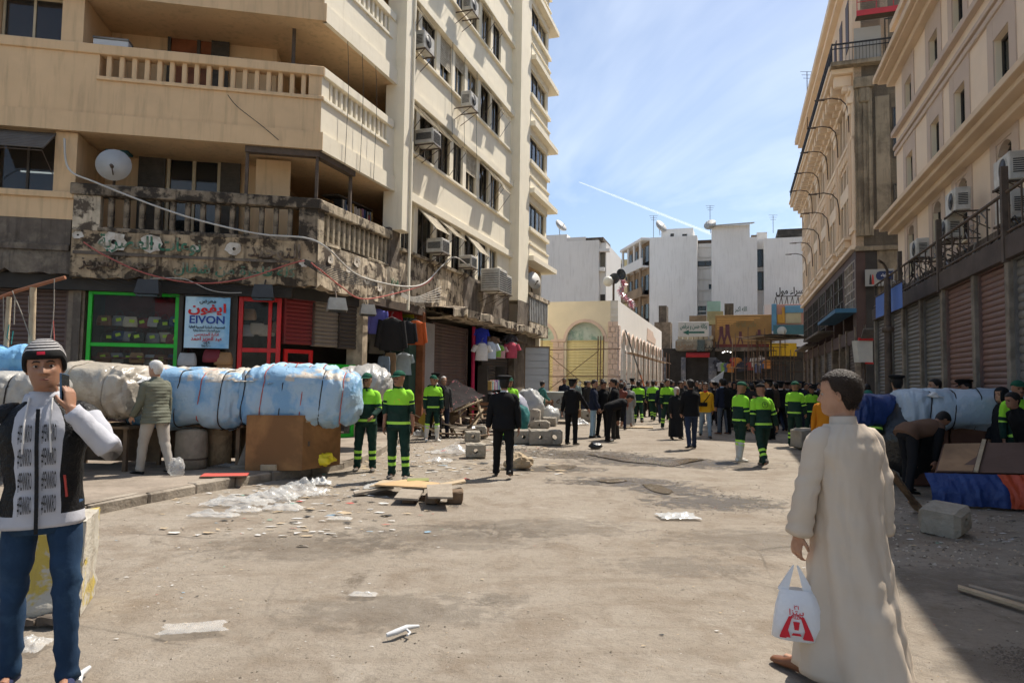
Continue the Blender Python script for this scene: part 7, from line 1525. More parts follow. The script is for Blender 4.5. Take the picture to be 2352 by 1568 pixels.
pt = at3(1992,945,12.0); bale('deep blue tarp bundle beside the officer on the right', (pt.x,pt.y,pt.z), 0.75, 0.7, 0.55, R_(10), tDeep, (), (), 44, lump=0.10)
pt = at3(2085,945,11.8); blob('black_plastic_heap','heap of black plastic sacks beside the pale blue bale',V_((pt.x,pt.y,0.0)),0.55,0.5,1.45,tBlackP,45,'heap',0.15)
t = thing('broom_stick','worn wooden stick leaning beside the tilted concrete block','stick',gz(2105,1165)); m = MB(); plank(m,G(2108,1165,0.05),D(2048,1085,7.5),0.07,0.04); m.build('shaft', mStallWood, t); m = MB(); plank(m,G(2112,1170,0.05),G(2095,1150,0.16),0.14,0.06); m.build('frayed_end', mStallWood, t)
board_thing('thin plank lying in the shade at the right edge, upper one',[pp(2200,1341,0.03),pp(2200,1347,0.03),pp(2372,1400,0.03),pp(2372,1392,0.03)],0.02,mPaleW,group='planks at the right edge'); board_thing('thin plank lying in the shade at the right edge, lower one',[pp(2225,1340,0.02),pp(2225,1345,0.02),pp(2372,1384,0.02),pp(2372,1377,0.02)],0.015,mGreyW,group='planks at the right edge')
board_thing('thin batten lying flat on the sunlit ground behind the grey robed man',[pp(1395,977,0.03),pp(1395,980,0.03),pp(1500,982,0.03),pp(1500,979,0.03)],0.02,mPaleW,group='battens on the road')
t = thing('white_fitting','broken white plastic fitting lying on the road below the centre',  'fitting', gz(925,1448)); m = MB(); c = t.location.copy(); m.tube([G(888,1458,0.02)-c,G(912,1450,0.03)-c,G(935,1440,0.03)-c,G(962,1437,0.02)-c],[0.014,0.02,0.018,0.010],7); local('bar',m,mSW,t); m = MB(); m.tube([G(930,1441,0.03)-c,G(942,1452,0.02)-c,G(936,1458,0.02)-c],0.008,6); local('hook',m,mSW,t)
t = thing('white_fitting','pale curved plastic strip between the feet of the man on the phone', 'fitting', gz(195,1550)); c = t.location.copy(); m = MB(); m.tube([G(178,1568,0.02)-c,G(184,1548,0.03)-c,G(205,1532,0.02)-c],[0.02,0.018,0.012],7); local('strip',m,mSW,t); m = MB(); m.tube([G(176,1545,0.02)-c,G(186,1546,0.03)-c],0.012,6); local('tab',m,mSW,t)
# dish and box on the first balcony
P = FRONT.P(FRONT.px(260,430,-0.05)[0],-0.08,5.8); dish(P,0.36,2.8,0.05,'large grey satellite dish on the sooty first floor balcony')
dish(SX(1222,672,0.4),0.42,2.4,0.2,'small grey dish on the corrugated end balcony')
a,zz = FRONT.px(268,325,-1.2); t = thing('water_heater_box','blue box with a red oval badge hung above the satellite dish','box',FRONT.P(a,-1.3,zz-0.2)); m = MB(); m.box(FRONT,a-0.25,a+0.25,-1.6,-1.2,zz-0.25,zz+0.2,0,0.02); m.build('box', mat('dull_blue_box',(0.05,0.16,0.20),0.6,0.1,2,bump=0.05), t); m = MB(); m.lathe(FRONT.P(a+0.0,-1.2,zz),[(0.14,0),(0.14,0.008)],20,axis=FRONT.nx); m.build('red_badge', mRed, t); lettering('badge_lettering','تك',FRONT,a,zz,-1.188,0.12,mWht,t,0.02)
t = thing('balcony_clutter_box','white topped box standing on the upper balcony rail','box',FRONT.P(FRONT.px(258,90,-0.1)[0],-0.15,8.98)); a = FRONT.px(258,90,-0.1)[0]; m = MB(); m.box(FRONT,a-0.36,a+0.36,-0.3,-0.02,8.96,9.10,0,0.01); m.build('box', mSW, t); m = MB(); m.box(FRONT,a-0.37,a+0.37,-0.32,0.0,9.10,9.15,0,0.01); m.build('lid', mSteelG, t)
t = thing('book_shelf','shelf of upright books and folders inside the corner balcony','bookshelf',SIDE.P(2.9,-0.9,4.4))
for zz in (4.5,5.0,5.5,6.0,6.45): m = MB(); m.box(SIDE,1.9,3.7,-1.2,-0.7,zz,zz+0.03); m.build('shelf', mFrameD, t)
rn = random.Random(61); bk = MB(); bk.box(WORLD,-0.03,0.03,-0.1,0.1,0,0.3); bk = bk.mesh('book',mScarf)
for zz in (5.53,6.03):
 for i in range(20): o = link('book',bk,t); o.location = SIDE.P(2.0+i*0.085,-0.75,zz); o.rotation_euler = (0,R_(rn.uniform(-9,9)),sang); o.color = (*rn.choice(pal),1); o.scale = (1,1,rn.uniform(0.8,1.2))
# cables
def cable(label,pts,r,mt):
 pts = smooth_path([V_(p) for p in pts],6); m = MB(); m.tube(pts,r,6); o = m.build('cable',mt,None); o['label'] = label; o['category'] = 'cable'
mCabW = mat('pale_cable',(0.50,0.48,0.44),0.7,0.1,3,bump=0); mCabK = mat('black_cable',(0.03,0.028,0.026),0.7,0.1,3,bump=0)
def fq(x,y,d=0.25): a,z = FRONT.px(x,y,d); return FRONT.P(a,d,z)
def sq(x,y,d=0.35): a,z = SIDE.px(x,y,d); return SIDE.P(a,d,z)
def c4(x,y): return 560+0.2977*x, 420+0.2977*y
cable('thick pale cable sagging across the painted band and round the corner',[fq(148,318,0.12),fq(158,388,0.12),fq(222,420),fq(370,478),fq(480,512),fq(600,538),fq(700,546),sq(*c4(640,500)),sq(*c4(830,680)),sq(*c4(1000,755)),sq(*c4(1250,800)),sq(*c4(1400,770)),sq(*c4(1540,630)),sq(*c4(1640,575)),sq(*c4(1790,690))],0.022,mCabW)
cable('reddish cable looping below the painted lettering',[fq(192,556),fq(240,586),fq(335,628),fq(450,650),fq(560,640),fq(690,600),sq(*c4(560,650)),sq(*c4(750,800)),sq(*c4(920,895)),sq(*c4(1200,845)),sq(*c4(1400,780)),sq(*c4(1480,700))],0.016,mRopeR)
for i in range(7): cable(f'black cable bundled under the scorched band, {["lowest","second lowest","third","fourth","fifth","second highest","highest"][6-i]} strand',[sq(*c4(470,590+i*6),0.2),sq(*c4(640,650+i*12),0.22),sq(*c4(800,690+i*14),0.24),sq(*c4(1030,765+i*5),0.22)],0.010,mCabK)
cable('thin pale cable from the lamp over the green window to the banner',[fq(345,640),fq(420,640),fq(480,665),fq(520,672),fq(555,672)],0.008,mCabW)
for i in range(6): cable(f'thin pale wire fanning from the lintel to the burnt wall, {ordn[i]} from the top',[sq(*c4(1215,845+i*6)),sq(*c4(1330,880+i*8)),sq(*c4(1520,805+i*22))],0.008,mCabW)
cable('thin hanging wire down the peach parapet below the upper balcony',[fq(523,218,0.08),fq(545,245,0.08),fq(600,288,0.1),fq(640,322,0.1)],0.008,mCabK)
for i,(x,d) in enumerate(((8.4,0.02),(9.6,0.02),(7.3,0.02))): cable(f'thin cord hanging down the cream front, {ordn[i]} from the air conditioner',[SIDE.P(x,d+0.12,13.1),SIDE.P(x+0.03,d+0.1,11.5),SIDE.P(x+0.06,d+0.14,9.9)],0.008,mCabK)
for i in range(3): cable(f'thin drop wire over the corner parapet, {ordn[i]} from the corner',[SIDE.P(0.9+i*0.7,0.09,10.0),SIDE.P(0.95+i*0.7,0.12,8.9),SIDE.P(0.92+i*0.7,0.10,6.9)],0.007,mCabK)
for i in range(10):
 rn = random.Random(i); x0 = rn.uniform(400,700); cable(f'slack black wire under the shop fascia, {["first","second","third","fourth","fifth","sixth","seventh","eighth","ninth","tenth"][i]} of the slack wires',[FRONT.P(-4.8+i*0.3,0.05,3.72),FRONT.P(-4.2+i*0.32,0.12,3.45+rn.uniform(-0.1,0.15)),FRONT.P(-3.4+i*0.33,0.06,3.70)],0.008,mCabK)
# litter, stones, mud
rn = random.Random(77)
scr = MB(); scm = [mat('scrap_white',(0.48,0.47,0.45),0.8,0.1,9,bump=0),mat('scrap_tan',(0.42,0.33,0.22),0.9,0.1,9,bump=0),mat('scrap_blue',(0.20,0.32,0.42),0.7,0.1,9,bump=0),mat('scrap_red',(0.45,0.10,0.08),0.7,0.1,9,bump=0),mat('scrap_black',(0.03,0.03,0.03),0.7,0.1,9,bump=0),mat('scrap_green',(0.10,0.34,0.26),0.7,0.1,9,bump=0)]
def scrap(x,y,s):
 p = G(x,y); z0 = ground_z(p.x,p.y)+0.008; n = rn.randint(3,6); a0 = rn.random()*6.28; e_ = rn.uniform(0.25,1.0); q = [V_((p.x+1.3*s*rn.uniform(0.4,1)*math.cos(a0+6.28*i/n),p.y+e_*s*rn.uniform(0.4,1)*math.sin(a0+6.28*i/n),z0+abs(rn.gauss(0,0.10))*s)) for i in range(n)]
 scr.add(q,[tuple(range(n))],rn.choices(range(6),(11,9,1,0.6,4,0.5))[0])
for i in range(420): scrap(rn.gauss(700,160),rn.gauss(1120,38) if rn.random() < 0.7 else rn.uniform(1100,1230),rn.uniform(0.02,0.08))
for i in range(330): scrap(rn.uniform(830,1300),rn.uniform(985,1090),rn.uniform(0.03,0.12))
for i in range(170): scrap(rn.uniform(250,2340),rn.uniform(1080,1500),rn.uniform(0.006,0.022))
for i in range(120): scrap(rn.uniform(2080,2352),rn.uniform(1130,1260),rn.uniform(0.02,0.06))
for i in range(80): scrap(rn.uniform(250,560),rn.uniform(1200,1400),rn.uniform(0.006,0.02))
scr.build('paper_litter',scm,None,kind='stuff',label='scraps of paper and plastic litter scattered over the ground')
peb = MB(); pm = [mat('pebble_tan',(0.36,0.29,0.21),0.95,0.2,9,bump=0),mat('pebble_dark',(0.14,0.115,0.09),0.95,0.2,9,bump=0),mat('pebble_pale',(0.40,0.36,0.30),0.95,0.2,9,bump=0)]
def pebble(p,r,mi):
 z0 = ground_z(p.x,p.y)-0.2*r; q = [V_((r*rn.uniform(0.7,1.3),0,0)),V_((0,r*rn.uniform(0.7,1.3),0)),V_((-r*rn.uniform(0.7,1.3),0,0)),V_((0,-r*rn.uniform(0.7,1.3),0)),V_((0.2*r,0.1*r,r*rn.uniform(0.5,0.9)))]; c = V_((p.x,p.y,z0)); peb.add([c+v for v in q],[(0,1,4),(1,2,4),(2,3,4),(3,0,4)],mi)
for i in range(2200): p = G(rn.uniform(200,2352),1000+560*rn.random()**1.3); pebble(p,rn.uniform(0.003,0.011),rn.choices((0,1,2),(5,4,1))[0])
for i in range(700): p = G(rn.gauss(930,60),rn.gauss(1050,25)); pebble(p,rn.uniform(0.006,0.03),rn.randint(0,2))
for i in range(500): p = G(rn.uniform(2050,2352),rn.uniform(1150,1300)); pebble(p,rn.uniform(0.006,0.03),rn.choice((1,1,0,2)))
for i in range(700): p = G(rn.gauss(2330,35),rn.gauss(1525,24)); pebble(p,rn.uniform(0.004,0.014),1)
for i in range(400): p = G(rn.gauss(1640,90),rn.gauss(1150,18)); pebble(p,rn.uniform(0.006,0.022),1)
for i in range(600): x = rn.uniform(1180,1500); p = G(x,1030+(x-1180)*0.07+rn.gauss(0,7)); pebble(p,rn.uniform(0.01,0.035),1)
for i in range(300): x = rn.uniform(1330,1560); p = G(x,1101+(x-1330)*0.02+rn.gauss(0,3)); pebble(p,rn.uniform(0.006,0.02),1)
peb.build('loose_stones',pm,None,kind='stuff',label='loose stones, grit and clods on the dusty ground')
def damp_mat(nm,col,rough,lo,top=0.85):
 m = bpy.data.materials.new(nm); m.use_nodes = True; t = m.node_tree; N = t.nodes; L = t.links; b = N['Principled BSDF']; b.inputs['Base Color'].default_value = (*col,1); b.inputs['Roughness'].default_value = rough; b.inputs['Specular IOR Level'].default_value = 0.4
 tc_ = N.new('ShaderNodeTexCoord'); g_ = N.new('ShaderNodeVectorMath'); g_.operation = 'DISTANCE'; g_.inputs[1].default_value = (0.5,0.5,0.5); fl = N.new('ShaderNodeVectorMath'); fl.operation = 'MULTIPLY_ADD'; fl.inputs[1].default_value = (1,1,0); fl.inputs[2].default_value = (0,0,0.5); L.new(tc_.outputs['Generated'],fl.inputs[0]); L.new(fl.outputs[0],g_.inputs[0])
 n_ = N.new('ShaderNodeTexNoise'); n_.inputs['Scale'].default_value = 5.5; n_.inputs['Detail'].default_value = 7; n_.inputs['Roughness'].default_value = 0.72; L.new(tc_.outputs['Object'],n_.inputs['Vector'])
 a_ = N.new('ShaderNodeMath'); a_.operation = 'SUBTRACT'; L.new(n_.outputs[0],a_.inputs[0]); q_ = N.new('ShaderNodeMath'); q_.operation = 'MULTIPLY'; q_.inputs[1].default_value = 0.55; L.new(g_.outputs['Value'],q_.inputs[0]); L.new(q_.outputs[0],a_.inputs[1])
 r_ = N.new('ShaderNodeMapRange'); r_.inputs[1].default_value = lo; r_.inputs[2].default_value = lo+0.14; r_.inputs[4].default_value = top; L.new(a_.outputs[0],r_.inputs[0]); L.new(r_.outputs[0],b.inputs['Alpha']); return m
mDamp = damp_mat('damp_earth',(0.085,0.068,0.050),0.45,0.26,0.65); mStain = damp_mat('oily_stain',(0.12,0.10,0.08),0.75,0.24,0.24)
def damp(x,y,rx,ry,mt,rz=0.0):
 c = G(x,y); n = 14; m = MB()
 def pt(i,j):
  u,w = rx*(2*i/n-1),ry*(2*j/n-1); px_,py_ = c.x+u*math.cos(rz)-w*math.sin(rz),c.y+u*math.sin(rz)+w*math.cos(rz); return V_((px_,py_,ground_z(px_,py_)+0.0055))
 m.grid(pt,n,n); m.build('damp_patch',mt,None,kind='structure')
for a in ((1330,1042,1.9,1.0),(1480,1058,1.8,1.0),(1590,1062,1.6,1.0),(1430,1104,1.3,0.5),(1640,1150,1.1,0.7),(1540,1122,0.8,0.5),(1260,1075,1.2,0.5)): damp(*a,mDamp,-0.2)
for a in ((1150,1372,0.26,0.16),(1560,1300,0.7,0.35),(1020,1230,1.3,0.6),(1240,1210,1.3,0.5),(2200,1330,1.0,0.5),(2300,1530,0.45,0.35),(700,1250,1.2,0.6),(1750,1240,1.2,0.6),(900,1400,0.9,0.4)): damp(*a,mStain,0.15)
mWater = bpy.data.materials.new('muddy_water'); mWater.use_nodes = True; b_ = mWater.node_tree.nodes['Principled BSDF']; b_.inputs['Base Color'].default_value = (0.16,0.12,0.075,1); b_.inputs['Roughness'].default_value = 0.14; b_.inputs['Specular IOR Level'].default_value = 0.6
nb_ = mWater.node_tree.nodes.new('ShaderNodeTexNoise'); nb_.inputs['Scale'].default_value = 24; bb_ = mWater.node_tree.nodes.new('ShaderNodeBump'); bb_.inputs['Strength'].default_value = 0.9; bb_.inputs['Distance'].default_value = 0.035; mWater.node_tree.links.new(nb_.outputs[0],bb_.inputs['Height']); mWater.node_tree.links.new(bb_.outputs[0],b_.inputs['Normal'])
mMud = mat('wet_mud',(0.12,0.095,0.07),0.32,0.25,4,(0.22,0.18,0.135),0.7,bump=0.8,bscale=30,spec=0.5)
def puddle(name,label,pts,mt,seed,z=0.016,kind='structure'):
 P_ = []
 n = 46
 xs = [q[0] for q in pts]; ys = [q[1] for q in pts]
 lp = smooth_path([V_((x,y,0)) for x,y in pts+[pts[0]]],7)[:-1]
 P_ = [G(p.x+3*noise.noise(V_((i*0.9,seed,0))),p.y+1.5*noise.noise(V_((i*0.8,seed,4)))) for i,p in enumerate(lp)]
 zz = max(ground_z(p.x,p.y) for p in P_)+0.011; bm_ = bmesh.new(); f_ = bm_.faces.new([bm_.verts.new((p.x,p.y,zz)) for p in P_]); bmesh.ops.triangulate(bm_,faces=[f_]); me_ = bpy.data.meshes.new(name); bm_.to_mesh(me_); bm_.free(); me_.materials.append(mt); link(name,me_,None,kind=kind)
puddle('puddle','',[(1345,1043),(1400,1046),(1470,1056),(1530,1060),(1590,1054),(1618,1055),(1580,1063),(1540,1072),(1500,1066),(1440,1061),(1390,1052)],mWater,2,0.02)
puddle('puddle','',[(1250,1070),(1300,1067),(1325,1069),(1310,1076),(1275,1078)],mWater,3)
puddle('puddle','',[(1365,1101),(1420,1099),(1440,1103),(1400,1107)],mWater,5)
puddle('puddle','',[(1475,1110),(1510,1112),(1545,1125),(1530,1132),(1495,1124)],mWater,7)
# people
def skin_mat(nm, c): return mat('skin_'+nm, c, 0.55, 0.10, 14, (c[0]*0.75,c[1]*0.62,c[2]*0.58), 0.35, bump=0.05, bscale=120, sss=0.12, spec=0.35)
SKIN = [skin_mat('brown',(0.30,0.155,0.095)), skin_mat('tan',(0.40,0.225,0.145)), skin_mat('deep',(0.19,0.095,0.06))]
mHairB = mat('black_hair',(0.012,0.010,0.009),0.6,0.2,40,bump=0.5,bscale=90)
mHairG = mat('white_hair',(0.60,0.58,0.55),0.7,0.15,40,bump=0.5,bscale=90)
mHairD = mat('dark_brown_hair',(0.032,0.019,0.012),0.55,0.25,40,bump=0.8,bscale=110)
mEye = mat('eye_dark',(0.01,0.008,0.007),0.2,0,1,bump=0); mEyeW = mat('eye_white',(0.34,0.30,0.27),0.3,0,1,bump=0); mLip = mat('lips',(0.26,0.10,0.075),0.5,0.05,9,bump=0)
def cloth(nm, c, rough=0.9, bump=0.14, var=0.10, **k): return mat('cloth_'+nm, c, rough, var, 5, bump=bump, bscale=38, spec=0.2, **k)
cLime = cloth('lime',(0.30,0.70,0.045),col2=(0.22,0.50,0.05),amt=0.6,edge=(0.5,0.7)); cForest = cloth('forest',(0.009,0.032,0.024),var=0.3,col2=(0.03,0.05,0.04),amt=0.5); cStripe = cloth('lime_stripe',(0.42,0.78,0.09),0.5)
cBlack = cloth('black',(0.008,0.008,0.009)); cNavy = cloth('navy',(0.014,0.018,0.035)); cJean = cloth('pale_jean',(0.30,0.42,0.50)); cJeanD = cloth('dark_jean',(0.022,0.033,0.065))
cGrey = cloth('grey_wool',(0.20,0.20,0.19)); cOlive = cloth('olive_quilt',(0.13,0.135,0.10),0.7); cKhaki = cloth('khaki',(0.36,0.33,0.29)); cWhite = cloth('white',(0.62,0.60,0.58)); cYellow = cloth('yellow',(0.62,0.34,0.02)); cRed = cloth('red',(0.45,0.03,0.04))
cTint = cloth('tinted',(0.1,0.1,0.1),objcol=True); cAbaya = cloth('abaya',(0.013,0.014,0.016)); cBrown = cloth('brown',(0.13,0.075,0.05)); cGreenJ = cloth('teal_jacket',(0.05,0.16,0.14)); cOrange = cloth('orange',(0.50,0.18,0.01))
mShoeB = mat('black_shoe',(0.012,0.011,0.010),0.45,0.1,8,bump=0.1); mShoeBr = mat('brown_shoe',(0.17,0.07,0.035),0.4,0.1,8,bump=0.1); mBoot = mat('white_boot',(0.62,0.61,0.56),0.5,0.1,5,(0.42,0.38,0.30),0.5,bump=0.1); mShoeDust = mat('dusty_shoe',(0.14,0.12,0.10),0.8,0.2,6,bump=0.2)
V = Vector
def lerpk(keys, t):
 for (t0, v0), (t1, v1) in zip(keys, keys[1:]):
  if t <= t1:
   q = 0 if t1 == t0 else max(0.0, (t-t0)/(t1-t0)); return tuple(a+(b-a)*q for a, b in zip(v0, v1))
 return keys[-1][1]
HEADP = [(-0.215,(0.064,0.048,0.066)),(-0.17,(0.056,0.044,0.060)),(-0.135,(0.054,0.050,0.058)),(-0.118,(0.052,0.068,0.058)),(-0.106,(0.050,0.092,0.060)),(-0.088,(0.056,0.101,0.064)),(-0.062,(0.064,0.099,0.074)),(-0.03,(0.070,0.096,0.090)),(0.0,(0.0735,0.091,0.100)),(0.03,(0.0755,0.096,0.104)),(0.058,(0.074,0.091,0.104)),(0.084,(0.063,0.074,0.091)),(0.101,(0.047,0.052,0.067)),(0.111,(0.030,0.033,0.042)),(0.117,(0.010,0.011,0.014)),(0.118,(0.001,0.001,0.001))]
def head_pt(th, z, off=0.0):
 wx, yf, yb = lerpk(HEADP, z); s, c = math.sin(th), math.cos(th)
 ex = 0.86 if z > -0.12 else 1.0
 x = wx*math.copysign(abs(s)**ex, s); y = (yf if c > 0 else yb)*math.copysign(abs(c)**ex, c)
 if c > 0 and z > -0.12:
  g = lambda x0, z0, sx, sz: math.exp(-((x-x0)/sx)**2-((z-z0)/sz)**2)
  nz_ = 0.0
  if -0.046 < z < 0.03: nz_ = (0.004+0.030*max(0,min(1,(0.028-z)/0.058)))*(1 if z > -0.034 else max(0,1-(-0.034-z)/0.012))
  y += nz_*math.exp(-(x/(0.010+0.006*max(0,min(1,(0.01-z)/0.04))))**2)
  y -= 0.011*(g(0.031,0.0,0.017,0.011)+g(-0.031,0.0,0.017,0.011)); y += 0.004*(g(0.03,0.022,0.026,0.008)+g(-0.03,0.022,0.026,0.008))
  y += 0.006*(g(0,-0.058,0.024,0.006)+g(0,-0.072,0.021,0.006))-0.003*g(0,-0.065,0.026,0.003); y += 0.004*g(0,-0.097,0.018,0.012)+0.003*(g(0.046,-0.022,0.018,0.016)+g(-0.046,-0.022,0.018,0.016))
 if off:
  r = math.hypot(x, y)+1e-6; nzc = max(0.0, z)/0.118
  x += x/r*off*(1-0.5*nzc); y += y/r*off*(1-0.5*nzc); z += off*nzc**2
 return V((x, y, z))
def head_mesh(mb, M, nth=36, nz_=44):
 zs = [-0.215+(0.333)*(i/nz_) for i in range(nz_)]+[0.1172, 0.118]
 vs = [M @ head_pt(2*math.pi*k/nth, z) for z in zs for k in range(nth)]
 fs = [(i*nth+k, i*nth+(k+1)%nth, (i+1)*nth+(k+1)%nth, (i+1)*nth+k) for i in range(len(zs)-1) for k in range(nth)]
 fs += [tuple(range(nth-1,-1,-1)), tuple(range((len(zs)-1)*nth, len(zs)*nth))]
 mb.add(vs, fs, 0, True)
 for s in (-1, 1):    # ears
  c = V((s*0.074,-0.012,-0.012)); rings = []
  for q, r in ((-0.5,0.6),(0.0,1.0),(0.5,1.0),(1.0,0.55)):
   rings.append((M @ (c+V((s*0.009*q,-0.006*q,0))), (M.to_3x3() @ V((0.004,0.018,0.006)))*r, (M.to_3x3() @ V((0,0.005,0.031)))*r))
  loft(mb, rings, 0, 10)
def cap_shell(mb, M, line, off, nth=32, rows=10, ztop=0.118, mi=lambda t: 0, taper=5.0, wob=0.0):
 """shell over the skull from line(theta) upward: hair, caps"""
 vs = []
 for k in range(nth):
  th = 2*math.pi*k/nth; z0 = line(th)+(0.010*noise.noise(V((math.sin(th)*4,math.cos(th)*4,3))) if wob else 0)
  for i in range(rows+1):
   t = i/rows; z = z0+(ztop-z0)*(1-(1-t)**1.5); o = off*min(1.0, 0.25+t*taper)
   if wob: o += wob*noise.noise(V((th*3, z*60, 1)))
   vs.append(M @ head_pt(th, min(z,0.118), o))
 w = rows+1
 for k in range(nth):
  for i in range(rows):
   a, b = k*w+i, ((k+1) % nth)*w+i
   mb.add([vs[a], vs[b], vs[b+1], vs[a+1]], [(0,1,2,3)], mi((i+0.5)/rows), True)
def merge_close(me, d=0.0008):
 b = bmesh.new(); b.from_mesh(me); bmesh.ops.remove_doubles(b, verts=b.verts, dist=d); b.to_mesh(me); b.free(); return me
def hand_mesh(mb, wrist, hd, pn, side, curl=0.5, k=1.0, spread=0.0):
 """palm with four unequal fingers and a thumb; hd = forearm direction, pn = palm normal"""
 hd = hd.normalized(); pn = (pn-hd*pn.dot(hd)).normalized(); sd = hd.cross(pn).normalized()*side      # sd towards the thumb
 P = lambda a, b, c: wrist+(hd*a+sd*b+pn*c)*k
 loft(mb, [(P(a,b,c), sd*w*k, pn*h*k) for a,b,c,w,h in ((-0.03,0,0,0.026,0.021),(0.0,0,0,0.028,0.019),(0.03,0.002,0.002,0.036,0.016),(0.065,0.0,0.003,0.041,0.0145),(0.092,-0.001,0.004,0.040,0.012),(0.100,-0.001,0.004,0.034,0.009))], 0, 12)
 for i, (b, L) in enumerate(((0.030,0.070),(0.010,0.080),(-0.011,0.074),(-0.030,0.058))):
  p = P(0.088, b, 0.004); ang = 0.25+0.25*curl; d = hd; pts = [p]; rad = [0.0088*k]
  for j, f in enumerate((0.45,0.32,0.23)):
   d = (hd*math.cos(ang)+pn*math.sin(ang)+sd*spread*(1.5-i)*0.12).normalized(); p = p+d*L*f*k; pts.append(p); rad.append((0.0088-0.0011*(j+1))*k); ang += curl*(0.9 if j == 0 else 0.7)
  mb.tube(pts, rad, 8, 0)
 t0 = P(0.018,0.026,0.006); t1 = P(0.050,0.052,0.016+0.012*curl); t2 = P(0.078,0.058-0.01*curl,0.026+0.022*curl); mb.tube([P(0.0,0.012,0.003),t0,t1,t2],[0.014*k,0.0125*k,0.0105*k,0.008*k], 8, 0)
def limb(mb, pts, radii, ref, n=14, rings=18, mi=lambda t: 0, fold=0.006, seed=0.0, caps=(True,True), squash=1.0):
 """sleeve or trouser leg along a bent path; radii keyed by t"""
 P = [V(p) for p in pts]; Ls = [(b-a).length for a, b in zip(P, P[1:])]; T = sum(Ls)
 def at(t):
  s = t*T
  for a, b, L in zip(P, P[1:], Ls):
   if s <= L+1e-9: return a.lerp(b, s/L if L else 0)
   s -= L
  return P[-1].copy()
 def sm(t): e = 0.045; return (at(max(0,t-e))+at(t)*2+at(min(1,t+e)))*0.25
 ts = [i/rings for i in range(rings+1)]; vs = []
 for t in ts:
  c = sm(t) if 0.01 < t < 0.99 else at(t); tg = (at(min(1,t+0.03))-at(max(0,t-0.03))).normalized(); u = (ref-tg*ref.dot(tg)).normalized(); w = tg.cross(u)
  r = lerpk(radii, t); rx, ry = (r if len(r) > 1 else (r[0], r[0]))
  for k in range(n):
   a = 2*math.pi*k/n; q = u*math.cos(a)*rx+w*math.sin(a)*ry*squash
   p = c+q; f = fold*(noise.noise(p*13+V((seed,0,0)))+0.7*math.sin(t*46+3*math.cos(a+seed)+seed)*math.exp(-((t-0.5)/0.13)**2)+0.6*math.sin(t*60+2*math.sin(a+seed))*(t > 0.8))
   vs.append(p+q.normalized()*f)
 o = len(mb.v); mb.v += [tuple(p) for p in vs]
 for i in range(rings):
  m_ = mi((ts[i]+ts[i+1])/2)
  for k in range(n): mb.f.append((o+i*n+k, o+i*n+(k+1)%n, o+(i+1)*n+(k+1)%n, o+(i+1)*n+k)); mb.mi.append(m_); mb.sm.append(True)
 if caps[0]: mb.f.append(tuple(o+k for k in range(n-1,-1,-1))); mb.mi.append(mi(0)); mb.sm.append(True)
 if caps[1]: mb.f.append(tuple(o+rings*n+k for k in range(n))); mb.mi.append(mi(1)); mb.sm.append(True)
def torso_rings(mb, J, prof, mi, n=30, fold=0.009, seed=0.0, flare=None):
 """stack of ellipses up the spine; prof = (u, half width, half depth, y shift)"""
 vs = []
 for u, hw, hd, ys in prof:
  c = J['pel']+J['U']*u if u > 0 else J['pel']+V((0,0,1))*u+(J['U']-V((0,0,1)))*u*0.3
  F = J['F'] if u > 0 else (J['F']+V((0,1,0))).normalized()
  c = c+F*ys
  for k in range(n):
   a = 2*math.pi*k/n; ca, sa = math.cos(a), math.sin(a)
   q = J['X']*hw*math.copysign(abs(ca)**0.85,ca)+F*hd*math.copysign(abs(sa)**0.85,sa); p = c+q
   f = fold*(noise.noise(V((p.x*9+seed,p.y*9,p.z*14)))*1.3+0.5*math.sin(p.z*42+2.5*math.sin(2*a+seed)))
   if flare and u < flare[0]: f += flare[1]*(flare[0]-u)*(abs(math.sin(flare[2]*0.5*a+seed+1.6*u))*1.6-0.8+1.3*noise.noise(V((a*2.6+seed,u*0.9,2))))
   if flare: f += 0.009*(1-2.2*abs(noise.noise(V((a*2.4+u*2.2,u*2.0+seed,7)))))+0.005*(1-3*abs(noise.noise(V((a*5-u*3,u*4,seed)))))
   vs.append(p+q.normalized()*f)
 o = len(mb.v); mb.v += [tuple(p) for p in vs]; m = len(prof)
 for i in range(m-1):
  um = (prof[i][0]+prof[i+1][0])/2
  for k in range(n):
   mb.f.append((o+i*n+k, o+i*n+(k+1)%n, o+(i+1)*n+(k+1)%n, o+(i+1)*n+k)); mb.mi.append(mi(um, 2*math.pi*(k+0.5)/n)); mb.sm.append(True)
 mb.f.append(tuple(o+k for k in range(n-1,-1,-1))); mb.mi.append(mi(prof[0][0],0)); mb.sm.append(True)
def dirv(J, a, b, side):
 a, b = R_(a), R_(b); return (J['X']*side*math.sin(b)+J['F']*math.sin(a)*math.cos(b)-J['U']*math.cos(a)*math.cos(b)).normalized()
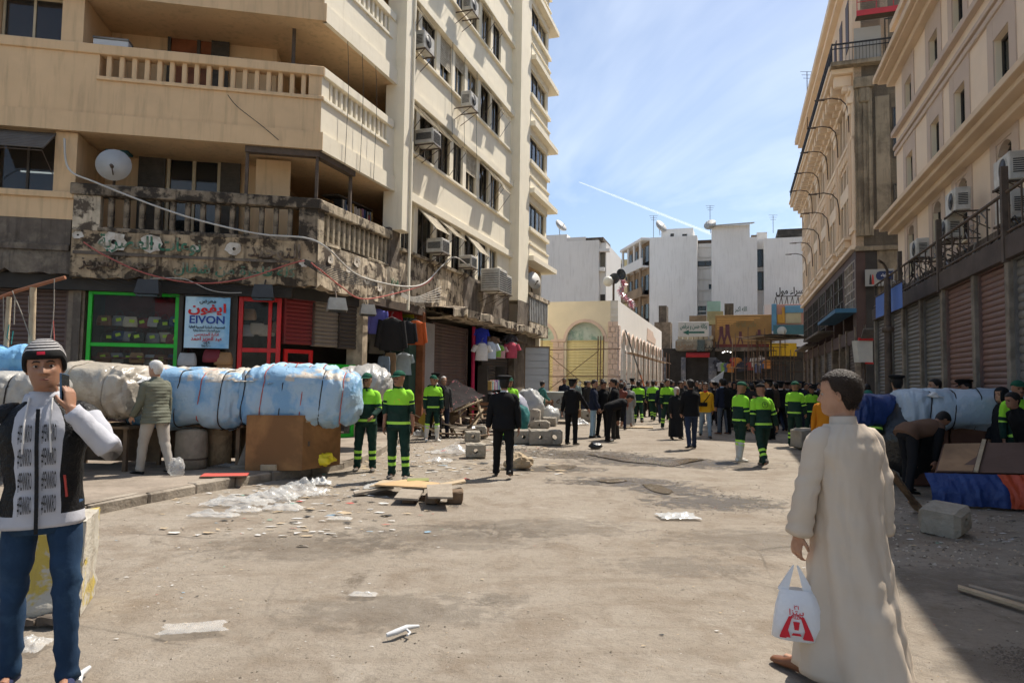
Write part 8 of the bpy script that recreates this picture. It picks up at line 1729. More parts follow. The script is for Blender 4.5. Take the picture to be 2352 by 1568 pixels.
def joints(h, pose):
 k = h/1.75; J = {'k': k}; legs = {}
 for s, nm in ((-1,'L'),(1,'R')):
  a, fl, ab = pose.get('leg'+nm, (0,2,3)); a_, f_, b_ = R_(a), R_(a-fl), R_(ab)
  d1 = V((s*math.sin(b_),math.sin(a_)*math.cos(b_),-math.cos(a_)*math.cos(b_))); d2 = V((s*math.sin(b_)*0.6,math.sin(f_),-math.cos(f_))).normalized()
  hip = V((s*0.092*k,0,0)); kn = hip+d1*0.435*k; an = kn+d2*0.41*k; legs[nm] = (hip,kn,an,a-fl)
 hz = -min(legs[q][2].z for q in 'LR')+0.085*k
 off = V((0,0,hz)); J['pel'] = off+V((0,0,0.03*k)); lean = R_(pose.get('lean',3)); side = R_(pose.get('side',0)); tw = R_(pose.get('twist',0))
 Mx = Matrix.Rotation(side,3,'Y') @ Matrix.Rotation(-lean,3,'X') @ Matrix.Rotation(tw,3,'Z')
 J['U'] = Mx @ V((0,0,1)); J['F'] = Mx @ V((0,1,0)); J['X'] = Mx @ V((1,0,0))
 for q in 'LR': J['leg'+q] = (legs[q][0]+off, legs[q][1]+off, legs[q][2]+off, legs[q][3])
 up = J['pel']; J['neck'] = up+J['U']*0.525*k
 hy, hp = pose.get('head', (0,0)); nl = lean*0.55+R_(hp)*0.3
 nU = (Matrix.Rotation(side*0.5,3,'Y') @ Matrix.Rotation(-nl,3,'X')) @ V((0,0,1)); hc = J['neck']+nU*0.165*k+J['F']*0.012*k
 J['headM'] = Matrix.Translation(hc) @ (Matrix.Rotation(tw-R_(hy),4,'Z') @ Matrix.Rotation(-(lean*0.55+R_(hp)),4,'X') @ Matrix.Rotation(R_(pose.get('tilt',0)),4,'Y')) @ Matrix.Scale(k*1.05,4)
 for s, nm in ((-1,'L'),(1,'R')):
  sh = up+J['U']*0.435*k+J['X']*s*0.175*k; ar = pose.get('arm'+nm, (2,8,8,4))
  if isinstance(ar, dict):
   el, wr = V(ar['elbow'])*k, V(ar['wrist'])*k; hd = V(ar['hand']) if 'hand' in ar else (wr-el)
  else:
   el = sh+dirv(J,ar[0],ar[1],s)*0.285*k; wr = el+dirv(J,ar[2],ar[3],s)*0.25*k; hd = wr-el
   if len(ar) > 4: hd = dirv(J,ar[4],ar[5],s)
  J['arm'+nm] = (sh,el,wr,hd.normalized(), ar)
 return J
def shoe(mb, an, ang, yaw, k, mi=0, L=1.0):
 f = V((math.sin(R_(yaw)),math.cos(R_(yaw)),0)); x = V((f.y,-f.x,0)); pit = R_(max(-8,min(50,-ang*0.8))) if ang < -12 else 0.0
 zb = 0.0 if pit == 0 else max(0, an.z-0.085*k)
 base = V((an.x,an.y,zb))
 rings = []
 for s, w, hgt in ((-0.075,0.020,0.03),(-0.065,0.033,0.055),(-0.02,0.036,0.088),(0.03,0.036,0.082),(0.09,0.045,0.056),(0.14,0.045,0.045),(0.175,0.034,0.036),(0.19,0.015,0.022)):
  dz = -math.sin(pit)*(s-0.10)*k if pit else 0
  c = base+f*s*k*L+V((0,0,max(0,dz)+hgt*0.5*k)); rings.append((c, x*w*k, V((0,0,hgt*0.5*k))))
 loft(mb, rings, mi, 12)
REM = {}
def solid(mb, name, material, voxel, dec=None):
 me = mb.mesh(name, material); o = bpy.data.objects.new(name, me)
 r = o.modifiers.new('r','REMESH'); r.mode = 'VOXEL'; r.voxel_size = voxel; r.use_smooth_shade = True
 s = o.modifiers.new('s','SMOOTH'); s.iterations = 1; s.factor = 0.4
 if dec: d = o.modifiers.new('d','DECIMATE'); d.ratio = dec
 out = baked(o); out.name = name
 bpy.data.objects.remove(o); bpy.data.meshes.remove(me)
 out.materials.clear(); out.materials.append(material)
 out.polygons.foreach_set('use_smooth', [True]*len(out.polygons)); return out
def person(label, pos, facing, h=1.74, pose=None, top='jacket', topm=None, bottomm=None, shoem=None, hat=None, hatm=None, hair=None, skin=0, vox=0.009, dec=0.35, quality=1, shoes='shoe', group=None, collar=None, seed=0, beard=None, hem=-0.12, bulk=1.0, cat='person', sleeve=1.0, extra=None, line=None, loose=1.0, quilted=False):
 pose = pose or {}; J = joints(h, pose); k = J['k']; sk = SKIN[skin]
 t = thing('person', label, cat, (pos[0],pos[1],pos[2] if len(pos) > 2 else 0.0), group, -R_(facing))
 hm = J['headM']
 # body: head, neck, trunk, limbs and hands as one surface
 b = MB(); head_mesh(b, hm, 36 if quality > 1 else 28, 44 if quality > 1 else 34)
 loft(b, [(J['pel']+J['U']*u*k, J['X']*w*k, J['F']*d*k) for u,w,d in ((-0.09,0.10,0.08),(0.0,0.13,0.09),(0.15,0.12,0.085),(0.35,0.14,0.09),(0.44,0.14,0.075),(0.50,0.075,0.055),(0.56,0.05,0.045))], 0, 14)
 for s, nm in ((-1,'L'),(1,'R')):
  hip,kn,an,ang = J['leg'+nm]; b.tube([hip+V((0,0,0.03)),kn,an],[0.05*k,0.038*k,0.032*k],8); b.tube([an+V((0,-0.03*k,-0.03*k)),an+V((0,0.1*k,-0.045*k))],[0.03*k,0.025*k],8)
  sh,el,wr,hd,ar = J['arm'+nm]; bare = sleeve < 0.9
  el_ = el.lerp((sh+wr)*0.5,0.30); b.tube([sh-J['X']*s*0.06*k,sh,el_,wr,wr+hd*0.02*k],[0.045*k,0.043*k,0.040*k if bare else 0.033*k,0.027*k,0.025*k],10)
  pn = -J['X']*s
  if isinstance(ar, dict): pn = V(ar.get('palm',(-s,0,0)))
  hand_mesh(b, wr, hd, pn, -s if False else (1 if s < 0 else -1), (ar.get('curl',0.55) if isinstance(ar,dict) else 0.55), k*1.02)
 local('body', solid(b, 'body', sk, vox, dec), None, t)
 # face details
 EY = 1.25 if quality < 2 else 1.0
 if quality > 0:
  for s in (-1,1):
   e = MB(); c = hm @ V((s*0.031,0.0775,0.0)); e.lathe(c-V((0,0,0.0065*k)),[(0.001,0),(0.009*k*EY,0.002*k),(0.0125*k*EY,0.0065*k),(0.009*k*EY,0.011*k),(0.001,0.013*k)],10)
   eo = local('eye', e, mEyeW if quality > 1 else mEye, t)
   if quality > 1:
    e = MB(); fw = (hm.to_3x3() @ V((0,1,0))).normalized(); e.lathe(c+fw*0.0095*k,[(0.0056*k,0),(0.0045*k,0.0022*k),(0.001,0.0032*k)],12,axis=fw); local('iris', e, mEye, eo)
   e = MB(); pts = [hm @ (head_pt(s*q, 0.021+zz)+V((0,0.0025,0))) for q, zz in ((0.13,-0.002),(0.28,0.003),(0.45,0.003),(0.60,-0.004))]; e.tube(pts,[0.003*k,0.0042*k,0.004*k,0.002*k],6); local('eyebrow', e, hair if hair in (mHairG,) else mHairB, t)
  e = MB(); pts = [hm @ (head_pt(q,-0.0645)+V((0,0.001,0))) for q in (-0.26,-0.13,0.0,0.13,0.26)]; e.tube(pts,[0.002*k,0.0045*k,0.005*k,0.0045*k,0.002*k],6); local('mouth', e, mLip, t)
  if beard == 'moustache':
   e = MB(); pts = [hm @ (head_pt(q,-0.050)+V((0,0.003,0))) for q in (-0.32,-0.16,0.0,0.16,0.32)]; e.tube(pts,[0.003*k,0.0065*k,0.006*k,0.0065*k,0.003*k],6); local('moustache', e, mHairB, t)
 if beard == 'full':
  e = MB(); n1 = 18
  e.grid(lambda i,j: hm @ head_pt(-1.45+2.9*i/n1, -0.125+0.085*j/5-0.02*(1-abs(i/n1-0.5)*2)*(j == 0), 0.012 if j < 5 else 0.002), n1, 5); local('beard', e, mHairB, t)
 # hair, caps
 if hair is not None:
  ln = line or (lambda th: 0.066 if math.cos(th) > 0.55 else (0.066-0.07*(0.55-math.cos(th))/0.5 if math.cos(th) > 0.05 else -0.004-0.085*min(1,(0.05-math.cos(th))/0.5)))
  e = MB(); cap_shell(e, hm, ln, 0.012, 40 if quality > 1 else 28, 14 if quality > 1 else 9, wob=0.003); ho_ = local('hair', merge_close(e.mesh('hair',hair)), None, t)
  if quality > 1:
   rs_ = random.Random(seed); g_ = MB(); ln2 = ln
   while len(g_.f) < 5200:
    th = rs_.uniform(0,6.2832); z = rs_.uniform(-0.10,0.117)
    if z < ln2(th)-0.006: continue
    if z > 0.075 and rs_.random() < 0.55: continue
    p0 = head_pt(th,z,0.009); n_ = V((p0.x,p0.y,max(0.0,z)*1.5)).normalized(); d_ = (n_*0.6+V((rs_.uniform(-.4,.4),-0.25+rs_.uniform(-.3,.3),-0.55+rs_.uniform(-.3,.3)))).normalized()*rs_.uniform(0.008,0.020); w_ = d_.cross(n_).normalized()*0.0006
    g_.add([hm @ (p0-w_),hm @ (p0+w_),hm @ (p0+d_)],[(0,1,2)])
   local('hair_strands',g_,hair,t,kind='stuff')
 if hat == 'cap':
  e = MB(); cap_shell(e, hm, lambda th: 0.050-0.028*(math.cos(th) < 0)*(-math.cos(th)), 0.017, 28, 9, taper=9)
  br = []
  for i in range(13):
   a = -1.15+2.3*i/12; p0 = head_pt(a,0.050,0.016); br.append((p0, p0+V((math.sin(a)*0.02,0.072*math.cos(a*0.95)+0.004,-0.016*math.cos(a)))))
  o = len(e.v)
  for d in (0.0,-0.004): e.v += [tuple(hm @ (q+V((0,0,d)))) for p in br for q in p]
  for i in range(12): 
   for base in (0,26): e.f.append((o+base+i*2,o+base+i*2+2,o+base+i*2+3,o+base+i*2+1)); e.mi.append(0); e.sm.append(True)
   e.f.append((o+i*2+1,o+i*2+3,o+26+i*2+3,o+26+i*2+1)); e.mi.append(0); e.sm.append(True)
  local('cap', merge_close(e.mesh('cap',hatm)), None, t)
 elif hat == 'police':
  e = MB(); cap_shell(e, hm, lambda th: 0.042, 0.014, 28, 4, ztop=0.085, taper=9)
  prof = [(0.96,0.070),(1.28,0.092),(1.42,0.108),(1.40,0.122),(1.1,0.130),(0.0,0.132)]; n1 = 28; vs = []
  for r, z in prof:
   for q in range(n1): a = 2*math.pi*q/n1; vs.append(hm @ V((0.088*r*math.sin(a), 0.102*r*math.cos(a)+0.002, z+0.012*math.cos(a)*(r > 1.0))))
  e.add(vs, [(i*n1+q,i*n1+(q+1)%n1,(i+1)*n1+(q+1)%n1,(i+1)*n1+q) for i in range(len(prof)-1) for q in range(n1)], 0, True)
  br = [(head_pt(-1.0+2.0*i/10,0.044,0.014), head_pt(-1.0+2.0*i/10,0.044,0.014)+V((0.0,0.05*math.cos((-1.0+2.0*i/10)),-0.02))) for i in range(11)]
  o = len(e.v); e.v += [tuple(hm @ q) for p in br for q in p]
  for i in range(10): e.f.append((o+i*2,o+i*2+2,o+i*2+3,o+i*2+1)); e.mi.append(0); e.sm.append(True)
  local('peaked_cap', merge_close(e.mesh('peaked_cap',hatm or cBlack)), None, t)
 elif hat == 'scarf':
  e = MB(); cap_shell(e, hm, lambda th: 0.055 if math.cos(th) > 0.75 else -0.20, 0.016, 28, 12, taper=9); local('head_scarf', merge_close(e.mesh('head_scarf',hatm)), None, t)
 elif hat == 'skullcap':
  e = MB(); cap_shell(e, hm, lambda th: 0.055, 0.014, 28, 7, taper=9); local('skullcap', merge_close(e.mesh('skullcap',hatm)), None, t)
 # upper garment
 tm = topm if isinstance(topm,(list,tuple)) else [topm]
 B = bulk
 if top in ('jacket','hivis','vest'):
  us = [hem,hem+0.02,-0.06,-0.015,0.03,0.08,0.13,0.18,0.23,0.262,0.275,0.31,0.35,0.39,0.43,0.46,0.485,0.51,0.53]
  key = [(-0.30,(0.190,0.140,0.0)),(-0.14,(0.186,0.136,0.0)),(0.0,(0.176,0.128,0.0)),(0.12,(0.166,0.122,0.004)),(0.28,(0.186,0.128,0.006)),(0.38,(0.198,0.122,0.0)),(0.42,(0.190,0.112,-0.004)),(0.455,(0.165,0.098,-0.008)),(0.485,(0.125,0.086,-0.008)),(0.51,(0.092,0.078,-0.006)),(0.535,(0.074,0.072,-0.002))]
  sp_ = max(0.0, max(abs(J['legL'][1].y),abs(J['legR'][1].y))-0.05)
  key = [(u, (a, d+(sp_*0.55 if u < -0.1 else sp_*0.25 if u < 0.05 else 0), y)) for u, (a, d, y) in key]
  prof = [(u*k,)+tuple(x*k*(B if i < 2 else 1) for i, x in enumerate(lerpk(key,u))) for u in sorted(set(us))]
  if quilted:
   fine = []; u = hem
   while u < 0.53: fine.append(u); u += 0.0125
   prof = [(u*k,)+tuple(x*k*(B*(1+0.022*math.sin(i*math.pi/2)) if q < 2 else 1) for q, x in enumerate(lerpk(key,u))) for i, u in enumerate(fine+[0.535])]
  if top == 'hivis': mi = lambda u, a: 1 if u > 0.268*k else (2 if -0.058*k < u < -0.014*k else 0)
  else: mi = extra if callable(extra) else (lambda u, a: 0)
  m = MB(); torso_rings(m, J, prof, mi, seed=seed)
  o_ = m
  for s, nm in ((-1,'L'),(1,'R')):
   sh,el,wr,hd,ar = J['arm'+nm]; end = el.lerp(wr, 1.0 if sleeve >= 0.9 else max(0.0,sleeve*2-1)) 
   p0 = sh-J['X']*s*0.075*k+J['U']*0.034*k
   smi = (lambda tt: 1 if tt < 0.44 else (2 if 0.54 < tt < 0.61 else 0)) if top == 'hivis' else (lambda tt: (1 if tt < 0.16 else len(tm)-1) if top == 'vest' else 0)
   rad = [(0.0,(0.040*k*B,)),(0.07,(0.056*k*B,)),(0.15,(0.068*k*B,)),(0.32,(0.064*k*B,)),(0.52,(0.060*k*B,)),(0.75,(0.054*k*B,)),(0.93,(0.047*k*B,)),(1.0,(0.041*k*B,))]
   limb(m, [p0,sh+J['X']*s*0.004*k,el,end], rad, J['F'], 14, 22, smi, 0.009*k, seed+s)
  local({'hivis':'work_jacket','vest':'hooded_top'}.get(top,'jacket'), m, tm, t)
  cm = collar or (cForest if top == 'hivis' else tm[0])
  m = MB(); nb = J['neck']-J['U']*0.012*k
  loft(m, [(nb+J['U']*u*k+J['F']*0.004*k, J['X']*w*k, J['F']*d*k) for u,w,d in ((-0.02,0.082,0.078),(0.01,0.070,0.070),(0.045,0.066,0.068),(0.047,0.060,0.062),(0.01,0.058,0.058))], 0, 20, closed=(False,False)); local('collar', m, cm, t)
 if top == 'robe':
  z0 = J['pel'].z
  us = [(-z0+0.07)/k+(z0/k-0.07)*i/22 for i in range(22)]+[0.0,0.04,0.08,0.12,0.16,0.20,0.24,0.28,0.32,0.35,0.38,0.40,0.42,0.435,0.45,0.475,0.50,0.52]
  key = [(-0.95,(0.205,0.225,0.0)),(-0.5,(0.185,0.18,0.0)),(-0.1,(0.168,0.145,0.0)),(0.05,(0.166,0.135,0.0)),(0.28,(0.180,0.130,0.0)),(0.38,(0.200,0.128,-0.004)),(0.42,(0.192,0.114,-0.006)),(0.455,(0.166,0.100,-0.010)),(0.485,(0.126,0.088,-0.009)),(0.51,(0.094,0.080,-0.006)),(0.535,(0.076,0.074,-0.002))]
  sa_ = max(0.0, max(abs(J['legL'][2].y),abs(J['legR'][2].y))-0.08)
  prof = [(u*k,)+tuple((x+(sa_*0.55*max(0.0,(-0.15-u)/0.8) if i == 1 else 0))*k*(B if i < 2 else 1) for i, x in enumerate(lerpk(key,u))) for u in us]
  m = MB(); torso_rings(m, J, prof, lambda u, a: 0, n=84 if quality > 1 else 44, fold=0.007*k, seed=seed, flare=(0.36*k,0.030,7))
  for s, nm in ((-1,'L'),(1,'R')):
   sh,el,wr,hd,ar = J['arm'+nm]
   limb(m, [sh-J['X']*s*0.075*k+J['U']*0.034*k,sh+J['X']*s*0.006*k,el,wr], [(0.0,(0.040*k*B,)),(0.07,(0.056*k*B,)),(0.16,(0.068*k*B,)),(0.5,(0.064*k*B,)),(0.85,(0.064*k*B,)),(1.0,(0.066*k*B,))], J['F'], 18, 26, lambda tt: 0, 0.010*k, seed+s)
  local('robe', m, tm, t)
  m = MB(); nb = J['neck']-J['U']*0.010*k
  loft(m, [(nb+J['U']*u*k+J['F']*0.002*k, J['X']*w*k, J['F']*d*k) for u,w,d in ((-0.025,0.085,0.080),(0.0,0.073,0.073),(0.045,0.067,0.069),(0.048,0.061,0.063),(0.01,0.060,0.060))], 0, 24, closed=(False,False)); local('collar', m, collar or tm[0], t)
 # trousers
 if bottomm is not None and top != 'robe':
  bm = bottomm if isinstance(bottomm,(list,tuple)) else [bottomm]
  m = MB(); prof = [(u*k,w*k,d*k,0.0) for u,w,d in ((-0.16,0.155,0.108),(-0.11,0.160,0.114),(-0.05,0.158,0.112),(0.02,0.150,0.106),(0.08,0.14,0.10))]
  torso_rings(m, J, prof, lambda u, a: 0, n=20, fold=0.003, seed=seed)
  for s, nm in ((-1,'L'),(1,'R')):
   hip,kn,an,ang = J['leg'+nm]; lo = loose; end = an+V((0,0,-0.035*k)) if shoes != 'boot' else kn.lerp(an,0.35)
   mi = (lambda tt: 1 if (0.66 < tt < 0.715 or 0.755 < tt < 0.81) else 0) if (len(bm) > 1 and shoes != 'boot') else ((lambda tt: 1 if (0.80 < tt < 0.88 or 0.92 < tt < 0.99) else 0) if len(bm) > 1 else (lambda tt: 0))
   limb(m, [hip+V((0,0,0.02*k)),kn,end], [(0.0,(0.086*k*lo,0.100*k*lo)),(0.2,(0.088*k*lo,0.094*k*lo)),(0.5,(0.068*k*lo,0.072*k*lo)),(0.7,(0.062*k*lo,0.064*k*lo)),(0.92,(0.056*k*lo,0.060*k*lo)),(1.0,(0.060*k*lo,0.066*k*lo))], V((1,0,0)), 14, 34 if len(bm) > 1 else 24, mi, (0.011 if quality > 1 else 0.008)*k, seed+s*2)
  local('trousers', m, bm, t)
 for s, nm in ((-1,'L'),(1,'R')):
  hip,kn,an,ang = J['leg'+nm]; m = MB(); shoe(m, an, ang, s*7, k, 0, 1.0 if shoes != 'boot' else 1.1)
  if shoes == 'boot': limb(m, [kn.lerp(an,0.18),an+V((0,0,-0.02))], [(0,(0.074*k,)),(0.3,(0.068*k,)),(0.7,(0.054*k,)),(1.0,(0.052*k,))], V((1,0,0)), 14, 10, lambda tt: 0, 0.004)
  local('rubber_boot' if shoes == 'boot' else 'shoe', m, shoem or mShoeB, t)
 t['_J'] = 0; del t['_J']
 return t, J
STAND = dict(legL=(3,4,4),legR=(-2,4,5),armL=(4,10,14,4),armR=(2,9,12,3),lean=2)
WALK = dict(legL=(20,8,2),legR=(-14,18,2),armL=(-16,9,-4,4),armR=(16,9,30,2),lean=4)
WALK2 = dict(legL=(-14,20,2),legR=(20,6,2),armL=(15,9,30,3),armR=(-14,9,-4,4),lean=4)
HIV = dict(top='hivis', topm=[cForest,cLime,cStripe], bottomm=[cForest,cStripe], hat='cap', hatm=cloth('cap_green',(0.012,0.075,0.045)), shoem=mShoeDust, bulk=1.06, loose=1.12)
POL = dict(top='jacket', topm=cBlack, bottomm=cBlack, hat='police', hatm=cBlack, hair=mHairB, collar=cWhite, bulk=1.03, loose=1.05)
# the man on the phone, left foreground
mVestBlk = cloth('vest_black',(0.007,0.007,0.008),0.5,0.6); cHood = cloth('grey_hood',(0.42,0.425,0.465)); cDenim = cloth('blue_denim',(0.014,0.036,0.078),0.85,0.12,0.3,col2=(0.04,0.085,0.15),amt=0.6,edge=(0.48,0.7)); cBean = cloth('beanie_charcoal',(0.045,0.042,0.042)); cBeanK = cloth('beanie_black',(0.010,0.010,0.010)); cBeanW = cloth('beanie_white',(0.55,0.53,0.52))
pz = dict(legL=(7,9,5),legR=(-3,5,3),lean=-1,side=2.5,tilt=5,head=(-9,2),
 armL=dict(elbow=(-0.315,0.10,1.20),wrist=(-0.128,0.150,1.42),hand=(0.10,-0.22,0.95),palm=(0.85,-0.45,-0.1),curl=0.6),
 armR=(-4,14,2,10))
vm = lambda u, a: (0 if (u < -0.055 or (abs(math.cos(a)) < 0.47 and math.sin(a) > 0)) else 1)
HM, HJ = person('young man in striped beanie, black and grey hooded vest and jeans, phone at his ear',(-2.44,3.62),158,1.77,pz,'vest',[cHood,mVestBlk,cHood],cDenim,mat('navy_shoe',(0.02,0.025,0.07),0.8,0.1,6,bump=0.2),skin=0,vox=0.0045,dec=None,quality=2,seed=3,hem=-0.125,bulk=1.02,loose=0.92,extra=vm)
hm = HJ['headM']; k = HJ['k']
bl = lambda th: 0.034 if math.cos(th) > 0.5 else (0.034-0.075*(0.5-math.cos(th))/0.6 if math.cos(th) > -0.1 else -0.041)
e = MB(); cap_shell(e,hm,bl,0.020,44,24,mi=lambda t: (1 if t < 0.30 else (2 if int(t*24) in (8,11,14,17,20) else 0)),taper=9); bn = local('beanie',merge_close(e.mesh('beanie',[cBean,cBeanK,cBeanW])),None,HM)
e = MB(); e.grid(lambda i,j: hm @ head_pt(0.22-0.30*i/6,0.052+0.013*j/2,0.0225),6,2); local('red_badge',e,mat('red_badge',(0.45,0.01,0.03),0.4,0.1,5,bump=0),bn)
def vest_front(x,z,off=0.006):     # a point on the chest of the vest
 u = (z-HJ['pel'].z)/k; kk = [(-0.30,(0.190,0.140)),(-0.14,(0.186,0.136)),(0.0,(0.176,0.128)),(0.12,(0.166,0.126)),(0.28,(0.186,0.134)),(0.40,(0.198,0.122)),(0.46,(0.185,0.108))]
 hw,hd = lerpk(kk,u); q = max(0.0,1-(abs(x)/(hw*k*1.03))**2.3); return HJ['pel']+HJ['U']*(u*k)+HJ['X']*x+HJ['F']*(hd*k*1.03*q**0.44+off)
e = MB(); zz0,zz1 = HJ['pel'].z-0.15*k, HJ['pel'].z+0.47*k; e.grid(lambda i,j: vest_front(-0.009+0.018*i,zz0+(zz1-zz0)*j/30,0.012),1,30); local('zip',e,mVestBlk,HM)
for s in (-1,1):
 e = MB(); e.tube([HJ['neck']+HJ['F']*0.07*k+HJ['X']*s*0.05*k,vest_front(s*0.055,HJ['pel'].z+0.40*k,0.02),vest_front(s*0.062,HJ['pel'].z+0.25*k,0.015)],0.005,6); local('drawstring',e,cWhite,HM)
e = MB(); nb = HJ['neck']-HJ['U']*0.03*k; loft(e,[(nb+HJ['U']*u*k-HJ['F']*y*k,HJ['X']*w*k,HJ['F']*d*k) for u,w,d,y in ((-0.02,0.10,0.088,0.006),(0.02,0.098,0.088,0.010),(0.050,0.088,0.082,0.014),(0.055,0.078,0.074,0.012),(0.02,0.070,0.066,0.010))],0,24,closed=(False,False)); local('hood',e,cHood,HM)
for s in (-1,1):
 for r_ in range(4):
  c = bpy.data.curves.new('w','FONT'); c.body = '#PENNKRO'; c.size = 0.1; c.align_x = 'CENTER'; c.align_y = 'CENTER'; c.offset = 0.0012; c.resolution_u = 2
  o = bpy.data.objects.new('w',c); me = baked(o); bpy.data.objects.remove(o); bpy.data.curves.remove(c)
  w_ = max(v.co.x for v in me.vertices)-min(v.co.x for v in me.vertices); h_ = max(v.co.y for v in me.vertices)-min(v.co.y for v in me.vertices)
  b = bmesh.new(); b.from_mesh(me); bmesh.ops.subdivide_edges(b,edges=[q for q in b.edges if q.calc_length() > 0.03],cuts=1); b.to_mesh(me); b.free()
  cx_ = s*0.052; cz_ = HJ['pel'].z+(0.345-0.118*r_)*k
  for v in me.vertices:
   x_ = v.co.x/w_*0.062; y_ = v.co.y/h_*0.098
   v.co = vest_front(cx_-x_,cz_+y_,0.0135)
  me.materials.clear(); me.materials.append(mBlk); local('printed_word',me,None,HM)
e = MB(); e.tube([vest_front(-0.125,HJ['pel'].z+0.02*k,0.01),vest_front(-0.115,HJ['pel'].z+0.13*k,0.01)],0.006,6); local('pocket_zip',e,mat('red_zip',(0.4,0.05,0.04),0.5,0,1,bump=0),HM)
wr = HJ['armL'][2]; hd = HJ['armL'][3]
mw = Matrix.Translation(HM.location) @ Matrix.Rotation(HM.rotation_euler.z,4,'Z')
c = mw @ (wr+hd*0.085*k+V((0.030,-0.012,0.03)))
ph = thing('mobile_phone','dark mobile phone held against the ear of the man in the striped beanie','phone',c); 
rot = (Matrix.Rotation(HM.rotation_euler.z,3,'Z') @ hd).normalized(); sdv = rot.cross(Vector((0,-1,0.1))).normalized(); nn_ = rot.cross(sdv)
class FF:                                                # free box frame
 def P(s,a,d,z): return sdv*d*1.0+nn_*a+rot*z
e = MB(); e.box(FF(),-0.034,0.034,-0.0045,0.0045,-0.075,0.075,0,0.002); local('case',e,mat('phone_blue',(0.03,0.07,0.13),0.3,0.05,3,bump=0,spec=0.6),ph)
e = MB(); e.box(FF(),-0.031,0.031,0.0046,0.0056,-0.070,0.070); local('screen',e,mGlass,ph)
# the man in the long beige robe, right foreground
cRobe = cloth('beige_robe',(0.54,0.455,0.365),0.85,0.05,0.04)
pr = dict(legL=(24,10,1),legR=(-12,12,1),lean=3,armL=(10,12,14,5,12,2),armR=(-6,8,6,2),head=(-26,3))
bald = lambda th: 0.070 if math.cos(th) > 0.35 else (0.070-0.075*(0.35-math.cos(th))/0.4 if math.cos(th) > -0.05 else -0.005-0.080*min(1,(-0.05-math.cos(th))/0.5))
GM, GJ = person('man in a long beige robe walking away with a white carrier bag',(1.84,3.75),-20,1.725,pr,'robe',cRobe,cKhaki,mShoeBr,hair=mHairD,skin=1,vox=0.0045,dec=None,quality=2,seed=5,bulk=1.04,line=bald)
mw = Matrix.Translation(GM.location) @ Matrix.Rotation(GM.rotation_euler.z,4,'Z')
hp = mw @ (GJ['armL'][2]+GJ['armL'][3]*0.105*GJ['k'])
bg_ = thing('carrier_bag','white plastic carrier bag with red print carried by the man in the beige robe','carrier bag',hp-V((0,0,0.46)))
mBagW = mat('white_carrier',(0.72,0.72,0.74),0.35,0.06,4,bump=0.35,bscale=14,spec=0.5,alpha=0.93)
ax_ = V((0.94,-0.34,0)).normalized(); ay_ = V((0.34,0.94,0)).normalized()
m = MB(); rings = []
for z,w,d in ((0.0,0.125,0.05),(0.012,0.150,0.065),(0.10,0.158,0.075),(0.20,0.145,0.070),(0.27,0.122,0.055),(0.31,0.100,0.040)): rings.append((V((0,0,z))+ax_*0.02*math.sin(z*9),ax_*w,ay_*d))
n = 28; vs = []
for ri,(c,u,w) in enumerate(rings):
 for q in range(n):
  a = 2*math.pi*q/n; p = c+u*spow(math.cos(a),0.7)+w*spow(math.sin(a),0.8); vs.append(p+(u.normalized()*math.cos(a)+w.normalized()*math.sin(a))*0.010*noise.noise(V((p.x*22,p.y*22,p.z*14))))
m.add(vs,[(i*n+q,i*n+(q+1)%n,(i+1)*n+(q+1)%n,(i+1)*n+q) for i in range(len(rings)-1) for q in range(n)],0,True); m.add(vs[:n],[tuple(range(n-1,-1,-1))])
local('bag',m,mBagW,bg_)
for s in (-1,1):
 m = MB(); m.add([V((0,0,0.30))+ax_*s*0.11+ay_*0.02,V((0,0,0.30))+ax_*s*0.045+ay_*0.03,V((0,0,0.455))+ax_*s*0.006+ay_*0.006,V((0,0,0.455))+ax_*s*0.018+ay_*0.002,V((0,0,0.30))+ax_*s*0.11-ay_*0.02,V((0,0,0.30))+ax_*s*0.045-ay_*0.03],[(0,1,2,3),(4,5,2,3)],0,True); local('handle',m,mBagW,bg_)
bg_.scale = (0.84,0.84,0.86)
BP = Frame(bg_.location,ax_,-ay_)
def bagface(a,z): return 0.072*max(0.0,1-(abs(a)/0.15)**2.2)**0.5+0.006
mPrint = mat('red_print',(0.58,0.02,0.035),0.6,0.05,5,bump=0)
for pts in ([(-0.10,0.03),(-0.085,0.07),(-0.045,0.16),(-0.025,0.16),(-0.05,0.075),(-0.035,0.03)],[(0.10,0.03),(0.085,0.07),(0.045,0.16),(0.025,0.16),(0.05,0.075),(0.035,0.03)],[(-0.10,0.02),(0.10,0.02),(0.10,0.032),(-0.10,0.032)],[(-0.03,0.045),(0.03,0.045),(0.022,0.06),(-0.022,0.06)],[(-0.012,0.08),(0.012,0.08),(0.02,0.13),(-0.02,0.13)]):
 m = MB(); m.add([BP.P(a,bagface(a,z)+0.003,z)-bg_.location for a,z in pts],[tuple(range(len(pts)))]); local('print_block',m,mPrint,bg_)
for tx,zz,sz,wd,arb in (('بيتزا',0.185,0.05,0.085,True),('PIZZA',0.155,0.03,0.055,False),('٢١',0.215,0.035,0.03,True)):
 o = lettering('print_lettering',tx,BP,0.0,zz,0.078,sz,mPrint,bg_,0.012,width=wd,depth=0.0006,ar=arb)
